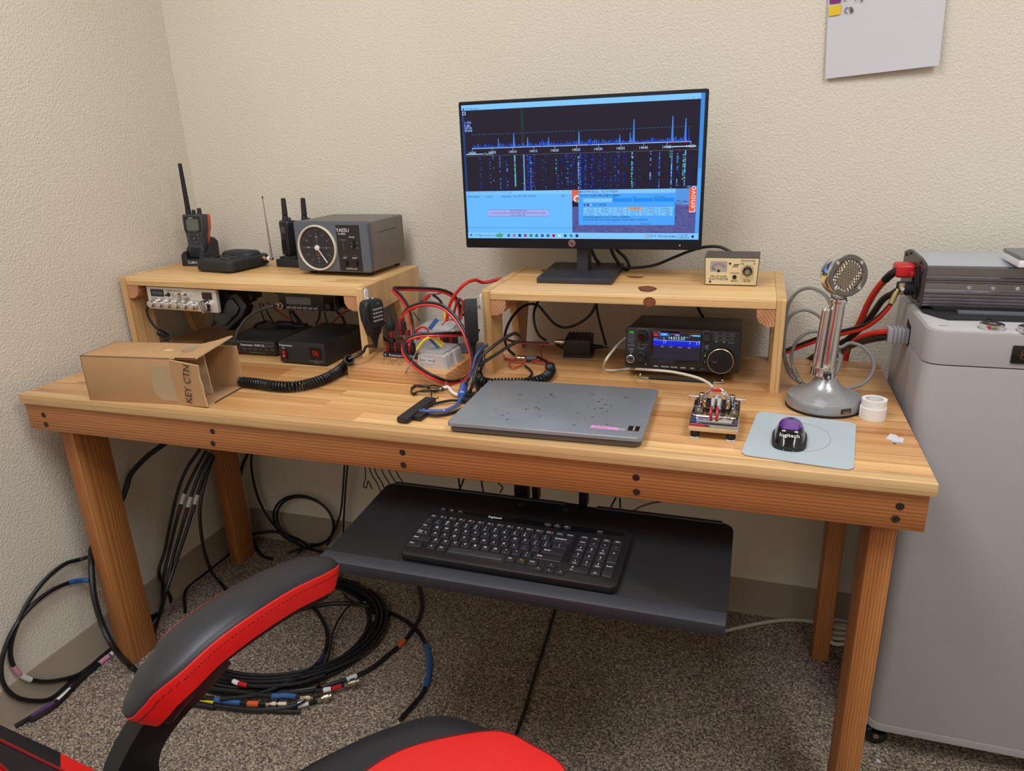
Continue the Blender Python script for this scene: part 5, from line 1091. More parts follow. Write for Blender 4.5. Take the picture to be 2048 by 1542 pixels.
cable('thin_wire', 'thin dark red wire dropping from the filter box to the splice', 'wire', [on_y(1091, 688, -.19), on_y(1083, 697, -.205), on_y(1082, 707, -.22), on_z(1086, 720, H+.004)], .0012, mat('maroon_wire_jacket', (140, 34, 38), .4))
e = thing('audio_adapter', 'gold jack and black sleeve with a coiled cord plug lying under the right riser', 'connector', M=frame(on_z(1034, 716, H+.008), on_z(1075, 717, H+.008)-on_z(1034, 716, H+.008), (0, 0, 1)))
m = MB(); m.cyl((0, 0, 0), (.010, 0, 0), .0068, NICKEL, n=14, bev=.001); m.cyl((.010, 0, 0), (.020, 0, 0), .0052, NICKEL, n=14); m.cyl((.019, 0, 0), (.023, 0, 0), .0062, NICKEL, n=6); m.build('jack', e)
m = MB(); m.cyl((.023, 0, 0), (.046, .0, 0), .0062, mat('slate_sleeve', (92, 98, 106), .35), n=14, bev=.001); m.build('sleeve', e)
m = MB(); m.box(.020, .040, -.0125, -.006, -.005, .006, BLKM, .001); m.build('clip_block', e)
for k, (pts, r, lab) in enumerate((([(1006, 709), (1010, 716), (1022, 719), (1040, 718), (1052, 718)], .0028, 'orange-red wire running from the riser leg to the splice'), ([(1052, 722), (1035, 724), (1022, 722), (1019, 728), (1025, 736), (1036, 733), (1048, 727)], .0018, 'small orange-red loop of wire in front of the splice'), ([(1062, 724), (1078, 719), (1092, 719), (1098, 724), (1085, 726), (1070, 723)], .0018, 'orange-red wires bunched to the right of the splice'))):
    cable('orange_wire', lab, 'wire', [on_z(a, b, H+.004+.001*k) for a, b in pts], r, ORW)
cable('black_lead', 'black lead curving from the splice down behind the laptop', 'cable', [on_z(1050, 731, H+.004), on_z(1060, 740, H+.003), on_z(1064, 748, H+.003), on_z(1055, 757, H+.003), on_z(1043, 764, H+.003)], .0026)

# ================================================================ telegraph key
e = thing('telegraph_key', 'chrome telegraph paddle with two red finger pieces on a black base', 'telegraph key', M=T(1.440, -.6105, H+.0005) @ RZ(-.01))
KB = mat('polished_black_base', (26, 30, 48), .08, coat=.6); KC = mat('bronze_reflecting_chrome', (205, 175, 130), .18, metal=1)
m = MB(); m.box(0, .081, 0, .128, .0135, .0275, CHROME, .0012); m.box(.001, .080, .001, .127, .0274, .0290, KB, .0005); m.build('base', e)
m = MB(); m.prism([(.012, .004), (.070, .004), (.074, .030), (.064, .050), (.018, .050), (.008, .030)], .029, .033, CHROME, bev=.001); m.tube([(.006, .020, .035), (.076, .020, .035)], .0014, CHROME, 8); m.build('front_yoke', e)
for x in (.0065, .0655):
    m = MB(); m.box(x, x+.013, .035, .058, .029, .036, mat('smoky_block', (98, 88, 66), .25, metal=.4), .001); m.lathe([(.003, 0), (.0022, .0025), (0, .003)], CHROME, 12, M=T(x+.006, .045, .036)); m.build('terminal_block', e)
m = MB(); m.tube([(.0405+.0200*math.cos(PI*i/14), .066, .047+.0215*math.sin(PI*i/14)) for i in range(15)], .0036, CHROME, 10)
for x in (.0205, .0605): m.box(x-.0034, x+.0034, .058, .074, .029, .048, KC, .0012)
m.box(.032, .049, .060, .072, .0655, .0705, RED, .002); m.build('arch', e)
for k, x in enumerate((.0350, .0455)):
    m = MB(); m.box(x-.0016, x+.0016, .030, .098, .040, .046, CHROME, .0006); m.box(x-.003, x+.003, .055, .080, .034, .052, ALU, .001); m.build('lever', e)
    m = MB(); m.prism([(.014*math.cos(2*PI*i/24)*1.0, .0115*math.sin(2*PI*i/24)) for i in range(24)], -.0018, .0018, RED, M=T(x, .014, .0435) @ RX, bev=.0012); m.build('finger_piece', e, label='red finger piece')
for s in (-1, 1):
    xx = .0405+s*.026; m = MB(); m.cyl((xx, .082, .029), (xx, .082, .054), .0055, CHROME, n=16, bev=.001); m.cyl((xx-s*.01, .082, .047), (xx+s*.021, .082, .047), .0014, CHROME, n=8)
    for d, r in ((.009, .0065), (.021, .0058)): m.cyl((xx+s*(d-.001), .082, .047), (xx+s*(d+.0012), .082, .047), r, CHROME, n=18, bev=.0004)
    m.lathe([(.0045, .0), (.0045, .006), (0, .007)], CHROME, 12, M=T(xx+s*.004, .066, .029)); m.build('contact_post', e)
m = MB(); m.cyl((.0405, .095, .029), (.0405, .095, .045), .009, ALU, n=18, bev=.001); m.build('pivot', e)
m = MB(); m.disc(.013, .082, .0075, .0294, mat('red_badge', (150, 40, 50), .4), None, 20, .0055); m.rect(.004, .013, .034, .044, .0294, mat('blue_badge', (30, 110, 210), .4)); m.rect(.071, .0765, .105, .112, .0294, LEGG); m.build('badges', e)
for x, y in ((.0105, .010), (.070, .010), (.0105, .118), (.070, .118)):
    m = MB(); m.cyl((x, y, .0012), (x, y, .0137), .0078, RUB, n=18, bev=.001); f = m.build('foot', e)
    m = MB(); m.box(x-.007, x+.007, y-.0095, y+.006, 0, .0014, PAPER); m.build('paper_pad', f, label='white paper under the foot')

# ================================================================ desk microphone
mx, my = 1.669, -.400
e = thing('desk_microphone', 'chrome round-headed desk microphone on a grey hammered bell base', 'microphone', (mx, my, H))
HAM = mat('grey_hammertone', (158, 158, 158), .3, metal=.45, var=.12, vs=220, bump=.12, bs=260)
m = MB(); m.lathe([(.066, .0045), (.0665, .010), (.0660, .019), (.0635, .0235), (.055, .027), (.042, .032), (.030, .040), (.0225, .0505), (.0185, .058), (0, .058)], HAM, 64)
m.build('bell_base', e)
m = MB(); m.lathe([(0, 0), (.0665, 0), (.0672, .002), (.0665, .0046), (0, .0046)], RUB, 64); m.build('rubber_rim', e)
a = -1.05; q = Vector((math.cos(a), math.sin(a), 0)); P = frame(q*.0669+Vector((0, 0, .0135)), Vector((-q.y, q.x, 0)), (0, 0, 1))
m = MB(); m.box(-.0095, .0095, -.0045, .0045, -.0012, .0006, BLK, .0003, M=P); m.text('ASTATIC', 0, .0015, .0034, LEGG, .0009, P); m.rect(-.007, .007, -.0032, -.001, .0009, mat('copper_strip', (150, 110, 90), .4), P); m.build('name_plate', e)
m = MB(); m.cyl((0, 0, .057), (0, 0, .078), .0155, CHROME, n=28, bev=.001); m.cyl((0, 0, .076), (.006, 0, .204), .0135, CHROME, .0128, n=28); m.lathe([(.0145, .0), (.0150, .004), (.0145, .008)], CHROME, 28, M=T(.006, 0, .198)); m.lathe([(0, 0), (.0098, 0), (.0100, .017), (.0085, .022), (0, .022)], CHROME, 24, M=T(.0065, 0, .205)); m.lathe([(.0135, 0), (.0145, .003), (.0135, .006)], STEEL, 26, M=T(.0063, 0, .209)); m.build('column', e)
m = MB(); m.cyl((-.0205, -.012, .070), (-.0135, -.012, .186), .0078, CHROME, .0070, n=18); m.lathe([(.0070, 0), (.005, .004), (0, .0055)], CHROME, 18, M=T(-.0135, -.012, .186)); m.cyl((-.012, -.006, .064), (-.0115, -.006, .0805), .0185, CHROME, .0180, n=26, bev=.001); m.build('grip_bar', e)
m = MB(); m.box(-.006, .006, -.0285, -.020, .062, .073, BLK, .0015); m.lathe([(.0028, 0), (.0028, .003), (0, .004)], CHROME, 12, M=T(.001, -.0285, .067) @ RXa(PI/2)); m.build('talk_switch', e)
HC = Vector((.012, 0, .2475)); hn = Vector((.42, -.90, .10)).normalized(); hu = Vector((0, 0, 1)).cross(hn).normalized(); HMx = frame(HC, hu, hn.cross(hu))
m = MB(); m.lathe([(0, -.020), (.030, -.020), (.0365, -.0165), (.0375, -.013), (.0375, .008), (.0365, .0100)], CHROME, 56, M=HMx); m.lathe([(.0365, .0100), (.0350, .0112), (.0285, .0112), (.0275, .0095)], mat('dull_nickel_ring', (120, 118, 116), .3, metal=.8), 56, M=HMx); m.build('head_shell', e)
m = MB(); m.disc(0, 0, .0278, .0065, mat('dark_grille_back', (46, 42, 36), .7), HMx, 40)
for k in range(-9, 10):
    d = k*.0029; L_ = math.sqrt(max(0, .0274**2-d*d))
    for s in (-1, 1):
        ca = math.cos(s*.95); sa = math.sin(s*.95); n_ = 14
        m.tube([HMx @ Vector((ca*t-sa*d, sa*t+ca*d, .0085+.0006*(1 if (i+k+(s > 0)) % 2 else -1))) for i, t in enumerate([-L_+2*L_*j/n_ for j in range(n_+1)])], .00065, NICKEL, 4)
m.build('mesh_grille', e)
for k in range(4): aa = .75+k*PI/2; m = MB(); m.lathe([(.0034, 0), (.0030, .0016), (0, .0022)], CHROME, 14, M=HMx @ T(.0312*math.cos(aa), .0312*math.sin(aa), .0106)); m.build('screw', e)
pts = [(1663, 612, -.375), (1650, 590, -.36), (1622, 576, -.33), (1595, 584, -.31), (1577, 610, -.30), (1570, 660, -.30), (1568, 705, -.30), (1575, 740, -.30), (1592, 760, -.31), (1615, 769, -.315), (1650, 766, -.30), (1672, 745, -.29), (1680, 718, -.28), (1674, 690, -.27), (1655, 655, -.26), (1638, 632, -.26), (1612, 620, -.26), (1588, 626, -.265), (1573, 648, -.27), (1567, 690, -.275), (1574, 730, -.29), (1598, 762, -.30), (1640, 775, -.325), (1685, 778, -.33), (1725, 768, -.32), (1746, 742, -.31), (1744, 715, -.30), (1725, 694, -.29), (1700, 686, -.285), (1678, 694, -.285), (1655, 668, -.28), (1620, 664, -.28), (1594, 682, -.29), (1583, 712, -.30), (1589, 742, -.32), (1602, 765, -.335), (1612, 775, -.345)]
PP = []
for a, b, y in pts:
    v = on_y(a, b, y)
    if v.z < H+.0042: v = on_z(a, b, H+.0042)
    PP.append(v)
mc = cable('microphone_cable', 'grey rubber cord in loose loops behind the chrome desk microphone', 'cable', PP, .0034, GCORD)
m = MB(); m.coil(PP[-4:], .0042, .0011, STEEL, 11, per=10, n=5, t0=.35, t1=1.0); m.v = [v-mc.location for v in m.v]; m.build('spring_relief', mc, label='metal spring strain relief')

# ================================================================ mouse mat, mouse, tape rolls, scrap
MAT_ = mat('pale_blue_mat', (172, 184, 187), .75, var=.04, vs=30); MATL = mat('faint_mat_print', (138, 154, 160), .75)
mmx = thing('mouse_mat', 'thin pale blue-grey mouse mat at the right front of the bench', 'mouse mat', M=T(1.6225, -.571, H+.0002) @ RZ(-.125))
m = MB(); m.prism(rrect(.166, .204, .014, 6), 0, .0006, BLK); m.prism(rrect(.166, .204, .014, 6), .0006, .0018, MAT_); m.build('mat_sheet', mmx)
m = MB(); m.tube([(.046*math.cos(2*PI*i/48), .062*math.sin(2*PI*i/48)+.005, .0019) for i in range(49)], .0005, MATL, 4)
m.build('printed_ring', mmx)
e = thing('mouse', 'small black and purple computer mouse on the pale blue mat', 'mouse', M=T(1.6035, -.588, H+.0021) @ RZ(-.07))
def mouse_shell(mb, mm, u0, u1, off, lo):
    """half-ellipsoid body with pinched waist; u0..u1 selects the width fraction"""
    nx, ny = 12, 18; vs = []; fs = []
    for j in range(ny+1):
        t = j/ny; y = -.046+.092*t; s_ = math.sin(PI*min(max(t, .02), .985))**(.42 if t < .5 else .26)
        wd = (.0280-.0040*math.sin(PI*t)+.0035*t)*s_; ht = .0275*(1-(1-min(t/.40, 1))**2.3)*(1-.10*max(0, t-.45))*(1 if t < .9 else .93)+off
        for i in range(nx+1):
            u = u0+(u1-u0)*i/nx; x = u*wd; z = lo+(ht-lo)*(1-abs(u)**4.5)
            vs.append((x, y, z))
    for j in range(ny):
        for i in range(nx): a_ = j*(nx+1)+i; fs.append((a_, a_+1, a_+nx+2, a_+nx+1))
    mb.add(vs, fs, mm)
m = MB(); mouse_shell(m, BLKG, -1, 1, 0, .003); m.prism([(math.copysign(abs(math.cos(a))**.62, math.cos(a))*.0272, math.copysign(abs(math.sin(a))**.62, math.sin(a))*.0455) for a in [2*PI*i/32 for i in range(32)]], 0, .006, BLK2); m.build('body', e)
PURPL = mat('purple_gloss_shell', (112, 54, 168), .22, metal=.35, coat=.6)
m = MB(); nx, ny = 10, 12; vs = []; fs = []
for j in range(ny+1):
    t = .30+.69*j/ny; y = -.046+.092*t; s_ = math.sin(PI*min(max(t, .02), .985))**(.42 if t < .5 else .26)
    wd = (.0280-.0040*math.sin(PI*t)+.0035*t)*s_; ht = .0275*(1-(1-min(t/.40, 1))**2.3)*(1-.10*max(0, t-.45))*(1 if t < .9 else .93)
    wmax = (.40, .56, .62)[j] if j < 3 else .64+.16*(j/ny)
    for i in range(nx+1):
        u = -wmax+2*wmax*i/nx; vs.append((u*wd, y+(.010*(u*u) if j < 3 else 0), .003+(ht-.003)*(1-abs(u)**4.5)+.0008))
for j in range(ny):
    for i in range(nx): a_ = j*(nx+1)+i; fs.append((a_, a_+1, a_+nx+2, a_+nx+1))
m.add(vs, fs, PURPL); m.build('button_shell', e, label='purple glossy shell')
m = MB(); m.cyl((-.0035, .032, .0215), (.0035, .032, .0215), .0065, RUB, n=18); m.build('scroll_wheel', e)
m = MB(); P = T(0, -.0310, .0205) @ RXa(.62); m.text('logitech', 0, -.0005, .0098, LEG, .0030, P)
for x in (-.0095, .0095):
    for k in range(3): m.rect(x-.0022+k*.0018, x-.0012+k*.0018, .0062, .0092, .0030, LEG, P)
m.build('logo', e)
TP = mat('white_tape_roll', (226, 222, 216), .7, var=.02)
p = on_z(1746, 843, H); p = Vector((1.7475, -.443, H))
for k, (z0_, h_, dx, lab) in enumerate(((0, .0215, 0, 'wider white tape roll at the bottom of the stack beside the microphone base'), (.0216, .0135, .0005, 'narrower white tape roll with a loose end on top of the other roll'))):
    R_ = .0218 if k == 0 else .0205
    m = MB(); m.lathe([(.0150, 0), (R_, 0), (R_, h_), (.0150, h_), (.0150, 0)], TP, 44, M=T(p.x+dx, p.y+.002*k, H+z0_+.0002)); 
    if k == 0: m.box(p.x-R_-.0006, p.x-R_+.003, p.y-.006, p.y-.002, H+.002, H+.0205, TP, .0004)
    o = tag(m.build('tape_roll'), lab, 'tape roll', 'white tape rolls')
    if k == 1:
        q = MB(); C = [(p.x+.0207*math.cos(a_), p.y+.002+.0207*math.sin(a_)) for a_ in (1.2, .95, .7, .45)]+[(p.x+.0225, p.y+.0065)]
        vs = [(x, y, H+z0_+.0002+hh) for x, y in C for hh in (.0, h_)]+[(x*1+.0006, y, H+z0_+.0002+hh) for x, y in C for hh in (.0, h_)]
        n_ = len(C); q.add(vs, [(2*i, 2*i+2, 2*i+3, 2*i+1) for i in range(n_-1)]+[(2*n_+2*i+1, 2*n_+2*i+3, 2*n_+2*i+2, 2*n_+2*i) for i in range(n_-1)], TP); q.v = [v-o.location for v in q.v]; q.build('loose_end', o)
sc = [(1771, 877), (1779, 869), (1780, 867), (1793, 870), (1796, 874), (1808, 876), (1806, 886), (1790, 882)]
m = MB(); P_ = [on_z(a_, b_, H+.0006+.004*(i in (3, 4, 5))) for i, (a_, b_) in enumerate(sc)]; n_ = len(P_); m.add(P_+[v-Vector((0, 0, .0005)) for v in P_], [tuple(range(n_)), tuple(range(2*n_-1, n_-1, -1))]+[(i, n_+i, n_+(i+1) % n_, (i+1) % n_) for i in range(n_)], PAPER)
m.add([on_z(a_, b_, H+.0004) for a_, b_ in ((1783, 880), (1804, 884), (1800, 888), (1788, 888))], [(0, 1, 2, 3), (3, 2, 1, 0)], PAPER)
tag(m.build('paper_scrap'), 'torn white paper scrap on the bench near its right end', 'paper')

# ================================================================ power station, inverter and heavy cables
PSW = mat('light_grey_case', (186, 183, 181), .5, var=.02); PSG = mat('warm_grey_case', (162, 157, 156), .5, var=.02)
PX0, PX1, PY0, PY1 = 1.8195, 2.40, -.425, -.105
pw, pd = PX1-PX0, PY1-PY0; pcx, pcy = (PX0+PX1)/2, (PY0+PY1)/2
e = thing('power_station', 'tall grey battery cabinet on casters standing against the right end of the bench', 'battery cabinet', (pcx, pcy, 0))
m = MB(); m.prism(rrect(pw, pd, .030, 8), .078, .8605, PSG, bev=.002); m.box(-pw/2+.0004, -pw/2-.0003, -.045, -.044, .1, .858, mat('case_seam', (120, 114, 110), .6)); m.build('body', e)
m = MB(); m.prism(rrect(pw, pd, .030, 8), .8625, .9215, PSG, bev=.0035); m.prism(rrect(pw-.010, pd-.010, .026, 8), .9214, .9232, PSW, bev=.0012); m.tube([(-pw/2+.02+.003*k+.0015*(k % 2), -pd/2+.030+.003*(k % 3), .9234) for k in range(6)], .0004, INK, 4); m.build('lid', e, label='lighter lid with a dark seam below')
m = MB(); m.prism(rrect(pw-.004, pd-.004, .028, 8), .8595, .8635, INK); m.build('seam_gasket', e)
m = MB(); m.prism(rrect(pw+.003, pd+.003, .030, 8), .060, .0775, PSG, bev=.003); m.build('base_plinth', e)
for x, y in ((-pw/2+.030, -pd/2+.035), (-pw/2+.030, pd/2-.045), (pw/2-.03, -pd/2+.035), (pw/2-.03, pd/2-.045)):
    m = MB(); m.box(x-.012, x+.014, y-.016, y+.016, .046, .0605, BLK, .003); m.prism([(-.016, .03), (.016, .03), (.012, .05), (-.012, .05)], -.013, .013, BLK, M=T(x, y, 0) @ FR, bev=.001)
    for s in (-1, 1): m.cyl((x-.004, y+s*.013, .0225), (x-.004, y+s*.005, .0225), .0225, BLKG, n=28, bev=.003); m.cyl((x-.004, y+s*.0142, .0225), (x-.004, y+s*.012, .0225), .006, STEEL, n=14)
    m.build('caster', e)
m = MB(); p = on_y(2026, 692, PY0); q = on_y(2024, 724, PY0); P = FR @ T(p.x-pcx, q.z, -(PY0-pcy)+.0003)
m.prism(rrect(.085, .031, .002, 2, .0425, .0135), 0, .0025, BLKG, M=P, bev=.001); SEG = mat('unlit_red_segments', (92, 44, 44), .3)
for k in range(3): m.text('8', .017+k*.018, .0135, .024, SEG, .0028, P)
m.build('display', e, label='dark digital display window')
m = MB(); yq = -.268; m.prism([(yq-.020-pcy, .853), (yq+.022-pcy, .853), (yq+.022-pcy, .9), (yq-.020-pcy, .893)], -pw/2-.0004, -pw/2+.0004, RUB, M=RX); m.build('socket', e)
e = thing('battery_plug', 'grey ribbed plug pushed into the left side of the battery cabinet', 'plug', (PX0-.001, yq, .858))
m = MB(); m.box(-.036, 0, -.017, .017, 0, .028, mat('grey_plug_housing', (152, 152, 158), .45), .001)
for k in range(4): m.box(-.028+k*.0066, -.0248+k*.0066, -.0178, .0178, -.0006, .0286, GREY, .0006)
m.build('housing', e)
kx, ky = [], []
for k, (a, b) in enumerate(((1984, 652), (2062, 658))):
    p = on_z(a, b, .9275); m = MB(); m.lathe([(0, 0), (.0185, 0), (.0190, .002), (.0188, .0075), (.0170, .0088), (.0060, .0086), (.0050, .0078), (0, .0078)], CHROME, 40, M=T(p.x, p.y, .9233)); m.lathe([(.0208, 0), (.0205, .0012), (.018, .0012)], PSG, 40, M=T(p.x, p.y, .9233))
    tag(m.build('push_button'), ('left round silver button on the cabinet lid in front of the inverter', 'right round silver button on the cabinet lid, cut by the picture edge')[k], 'button', 'silver buttons on the battery cabinet')
m = MB(); m.prism([(1.832, -.300), (1.850, -.334), (1.864, -.352), (1.925, -.346), (1.929, -.341), (1.933, -.347), (2.32, -.343), (2.32, -.130), (1.836, -.130)], .9236, .9275, BLK2); m.box(1.885, 2.31, -.322, -.306, .9276, .9335, mat('slate_rail', (92, 94, 102), .4), .001); m.box(1.85, 2.3, -.30, -.15, .9276, .9335, BLK)
tag(m.build('mounting_plate'), 'flat black plate with a grey rail between inverter and cabinet lid', 'plate')
INV = mat('ribbed_anodised_aluminium', (140, 136, 140), .2, metal=.85, var=.06, vs=40); INVT = mat('sparkle_case_painted_sheen', (186, 192, 202), .3, metal=.4, var=.25, vs=900)  # INVT: sparkle top, lightened so the ceiling light's reflection sits in its colour
e = thing('inverter', 'grey ribbed metal inverter lying on the battery cabinet', 'inverter', (1.829, -.285, .9336))
Yx = Matrix(((0, 0, 1, 0), (1, 0, 0, 0), (0, 1, 0, 0), (0, 0, 0, 1)))
m = MB(); fr_ = [(0, 0)]
zz = 0.0
for k in range(5): fr_ += [(.0, zz+.001), (-.0028, zz+.002), (-.0028, zz+.0042), (.0, zz+.0056)]; zz += .0062
fr_ += [(-.001, .0315), (-.001, .043)]; zz = .0445
for k in range(2): fr_ += [(.0, zz+.0005), (-.0028, zz+.0015), (-.0028, zz+.0035), (.0, zz+.005)]; zz += .006
fr_ += [(0, .058), (-.001, .0585), (-.001, .0725), (.002, .0755), (.045, .0805), (.150, .0805), (.190, .074), (.195, .07), (.195, 0)]
m.prism(fr_[::-1], .003, .50, INV, M=Yx); m.prism([(.001, .0754), (.045, .0808), (.150, .0808), (.188, .0748), (.15, .079), (.045, .079)], .0032, .4998, INVT, M=Yx); m.build('ribbed_case', e)
for k in range(3): q = MB(); q.lathe([(.0042, 0), (.0036, .0014), (.0012, .0010), (0, .0010)], CHROME, 8, M=T(.075+k*.038, -.0012, .0372) @ RXa(PI/2)); q.build('screw', e)
m = MB(); m.prism([(-.004, -.001), (.198, -.001), (.198, .072), (.150, .083), (.044, .083), (.003, .078), (-.004, .072)], -.003, .003, mat('dark_end_plate', (62, 56, 58), .4, metal=.3), M=Yx, bev=.0005); m.build('end_plate', e)
for y, z in ((.03, .077), (.13, .079), (.006, .064), (.006, .008), (.17, .07)): q = MB(); q.lathe([(.0038, 0), (.0034, .0025), (0, .003)], BLK, 12, M=T(-.003, y, z) @ RY(-PI/2)); q.build('screw', e)
m = MB(); D = Matrix(((0, 0, -1, -.0034), (-1, 0, 0, .040), (0, 1, 0, .036), (0, 0, 0, 1)))
m.disc(0, 0, .0325, .0004, RUB, D, 36)
for r_ in (.031, .0245, .018, .0115): m.tube([D @ Vector((r_*math.cos(2*PI*i/28), r_*math.sin(2*PI*i/28), .0022)) for i in range(29)], .0009, BLKM, 5)
for a in (.4, 1.97, 3.54, 5.11): m.tube([D @ Vector((r_*math.cos(a), r_*math.sin(a), .0022)) for r_ in (.004, .031)], .0011, BLKM, 5)
m.disc(0, 0, .010, .0018, BLK, D, 20); m.build('fan_grille', e)
m = MB(); m.box(-.038, -.002, .060, .105, .040, .066, RED, .006, 3); m.box(-.014, -.002, .055, .068, .042, .055, RED, .004); m.build('terminal_cap', e, label='red terminal cap')
m = MB(); m.box(-.034, -.0028, .058, .062, .008, .034, BLK, .003); m.cyl((-.003, .055, .02), (-.020, .055, .02), .012, RUB, n=18, bev=.002); m.box(-.030, -.012, .0545, .058, .010, .031, PLATE, .001); m.cyl((-.024, .0545, .0215), (-.024, .049, .0215), .0048, CHROME, n=14, bev=.001); m.build('terminal_block', e, label='black terminal block with a brass lug')
m = MB(); p = on_z(2036, 536, 1.0145); m.box(p.x, p.x+.12, p.y, p.y+.10, 1.0148, 1.0275, WHT, .002); m.box(p.x+.001, p.x+.119, p.y+.001, p.y+.099, 1.0276, 1.0345, GREY, .001)
tag(m.build('white_case'), 'pale box with a grey upper half on the inverter at the picture edge', 'box')
tx = 1.829; cable('battery_cable', 'thick red battery cable falling from the red terminal cap behind the bench', 'cable', [on_y(1796, 541, -.215), on_y(1786, 546, -.212), on_y(1774, 556, -.20), on_y(1755, 577, -.18), on_y(1737, 606, -.16), on_y(1722, 640, -.14), on_y(1708, 668, -.115), on_y(1697, 695, -.075), on_y(1691, 722, -.06), on_y(1690, 760, -.055)], .0068, mat('bright_red_jacket', (196, 52, 36), .4), bands=((0, .105, CBL),))
cable('battery_cable', 'thick black battery cable running from the brass lug down behind the microphone', 'cable', [on_y(1796, 580, -.242), on_y(1784, 588, -.235), on_y(1765, 600, -.22), on_y(1742, 632, -.19), on_y(1718, 660, -.17), on_y(1690, 682, -.15), on_y(1660, 695, -.135), on_y(1635, 708, -.12), on_y(1615, 722, -.07), on_y(1606, 735, -.055)], .0066)
m = MB(); a0 = on_y(1796, 578, -.243); b0 = on_y(1782, 607, -.245); m.tube([a0, a0.lerp(b0, .4), b0], [.004, .0055, .0055], PLATE, 12); tag(m.build('cable_lug'), 'crimped copper lug hanging from the black terminal', 'cable lug')
zipcord('battery_lead', 'red and black pair running from the copper lug low across behind the microphone', [on_y(1783, 606, -.245), on_y(1775, 617, -.24), on_y(1755, 637, -.225), on_y(1728, 654, -.20), on_y(1690, 664, -.17), on_y(1650, 674, -.14), on_y(1610, 688, -.115), on_y(1570, 704, -.10), on_y(1545, 715, -.095)], .0040, off=(.25, -.2, 1))
pz = Vector((PX0-.036, yq, .872))
cable('battery_cable', 'red cable from the top of the grey ribbed plug', 'cable', [pz+Vector((.002, -.006, .006)), on_y(1776, 663, -.268), on_y(1752, 666, -.25), on_y(1722, 674, -.21), on_y(1700, 690, -.16), on_y(1688, 705, -.10)], .0058, REDW)
cable('battery_cable', 'black cable from the bottom of the grey ribbed plug', 'cable', [pz+Vector((.002, -.006, -.007)), on_y(1770, 675, -.268), on_y(1745, 679, -.25), on_y(1715, 687, -.21), on_y(1690, 698, -.16), on_y(1668, 714, -.10)], .0060)

# ================================================================ keyboard tray and keyboard
tA = math.atan2(.018, .27)
TX0, TX1, TYF, TYB, TZ = .833, 1.5255, -.845, -.575, .5875
TM = T(TX0, TYB, TZ) @ RXa(tA)      # local y runs forward as negative
e = thing('keyboard_tray', 'wide black pull-out keyboard tray slung under the front of the bench', 'keyboard tray', M=TM)
tw = TX1-TX0; td = .270
TRAY = mat('tray_black_laminate', (30, 30, 32), .45, var=.15, vs=18, bump=.08, bs=800); TRL = mat('tray_rest_vinyl', (44, 46, 52), .5, var=.06)
m = MB(); m.prism(rrect(tw, td, .022, 6, tw/2, -td/2), -.017, 0, TRAY, bev=.002); m.build('tray_board', e)
m = MB(); m.prism([(-.000, .0003), (-.006, .0045), (-.030, .0060), (-.040, .0030), (-.043, -.006), (-.041, -.018), (-.034, -.023), (-.008, -.0175)][::1], .002, tw-.002, TRL, M=T(0, -td+.0245, 0) @ RX @ Matrix.Diagonal((.8, 1, 1, 1))); m.build('wrist_rest', e, label='rounded grey-black front rest')
m = MB(); m.tube([(.02, -.004, .001), (tw*.55, -.004, .001)], .004, TRAY, 8); m.tube([(tw*.64, -.004, .001), (tw-.02, -.004, .001)], .004, TRAY, 8); m.build('rear_rail', e)
for px, py in ((1043, 1011), (1131, 1022)):
    p = TM.inverted() @ on_z(px, py, TZ-.004); m = MB(); m.lathe([(.0065, .0001), (.006, .0006), (.004, .0009), (.0015, .0003), (0, .0003)], DGREY, 18, M=T(p.x, p.y, 0)); m.build('screw', e)
ax = on_y(1046, 985, -.55).x; bx_ = on_y(1176, 1000, -.55).x
m = MB(); m.M = TM.inverted()
m.box(ax-.012, ax+.014, -.57, -.545, TZ-.01, .70, BLKM, .001); m.box(ax+.022, bx_, -.562, -.53, .637, .650, BLKM, .001); m.box(ax+.022, ax+.034, -.56, -.54, TZ-.01, .64, BLKM); m.box(bx_-.016, bx_, -.56, -.54, TZ-.01, .65, BLKM); m.box(ax+.03, bx_-.01, -.62, -.54, TZ-.021, TZ-.0178, BLKM); m.box(ax+.0, bx_, -.60, -.20, .722, .7405, BLKM, .001); m.box(ax-.004, ax+.012, -.568, -.55, .69, .735, BLKM)
m.build('swing_arm', e)
KM = TM @ T(.977-TX0, -.086, .0012) @ RZ(-.012)
kb = thing('keyboard', 'slim black keyboard with white legends on the pull-out tray', 'keyboard', M=KM @ T(0, -.155, 0))
KBD = mat('keyboard_black', (24, 24, 26), .35, var=.05); KEY = mat('key_black', (34, 34, 37), .45, var=.05); KW, KD = .3815, .155
m = MB(); m.prism(rrect(KW, KD, .013, 6, KW/2, KD/2), .0015, .0135, KBD, bev=.003); m.prism(rrect(KW-.012, KD-.012, .01, 6, KW/2, KD/2), 0, .0016, RUB)
m.prism([(.012, KD-.006), (.010, KD-.010), (.14, KD-.020), (.20, KD-.021), (.29, KD-.020), (.34, KD-.0165), (KW-.012, KD-.013), (KW-.018, KD-.004)][::-1], .0134, .0142, BLKG)
m.text('logitech', .128, KD-.0125, .0085, LEG, .0145); m.rect(.320, .329, KD-.0115, KD-.0095, .0145, LEGG); m.build('keyboard_body', kb)
def key(x, v, w_, d, legends, mm=KEY, name='key'):
    m = MB(); m.prism(rrect(w_-.0022, d-.0022, .0012, 2, x, v), .0134, .0172, mm, bev=.0009, taper=.94)
    for t, dx, dv, s_, lm in legends: m.text(t, x+dx, v+dv, s_, lm, .01735)
    m.build(name, kb)
def K1(t): return [(t, -.0012, .0008, .0068, LEG)]
def K2(a, b): return [(a, -.001, .003, .0052, LEG), (b, -.001, -.0035, .0056, LEG)]
pt = .01872; bx0 = .0128; rv = [.0280, .0463, .0646, .0829, .1012, .1170]
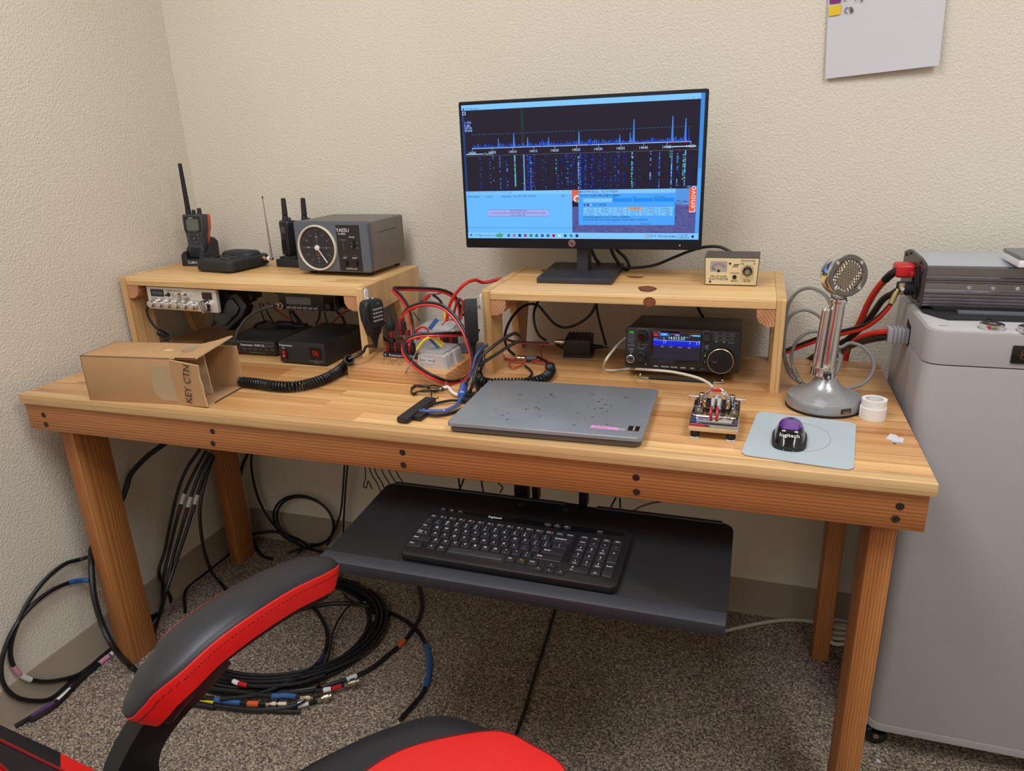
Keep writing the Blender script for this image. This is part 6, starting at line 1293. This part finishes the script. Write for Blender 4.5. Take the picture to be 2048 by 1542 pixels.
for k in range(3): m = MB(); m.prism([(.022+k*.0175+.0062*math.cos(2*PI*i/16), KD-.0105+.0028*math.sin(2*PI*i/16)) for i in range(16)], .0134, .0158, KEY, bev=.001); m.text(('<<', '>||', '>>')[k], .022+k*.0175, KD-.0105, .0042, LEG, .016); m.build('media_key', kb)
for k in range(3): m = MB(); m.prism([(.229+k*.0178+.0068*math.cos(2*PI*i/16), KD-.0125+.0034*math.sin(2*PI*i/16)) for i in range(16)], .0134, .0165, mat('grey_media_key', (56, 56, 60), .4), bev=.001); m.text(('-', '+', 'x')[k], .229+k*.0178, KD-.0125, .0055, LEG, .0167); m.build('media_key', kb)
m = MB(); m.prism(rrect(.012, .004, .001, 2, .325, KD-.0165), .0134, .0152, KEY); m.build('power_slider', kb)
for k, t in enumerate(['Esc']+['F%d' % i for i in range(1, 13)]+['Insert', 'Delete']):
    key(bx0+.003+k*pt*1.0, rv[5], pt, .0115, [(t, -.0022 if t[0] == 'F' else -.0005, 0, .0046 if len(t) < 4 else .0036, LEG)]+([('#', .0042, 0, .0046, LEGO)] if t[0] == 'F' else []))
for k, t in enumerate(('Home', 'End', 'PgUp', 'PgDn')): key(.3035+k*.0193, rv[5], .0193, .0115, [(t, 0, 0, .0036, LEG), ('--', 0, .0028, .0036, LEGO)])
for k, (a, b) in enumerate((('~', '`'), ('!', '1'), ('@', '2'), ('#', '3'), ('$', '4'), ('%', '5'), ('^', '6'), ('&', '7'), ('*', '8'), ('(', '9'), (')', '0'), ('_', '-'), ('+', '='))): key(bx0+k*pt, rv[4], pt, .0178, K2(a, b))
key(bx0+12.5*pt+.020, rv[4], .0385, .0178, [('Backspace', -.002, .001, .0050, LEG)])
key(bx0+.003, rv[3], .0248, .0178, [('Tab', -.004, .002, .005, LEG)])
for k, t in enumerate('QWERTYUIOP'): key(bx0+.025+k*pt, rv[3], pt, .0178, K1(t))
for k, (a, b) in enumerate((('{', '['), ('}', ']'))): key(bx0+.025+(10+k)*pt, rv[3], pt, .0178, K2(a, b))
key(bx0+.025+11.5*pt+.0148, rv[3], .0292, .0178, K2('|', '\\'))
key(bx0+.005, rv[2], .0292, .0178, [('Caps', -.006, .0028, .0046, LEG), ('Lock', -.006, -.0022, .0046, LEG), ('o', .005, 0, .006, LEG)])
for k, t in enumerate('ASDFGHJKL'): key(bx0+.0295+k*pt, rv[2], pt, .0178, K1(t))
for k, (a, b) in enumerate(((':', ';'), ('"', "'"))): key(bx0+.0295+(9+k)*pt, rv[2], pt, .0178, K2(a, b))
key(bx0+.0295+10.5*pt+.0218, rv[2], .0434, .0178, [('Enter', -.010, .001, .0052, LEG)])
key(bx0+.0095, rv[1], .0385, .0178, [('Shift', -.010, .001, .0052, LEG)])
for k, t in enumerate('ZXCVBNM'): key(bx0+.0388+k*pt, rv[1], pt, .0178, K1(t))
for k, (a, b) in enumerate((('<', ','), ('>', '.'), ('?', '/'))): key(bx0+.0388+(7+k)*pt, rv[1], pt, .0178, K2(a, b))
key(bx0+.0388+9.5*pt+.0266, rv[1], .0530, .0178, [('Shift', -.014, .001, .0052, LEG)])
key(bx0+.0055, rv[0], .0300, .0178, [('Ctrl', -.006, .001, .0052, LEG)]); key(bx0+.0385, rv[0], pt, .0178, [('+', -.001, 0, .008, LEG)]); key(bx0+.0572, rv[0], pt, .0178, [('Alt', -.001, .0005, .005, LEG)])
key(bx0+.1205, rv[0], .1060, .0178, [], mat('key_space_black', (48, 48, 52), .4))
key(bx0+.1840, rv[0], pt, .0178, [('Alt', -.001, .0005, .005, LEG)]); key(bx0+.2035, rv[0], pt, .0178, [('Fn', 0, 0, .0062, LEGO)]); key(bx0+.2230, rv[0], pt, .0178, [('Ctrl', -.001, .0005, .005, LEG)])
for x, v, t in ((.2680, .0278, '^'), (.2490, .0145, '<'), (.2680, .0145, 'v'), (.2870, .0145, '>')): key(x, v, .0172, .0128, [(t, 0, 0, .005, LEG)])
nx_ = [.3035, .3228, .3421, .3614]
for k, t in enumerate(('Num', '/', '*', '-')): key(nx_[k], rv[4], .0193, .0178, [(t, 0, .0008, .006 if len(t) < 2 else .0042, LEG)])
for r_, row in enumerate((('7', '8', '9'), ('4', '5', '6'), ('1', '2', '3'))):
    for k, t in enumerate(row): key(nx_[k], rv[3-r_], .0193, .0178, [(t, 0, .0028, .0058, LEG), (('Home', '^', 'PgUp', '<', ' ', '>', 'End', 'v', 'PgDn')[r_*3+k] or '.', 0, -.0035, .0036, LEG)] if t != '5' else [(t, 0, .001, .006, LEG)])
key(nx_[3], (rv[3]+rv[2])/2, .0193, .0358, [('+', 0, .010, .0072, LEG)]); key(nx_[3], (rv[1]+rv[0])/2, .0193, .0358, [('Enter', 0, .010, .0046, LEG)])
key((nx_[0]+nx_[1])/2, rv[0], .0386, .0178, [('0', -.010, .003, .0058, LEG), ('Ins', -.010, -.0035, .0038, LEG)]); key(nx_[2], rv[0], .0193, .0178, [('.', 0, .003, .0062, LEG), ('Del', 0, -.0035, .0038, LEG)])

# ================================================================ notice sheet on the wall
e = thing('paper_sheet', 'white sheet with a yellow square and CB note pinned high on the wall', 'paper', (1.639, -.0065, 1.3528))
c = [on_y(1650, 158, -.008), on_y(1877, 131, -.014), on_y(1893, -40, -.004), on_y(1652, -110, -.004)]; c[2] = Vector((1.847, -.004, 1.612)); c[3] = Vector((1.629, -.004, 1.612))
o_ = e.location; m = MB(); nu, nv = 10, 14; vs = []
for j in range(nv+1):
    for i in range(nu+1):
        u, v = i/nu, j/nv; p = c[0].lerp(c[1], u).lerp(c[3].lerp(c[2], u), v); p.y -= .0035*(1-v)**2*(.4+.6*u); p.y = min(p.y, -.003); vs.append(p-o_)
m.add(vs+[v+Vector((0, .0004, 0)) for v in vs], [(j*(nu+1)+i, j*(nu+1)+i+1, (j+1)*(nu+1)+i+1, (j+1)*(nu+1)+i) for j in range(nv) for i in range(nu)], PAPER); m.build('sheet', e)
def onsheet(px, py):
    """point just in front of the sheet at a photograph position"""
    import mathutils
    best = None
    d = ray(px, py)
    n = (c[1]-c[0]).cross(c[3]-c[0]).normalized(); t = (c[0]-CAM).dot(n)/d.dot(n); return CAM+d*t+Vector((0, -.0028, 0))-o_
for nm, pts, mm in (('yellow_patch', [(1657, 33), (1680, 29), (1683, 9), (1658, 13)], mat('yellow_marker', (226, 190, 20), .7)), ('purple_patch', [(1659, 8), (1681, 5), (1684, -16), (1660, -12)], mat('purple_marker', (120, 32, 112), .7))):
    m = MB(); m.add([onsheet(*q) for q in pts], [(0, 1, 2, 3)], mm); m.build(nm, e, label=nm.replace('_', ' '))
m = MB()
for st in ([(1696, 15.5), (1692, 16.5), (1689.5, 20.5), (1690.5, 25), (1695, 26)], [(1700, 15), (1701, 25)], [(1698, 15), (1704, 16), (1705, 18), (1701, 20)], [(1701, 20), (1706, 21), (1705, 24), (1700, 26)], [(1687, 1), (1693, 0)], [(1713, -4), (1709, 3)], [(1722, -2), (1725, 1), (1720, 3)]): m.tube(crom([onsheet(*q) for q in st], 4), .0008, INK, 4)
m.build('handwriting', e)

# ================================================================ chair
CRED = mat('red_leatherette', (218, 34, 30), .42, var=.04, bump=.05, bs=700); CBLK = mat('black_leatherette', (34, 35, 39), .42, var=.08, bump=.06, bs=700); STI = mat('red_stitching', (150, 26, 26), .7); STD = mat('dark_stitching', (96, 8, 12), .7)
CX, CY, CA = 1.20, -1.294, -.33
ch = thing('office_chair', 'black and red gaming style chair with a padded arm in front of the bench', 'chair', (CX, CY, 0), CA)
CI = (T(CX, CY, 0) @ RZ(CA)).inverted()
half = [(0, .268), (.08, .264), (.155, .240), (.200, .175), (.232, .09), (.245, .02), (.25, -.15), (.24, -.24)]
outl = [(p.x, p.y) for p in crom([(-x, y, 0) for x, y in half[::-1]]+[(x, y, 0) for x, y in half[1:]], 5)]
def cushion(poly, zs, m, mm):
    """stack of scaled outlines, closed on top"""
    cx = sum(p[0] for p in poly)/len(poly); cy = sum(p[1] for p in poly)/len(poly); n = len(poly); vs = []; fs = []
    for s_, z in zs: vs += [(cx+(x-cx)*s_, cy+(y-cy)*s_, z+.018*max(0, abs(x)*s_/.25-.35)**1.5) for x, y in poly]
    for k in range(len(zs)-1): fs += [(k*n+i, k*n+(i+1) % n, (k+1)*n+(i+1) % n, (k+1)*n+i) for i in range(n)]
    fs += [tuple(range((len(zs)-1)*n, len(zs)*n)), tuple(range(n))[::-1]]
    m.add(vs, fs, mm)
m = MB(); cushion(outl, [(.90, .375), (.965, .380), (.995, .395), (1.0, .42), (.992, .445), (.965, .461), (.92, .468), (.8, .470), (.5, .471)], m, CBLK)
sc_ = 1.002; m.tube([(x*sc_, y*sc_, .443+.018*max(0, abs(x)/.25-.35)**1.5) for x, y in outl], .0013, STI, 5, closed=False); m.build('seat', ch, sharp=60)
h2 = [(0, .269), (.0535, .264), (.102, .222), (.148, .158), (.166, .095), (.172, 0), (.176, -.22)]
ol2 = [(p.x, p.y) for p in crom([(-x, y, 0) for x, y in h2[::-1]]+[(x, y, 0) for x, y in h2[1:]], 5)]
m = MB(); cushion(ol2, [(.99, .405), (1.003, .425), (1.0, .447), (.978, .464), (.94, .472), (.8, .475), (.5, .476)], m, CRED); q_ = .945; cx_ = 0; cy_2 = sum(p[1] for p in ol2)/len(ol2)
m.tube([(x*q_, cy_2+(y-cy_2)*q_, .4722+.018*max(0, abs(x)*q_/.25-.35)**1.5) for x, y in ol2], .0009, STD, 4); m.build('seat_panel', ch, label='red seat panel')
# back
lev = [(.44, -.16, .225, .10), (.55, -.195, .235, .10), (.65, -.235, .245, .085), (.705, -.258, .248, .077), (.77, -.285, .252, .065), (.90, -.325, .262, .055), (1.02, -.36, .245, .04), (1.14, -.39, .18, .02), (1.20, -.405, .13, .01)]
cols = [-1, -.965, -.87, -.68, -.5, -.25, 0, .25, .5, .68, .87, .965, 1]
def backpt(lv, u, back=False):
    z, y, hw_, wf = lv
    if back: return (u*hw_*.98, y-.075+.03*abs(u)**2, z)
    return (u*hw_, y+wf*abs(u)**2.2-(.02 if abs(u) > .98 else 0)+.008*math.cos(3*PI*u), z)
m = MB(); n = len(cols); V = [backpt(l_, u) for l_ in lev for u in cols]+[backpt(l_, u, True) for l_ in lev for u in cols]; K = n*len(lev); groups = {0: [], 1: []}
for j in range(len(lev)-1):
    for i in range(n-1):
        a_ = j*n+i; uu_ = abs((cols[i]+cols[i+1])/2); red = uu_ < .66 or (.87 < uu_ < .96 and j < 3); groups[1 if red else 0].append((a_, a_+1, a_+n+1, a_+n)); groups[0].append((K+a_+n, K+a_+n+1, K+a_+1, K+a_))
    for i in (0, n-1): a_ = j*n+i; groups[0].append((a_, a_+n, K+a_+n, K+a_))
groups[0] += [tuple(range(n))[::-1]+tuple(range(K, K+n)), tuple(range(n*(len(lev)-1), n*len(lev)))+tuple(range(K+n*len(lev)-1, K+n*(len(lev)-1)-1, -1))]
m.add(V, groups[0], CBLK); m.add(V, groups[1], CRED); bo = m.build('backrest', ch, sharp=80)
m = MB(); 
for i in (2, 3): m.tube([Vector(backpt(l_, cols[i]))+Vector((0, .001, 0)) for l_ in lev[:7]], .0014, STI, 5)
m.build('stitching', ch)
# left arm, pad swept along its curve
pp = [(652, 1121, .672), (634, 1124, .684), (600, 1137, .692), (548, 1160, .700), (468, 1207, .705), (390, 1262, .698), (330, 1318, .682), (288, 1362, .662), (266, 1392, .646), (258, 1405, .638)]
path = crom([CI @ on_z(a, b, z) for a, b, z in pp], 5); wfac = []; npth = len(path)
for i in range(npth):
    t = i/(npth-1); wfac.append((max(.02, 1-(abs(2*t-1))**7))**.5*(.93+.1*t))
def armsec(prof, mm, m, close=True):
    vs = []; fs = []; k = len(prof)
    for i, p in enumerate(path):
        tg = (path[min(i+1, npth-1)]-path[max(i-1, 0)]).normalized(); sd = Vector((tg.y, -tg.x, 0)).normalized(); up_ = sd.cross(tg)
        if up_.z < 0: up_ = -up_
        f = wfac[i]; fz = min(1, f*1.25)
        for s_, h in prof: vs.append(p+sd*(s_*f)+up_*(h if h > -.006 else -.006+(h+.006)*fz))
    for i in range(npth-1):
        for j in range(k if close else k-1): fs.append((i*k+j, i*k+(j+1) % k, (i+1)*k+(j+1) % k, (i+1)*k+j))
    fs += [tuple(range(k))[::-1], tuple(range((npth-1)*k, npth*k))]
    m.add(vs, fs, mm)
hw2 = .0385
arm = MB(); armsec([(-hw2*.98, -.036), (-hw2*1.05, -.020), (-hw2*1.06, -.009), (-hw2*1.03, -.0030), (hw2*1.03, -.0030), (hw2*1.06, -.009), (hw2*1.05, -.020), (hw2*.98, -.036)], CRED, arm); armsec([(-hw2*.985, -.006), (-hw2*.93, -.0005), (-hw2*.75, .0035), (-hw2*.4, .006), (0, .0068), (hw2*.4, .006), (hw2*.75, .0035), (hw2*.93, -.0005), (hw2*.985, -.006)], CBLK, arm)
for sg in (1, -1):
    for i in range(2, npth-3):
        for fr2 in (.25, .75):
            p = path[i].lerp(path[i+1], fr2); tg = (path[i+1]-path[i]).normalized(); sd = Vector((tg.y, -tg.x, 0)).normalized(); up_ = sd.cross(tg); up_ = up_ if up_.z > 0 else -up_; f = wfac[i]+(wfac[i+1]-wfac[i])*fr2
            c_ = p+sd*(sg*hw2*1.062*f)+up_*(-.0115); arm.tube([c_-tg*.0009, c_+tg*.0009], .0008, STD, 4)
arm.build('armrest', ch, sharp=50, label='black topped armrest with a red side band')
m = MB(); armsec([(-.028, -.0365), (-.026, -.050), (-.020, -.054), (.020, -.054), (.026, -.050), (.028, -.0365)], BLKM, m)
po = [Vector((.884, -1.165, .640)), Vector((.868, -1.225, .612)), Vector((.846, -1.258, .575)), Vector((.822, -1.268, .53)), Vector((.806, -1.262, .48)), Vector((.806, -1.255, .43)), Vector((.845, -1.25, .385)), Vector((.93, -1.25, .368)), Vector((1.02, -1.26, .366))]
po = crom([CI @ p for p in po], 6); vs = []; fs = []
for i, p in enumerate(po):
    tg = (po[min(i+1, len(po)-1)]-po[max(i-1, 0)]).normalized(); wy = Vector((0, 1, 0)); wy = (wy-tg*wy.dot(tg)).normalized(); nx2 = tg.cross(wy)
    for a_, b_ in ((-.030, -.012), (.030, -.012), (.030, .012), (-.030, .012)): vs.append(p+wy*a_+nx2*b_)
for i in range(len(po)-1): fs += [(i*4+j, i*4+(j+1) % 4, i*4+4+(j+1) % 4, i*4+4+j) for j in range(4)]
m.add(vs, fs+[(3, 2, 1, 0), tuple(range(len(vs)-4, len(vs)))], BLKM); m.build('arm_frame', ch)
# right arm mirrored, seat pan, lift and base (below and beside the picture)
m = MB(); m.box(-.17, .17, -.17, .15, .335, .376, BLKM, .01); m.build('seat_pan', ch)
m = MB(); m.cyl((0, 0, .10), (0, 0, .34), .028, BLKM, n=24); m.cyl((0, 0, .06), (0, 0, .115), .045, BLK2, n=24, bev=.006); m.build('gas_lift', ch)
for k in range(5):
    a = 2*PI*k/5+.9; m = MB(); X = RZ(a); m.prism([(.03, .062), (.03, .105), (.29, .078), (.30, .058)], -.022, .022, BLK2, M=X @ FR, bev=.003); lg = m.build('base_leg', ch)
    m = MB()
    for s in (-1, 1): m.cyl((X @ Vector((.285, s*.012-.009, .028))), (X @ Vector((.285, s*.012+.009, .028))), .028, BLK, n=20, bev=.004)
    m.cyl(X @ Vector((.285, 0, .028)), X @ Vector((.285, 0, .062)), .007, STEEL, n=10); m.build('caster', lg)

# ================================================================ cables on the floor and under the bench
SILV = NICKEL
def W(pts, z0):
    out = []
    for q in pts:
        if len(q) == 2: v = on_z(q[0], q[1], z0)
        elif q[2] == 'x': v = on_x(q[0], q[1], q[3])
        elif q[2] == 'y': v = on_y(q[0], q[1], q[3])
        else: v = on_z(q[0], q[1], q[3])
        if v.z < z0: v = on_z(q[0], q[1], z0)
        v.x = max(v.x, XL+z0+.003); v.y = min(v.y, -z0-.003); out.append(v)
    return out
G1 = 'black coax cables looped left of the bench leg'
xl = -.030
rC = .0052
cable('coax_cable', 'inner black coax loop leaning on the left wall with pink and white tape', 'cable', W([(183, 1112, 'x', -.005), (160, 1119, 'x', xl), (130, 1128, 'x', xl), (95, 1155, 'x', xl), (62, 1195, 'x', xl), (36, 1245, 'x', xl), (22, 1290, 'x', xl), (24, 1325, 'x', xl), (45, 1352, 'x', xl), (80, 1363, 'x', xl), (120, 1360, 'x', xl), (155, 1345), (190, 1312), (225, 1282)], .006), rC, bands=((.50, .545, PINK), (.55, .60, WHT)))
cable('coax_cable', 'outer black coax loop leaning on the left wall with blue tape near the leg', 'cable', W([(190, 1160, 'x', -.005), (165, 1161, 'x', xl), (140, 1165, 'x', xl), (100, 1183, 'x', xl), (60, 1215, 'x', xl), (25, 1262, 'x', xl), (4, 1320, 'x', xl), (6, 1365, 'x', xl), (30, 1393, 'x', xl), (70, 1402, 'x', xl), (105, 1395), (150, 1355), (200, 1318), (228, 1290)], .006), rC, bands=((.02, .10, BLUE),))
cable('coax_cable', 'thick black cable passing behind and then in front of the left front leg', 'cable', W([(352, 868, 'y', -.40), (325, 890, 'y', -.41), (292, 915, 'y', -.42), (262, 948, 'y', -.44), (240, 975, 'y', -.46), (222, 1005, 'y', -.49), (200, 1050, 'y', -.54), (186, 1090, 'y', -.60), (183, 1130, 'y', -.65), (188, 1190, 'y', -.685), (205, 1250, 'y', -.70), (230, 1298, 'y', -.71), (262, 1333), (300, 1362), (360, 1400), (430, 1415)], .0075), .0072)
cable('coax_cable', 'black cable along the left baseboard with white and purple tape at its near end', 'cable', W([(275, 1225), (230, 1288), (180, 1335), (130, 1390), (85, 1420), (30, 1453)], .0062), .0055, bands=((.69, .78, WHT), (.80, .92, PURP)))
cable('coax_cable', 'black cable along the left baseboard with white and pink tape', 'cable', W([(290, 1240), (245, 1290), (205, 1322), (160, 1362), (110, 1412), (60, 1442)], .0062), .0055, bands=((.30, .38, WHT), (.39, .47, PINK)))
for k, (lab, pts) in enumerate((
        ('farthest left', [(400, 898), (372, 940), (355, 985), (342, 1040), (330, 1100), (318, 1150), (305, 1195), (288, 1235), (270, 1262)]),
        ('second from left', [(412, 902), (388, 945), (368, 990), (352, 1045), (338, 1105), (326, 1160), (306, 1215), (286, 1262), (262, 1290)]),
        ('middle', [(420, 906), (398, 950), (380, 1000), (362, 1060), (345, 1120), (332, 1180), (322, 1225), (300, 1270), (282, 1300)]),
        ('second from right', [(426, 908), (408, 950), (392, 1000), (372, 1065), (350, 1130), (330, 1190), (316, 1240), (304, 1285)]),
        ('farthest right', [(428, 912), (414, 950), (402, 1000), (400, 1040), (408, 1100), (424, 1145), (440, 1165), (452, 1180)]))):
    mode = [(a, b, 'x', .045+.014*k-.012*min(i, 4)*(k < 4)) for i, (a, b) in enumerate(pts[:6])]+[(a, b) for a, b in pts[6:]]
    cable('coax_cable', lab+' of five black cables hanging to the floor between the left legs', 'cable', W(mode, .006), .0048, bands=(((.20, .245, WHT), (.25, .29, mat('maroon_tape', (74, 40, 44), .5))) if k in (1, 2, 3) else ()))
cable('coax_cable', 'black cable arcing down behind the rear left leg with a faded yellow band', 'cable', W([(428, 918, 'y', -.11), (425, 960, 'y', -.10), (427, 990, 'y', -.09), (436, 1020, 'y', -.08), (447, 1040, 'y', -.07)], .005), .0048, bands=((.48, .6, mat('faded_yellow_tape', (120, 110, 60), .6)),))
cable('coax_cable', 'black cable dropping just right of the rear left leg to the floor', 'cable', W([(496, 906, 'y', -.09), (484, 935, 'y', -.085), (479, 975, 'y', -.08), (483, 1020, 'y', -.07), (495, 1060, 'y', -.06), (508, 1085), (522, 1110), (545, 1118)], .005), .0052)
cable('coax_cable', 'black cable drooping along the back wall toward the coiled rings', 'cable', W([(503, 908, 'y', -.05), (503, 935, 'y', -.05), (510, 975, 'y', -.045), (525, 1015, 'y', -.04), (548, 1050, 'y', -.035), (575, 1075, 'y', -.03), (610, 1095), (650, 1105)], .005), .0042)
for k, lab in enumerate(('outer', 'inner')):
    rx_, ry_ = (60-3*k, 50-3*k); cable('coax_ring', lab+' of two black cable rings leaning on the back wall under the bench', 'cable', W([(607+rx_*math.cos(a)+4*k, 1042+ry_*math.sin(a)+10*math.cos(a), 'y', -.025-.008*k) for a in [1.9+i*2*PI*.93/16 for i in range(17)]]+[(575+20*k, 1106)], .005), .0040, group=None)
cable('coax_cable', 'long low arc of black cable rising from the floor left of the rear leg', 'cable', W([(370, 1225), (372, 1180), (395, 1145), (440, 1110), (490, 1075, 'z', .03), (540, 1063, 'z', .035), (580, 1068, 'z', .02), (608, 1085), (625, 1100)], .005), .0045)
for k, pts in enumerate(([(689, 930, 'y', -.05), (686, 980, 'y', -.045), (682, 1020, 'y', -.04), (672, 1055, 'y', -.035), (655, 1090)], [(695, 931, 'y', -.05), (691, 980, 'y', -.045), (688, 1030, 'y', -.04), (686, 1085, 'y', -.035), (684, 1104)])):
    cable('thin_cable', ('left', 'right')[k]+' of a pair of thin black cables hanging straight down near the tray', 'cable', W(pts, .004), .0030)
random.seed(9)
for k, (a, lab) in enumerate(((728, 'thin lead hanging in a loop at the left rear corner of the tray'), (738, 'second thin lead above the left rear corner of the tray'), (748, 'third thin lead above the left rear corner of the tray'), (762, 'fourth thin lead above the left rear corner of the tray'), (776, 'fifth thin lead above the left rear corner of the tray'), (790, 'sixth thin lead above the left rear corner of the tray'))):
    pts = [(a, 934+k*.5, 'y', -.20), (a+6, 950, 'y', -.20), (a+16, 966, 'y', -.21), (a+24, 985, 'y', -.22)] if k else [(730, 934, 'y', -.2), (731, 955, 'y', -.2), (727, 972, 'y', -.2), (733, 975, 'y', -.2), (736, 962, 'y', -.2), (744, 978, 'y', -.2)]
    cable('thin_lead', lab, 'cable', W(pts, .004), .0016)
for k, pts in enumerate(([(917, 957), (919, 972), (924, 985)], [(928, 957), (922, 972), (914, 985)], [(963, 962), (965, 975), (967, 985)], [(1232, 995), (1226, 1006), (1222, 1014)], [(1240, 996), (1240, 1006), (1241, 1016)])):
    cable('thin_lead', ('first', 'second', 'third', 'fourth', 'fifth')[k]+' short black lead seen from the left between bench apron and tray', 'cable', W([(a, b, 'y', -.10) for a, b in pts], .004), .0026)
for k, (pts, lab) in enumerate((([(1322, 1003), (1300, 1007), (1280, 1014), (1262, 1025)], 'brown cable slanting down behind the right half of the tray'), ([(995, 965), (1005, 975), (1000, 985)], 'brown lead behind the tray left of the swing arm'))):
    cable('thin_lead', lab, 'cable', W([(a, b, 'y', -.12) for a, b in pts], .004), .0026, mat('brown_cable', (120, 80, 60), .5))
# floor coil
c0 = on_z(590, 1262, .01)
for k in range(7):
    low = k < 4; q_ = k if low else k-4; R_ = (.268 if low else .252)-.0125*q_; oz = .0062 if low else .0185; ox, oy = (0, 0) if low else (.018, .012); lab = ('outermost', 'second', 'third', 'fourth', 'fifth', 'sixth', 'innermost')[k]
    pts = []
    for i in range(27):
        a = .3*k+2*PI*i/26*.97; f = 1+(.04 if low else .055)*math.sin(2*a+(0 if low else .8))
        pts.append((c0.x-.045+ox+R_*1.02*f*math.cos(a), c0.y+oy+R_*.93*f*math.sin(a), oz))
    cable('coax_coil', lab+' turn of the black cable coil lying on the carpet under the chair arm', 'cable', pts, .0056, group='turns of the floor cable coil')
cable('coax_cable', 'black cable swinging right from the coil with blue tape, ending under the chair seat', 'cable', W([(560, 1230), (630, 1212), (690, 1206), (745, 1214), (795, 1232), (835, 1262), (857, 1305), (858, 1345), (848, 1382), (828, 1408), (800, 1440)], .0062), .0058, bands=((.66, .86, BLUE),))
cable('coax_cable', 'black cable with orange tape running from under the tray to the plugs', 'cable', W([(836, 1168), (843, 1195), (842, 1225), (828, 1255), (805, 1285), (782, 1305), (745, 1335), (700, 1357), (650, 1372), (600, 1381), (530, 1390)], .0062), .0055, bands=((.405, .45, ORANGE), (.66, .70, WHT)))
cable('thin_cable', 'thin black lead looping from the tray down across the coil to the plugs', 'cable', W([(682, 1150), (684, 1175), (693, 1195), (708, 1204), (698, 1212), (680, 1235), (666, 1265), (660, 1300), (650, 1340), (632, 1378), (612, 1400), (592, 1412)], .020), .0028)
cable('coax_cable', 'inner loop of black cable curving under the chair arm inside the coil', 'cable', W([(560, 1200), (620, 1212), (645, 1240), (655, 1275), (645, 1315), (610, 1348), (570, 1368), (510, 1390), (440, 1398)], .02), .0055, bands=((.55, .60, mat('navy_tape', (34, 44, 80), .5)),))
def plugend(name, lab, pts, r, tapes, conn_len=.04, z0=.012):
    P = W(pts, z0); o = cable('coax_cable', lab, 'cable', P, r, bands=tapes)
    d = (P[-1]-P[-2]).normalized(); e_ = P[-1]; q = MB()
    for a, b, rr, n_ in ((0, .010, r*1.45, 6), (.009, .016, r*1.15, 14), (.015, .027, r*1.85, 20), (.026, .032, r*1.0, 14), (.031, conn_len, r*1.75, 20)): q.cyl(e_+d*a, e_+d*b, rr, SILV, n=n_, bev=.0005)
    q.v = [v-o.location for v in q.v]; q.build('coax_plug', o, label='silver screw plug'); return o
plugend('p', 'black cable with blue and orange tape ending in a long silver coupling', [(360, 1390), (420, 1398), (470, 1405), (510, 1408), (533, 1408)], .0062, ((.42, .72, BLUE), (.80, .92, ORANGE)), .052, .010)
plugend('p', 'black cable with white tape ending in the rightmost silver plug', [(430, 1412), (500, 1420), (560, 1418), (605, 1408), (634, 1400)], .0066, ((.82, .92, WHT),), .034, .010)
plugend('p', 'black cable with white and red tape ending in the rear silver plug', [(500, 1392), (560, 1388), (610, 1384), (660, 1378), (688, 1370)], .0050, ((.78, .86, WHT), (.87, .97, RED)), .036, .018)
plugend('p', 'black cable with a blue tape patch ending in a short silver plug', [(420, 1376), (480, 1384), (540, 1392), (570, 1391), (602, 1394)], .0052, ((.70, .95, BLUE),), .030, .022)
cable('coax_cable', 'black cable with yellow tape in the bundle behind the chair arm', 'cable', W([(330, 1380), (380, 1392), (420, 1402), (480, 1414), (540, 1422), (600, 1424)], .006), .0056, bands=((.25, .40, YEL),))
cable('coax_cable', 'black cable with red and white tape at the inside of the coil', 'cable', W([(440, 1335), (460, 1358), (490, 1370), (540, 1372), (600, 1366), (650, 1350)], .024), .0050, bands=((.24, .30, WHT), (.30, .38, RED)))
cable('thin_cable', 'single black cord on the carpet right of the chair seat', 'cable', W([(1118, 1195), (1108, 1225), (1095, 1270), (1082, 1310), (1065, 1365), (1050, 1420), (1030, 1475), (1020, 1500)], .0045), .0040)
cable('power_cable', 'cream cord lying along the back of the floor toward the right rear leg', 'cable', W([(1380, 1262), (1440, 1263), (1480, 1255), (1530, 1245), (1580, 1240), (1630, 1237), (1670, 1240)], .0055), .0048, WCBL)
for k in range(4):
    cable('cord_loop', ('top', 'second', 'third', 'lowest')[k]+' cream cord loop stacked behind the right rear leg', 'cable', W([(1692, 1243+9*k, 'y', -.03-.02*k), (1672, 1240+10*k, 'y', -.05-.02*k), (1660, 1246+10*k, 'y', -.08-.02*k), (1668, 1254+11*k, 'y', -.10-.02*k), (1694, 1258+10*k, 'y', -.10-.02*k)], .006), .0048, WCBL)
p = on_z(1757, 1522, .002); m = MB(); m.lathe([(0, 0), (.0045, 0), (.0045, .0012), (0, .0015)], PAPER, 14, M=T(p.x, p.y, .0012)); tag(m.build('paper_dot'), 'tiny white paper dot on the carpet beside the right front leg', 'paper')
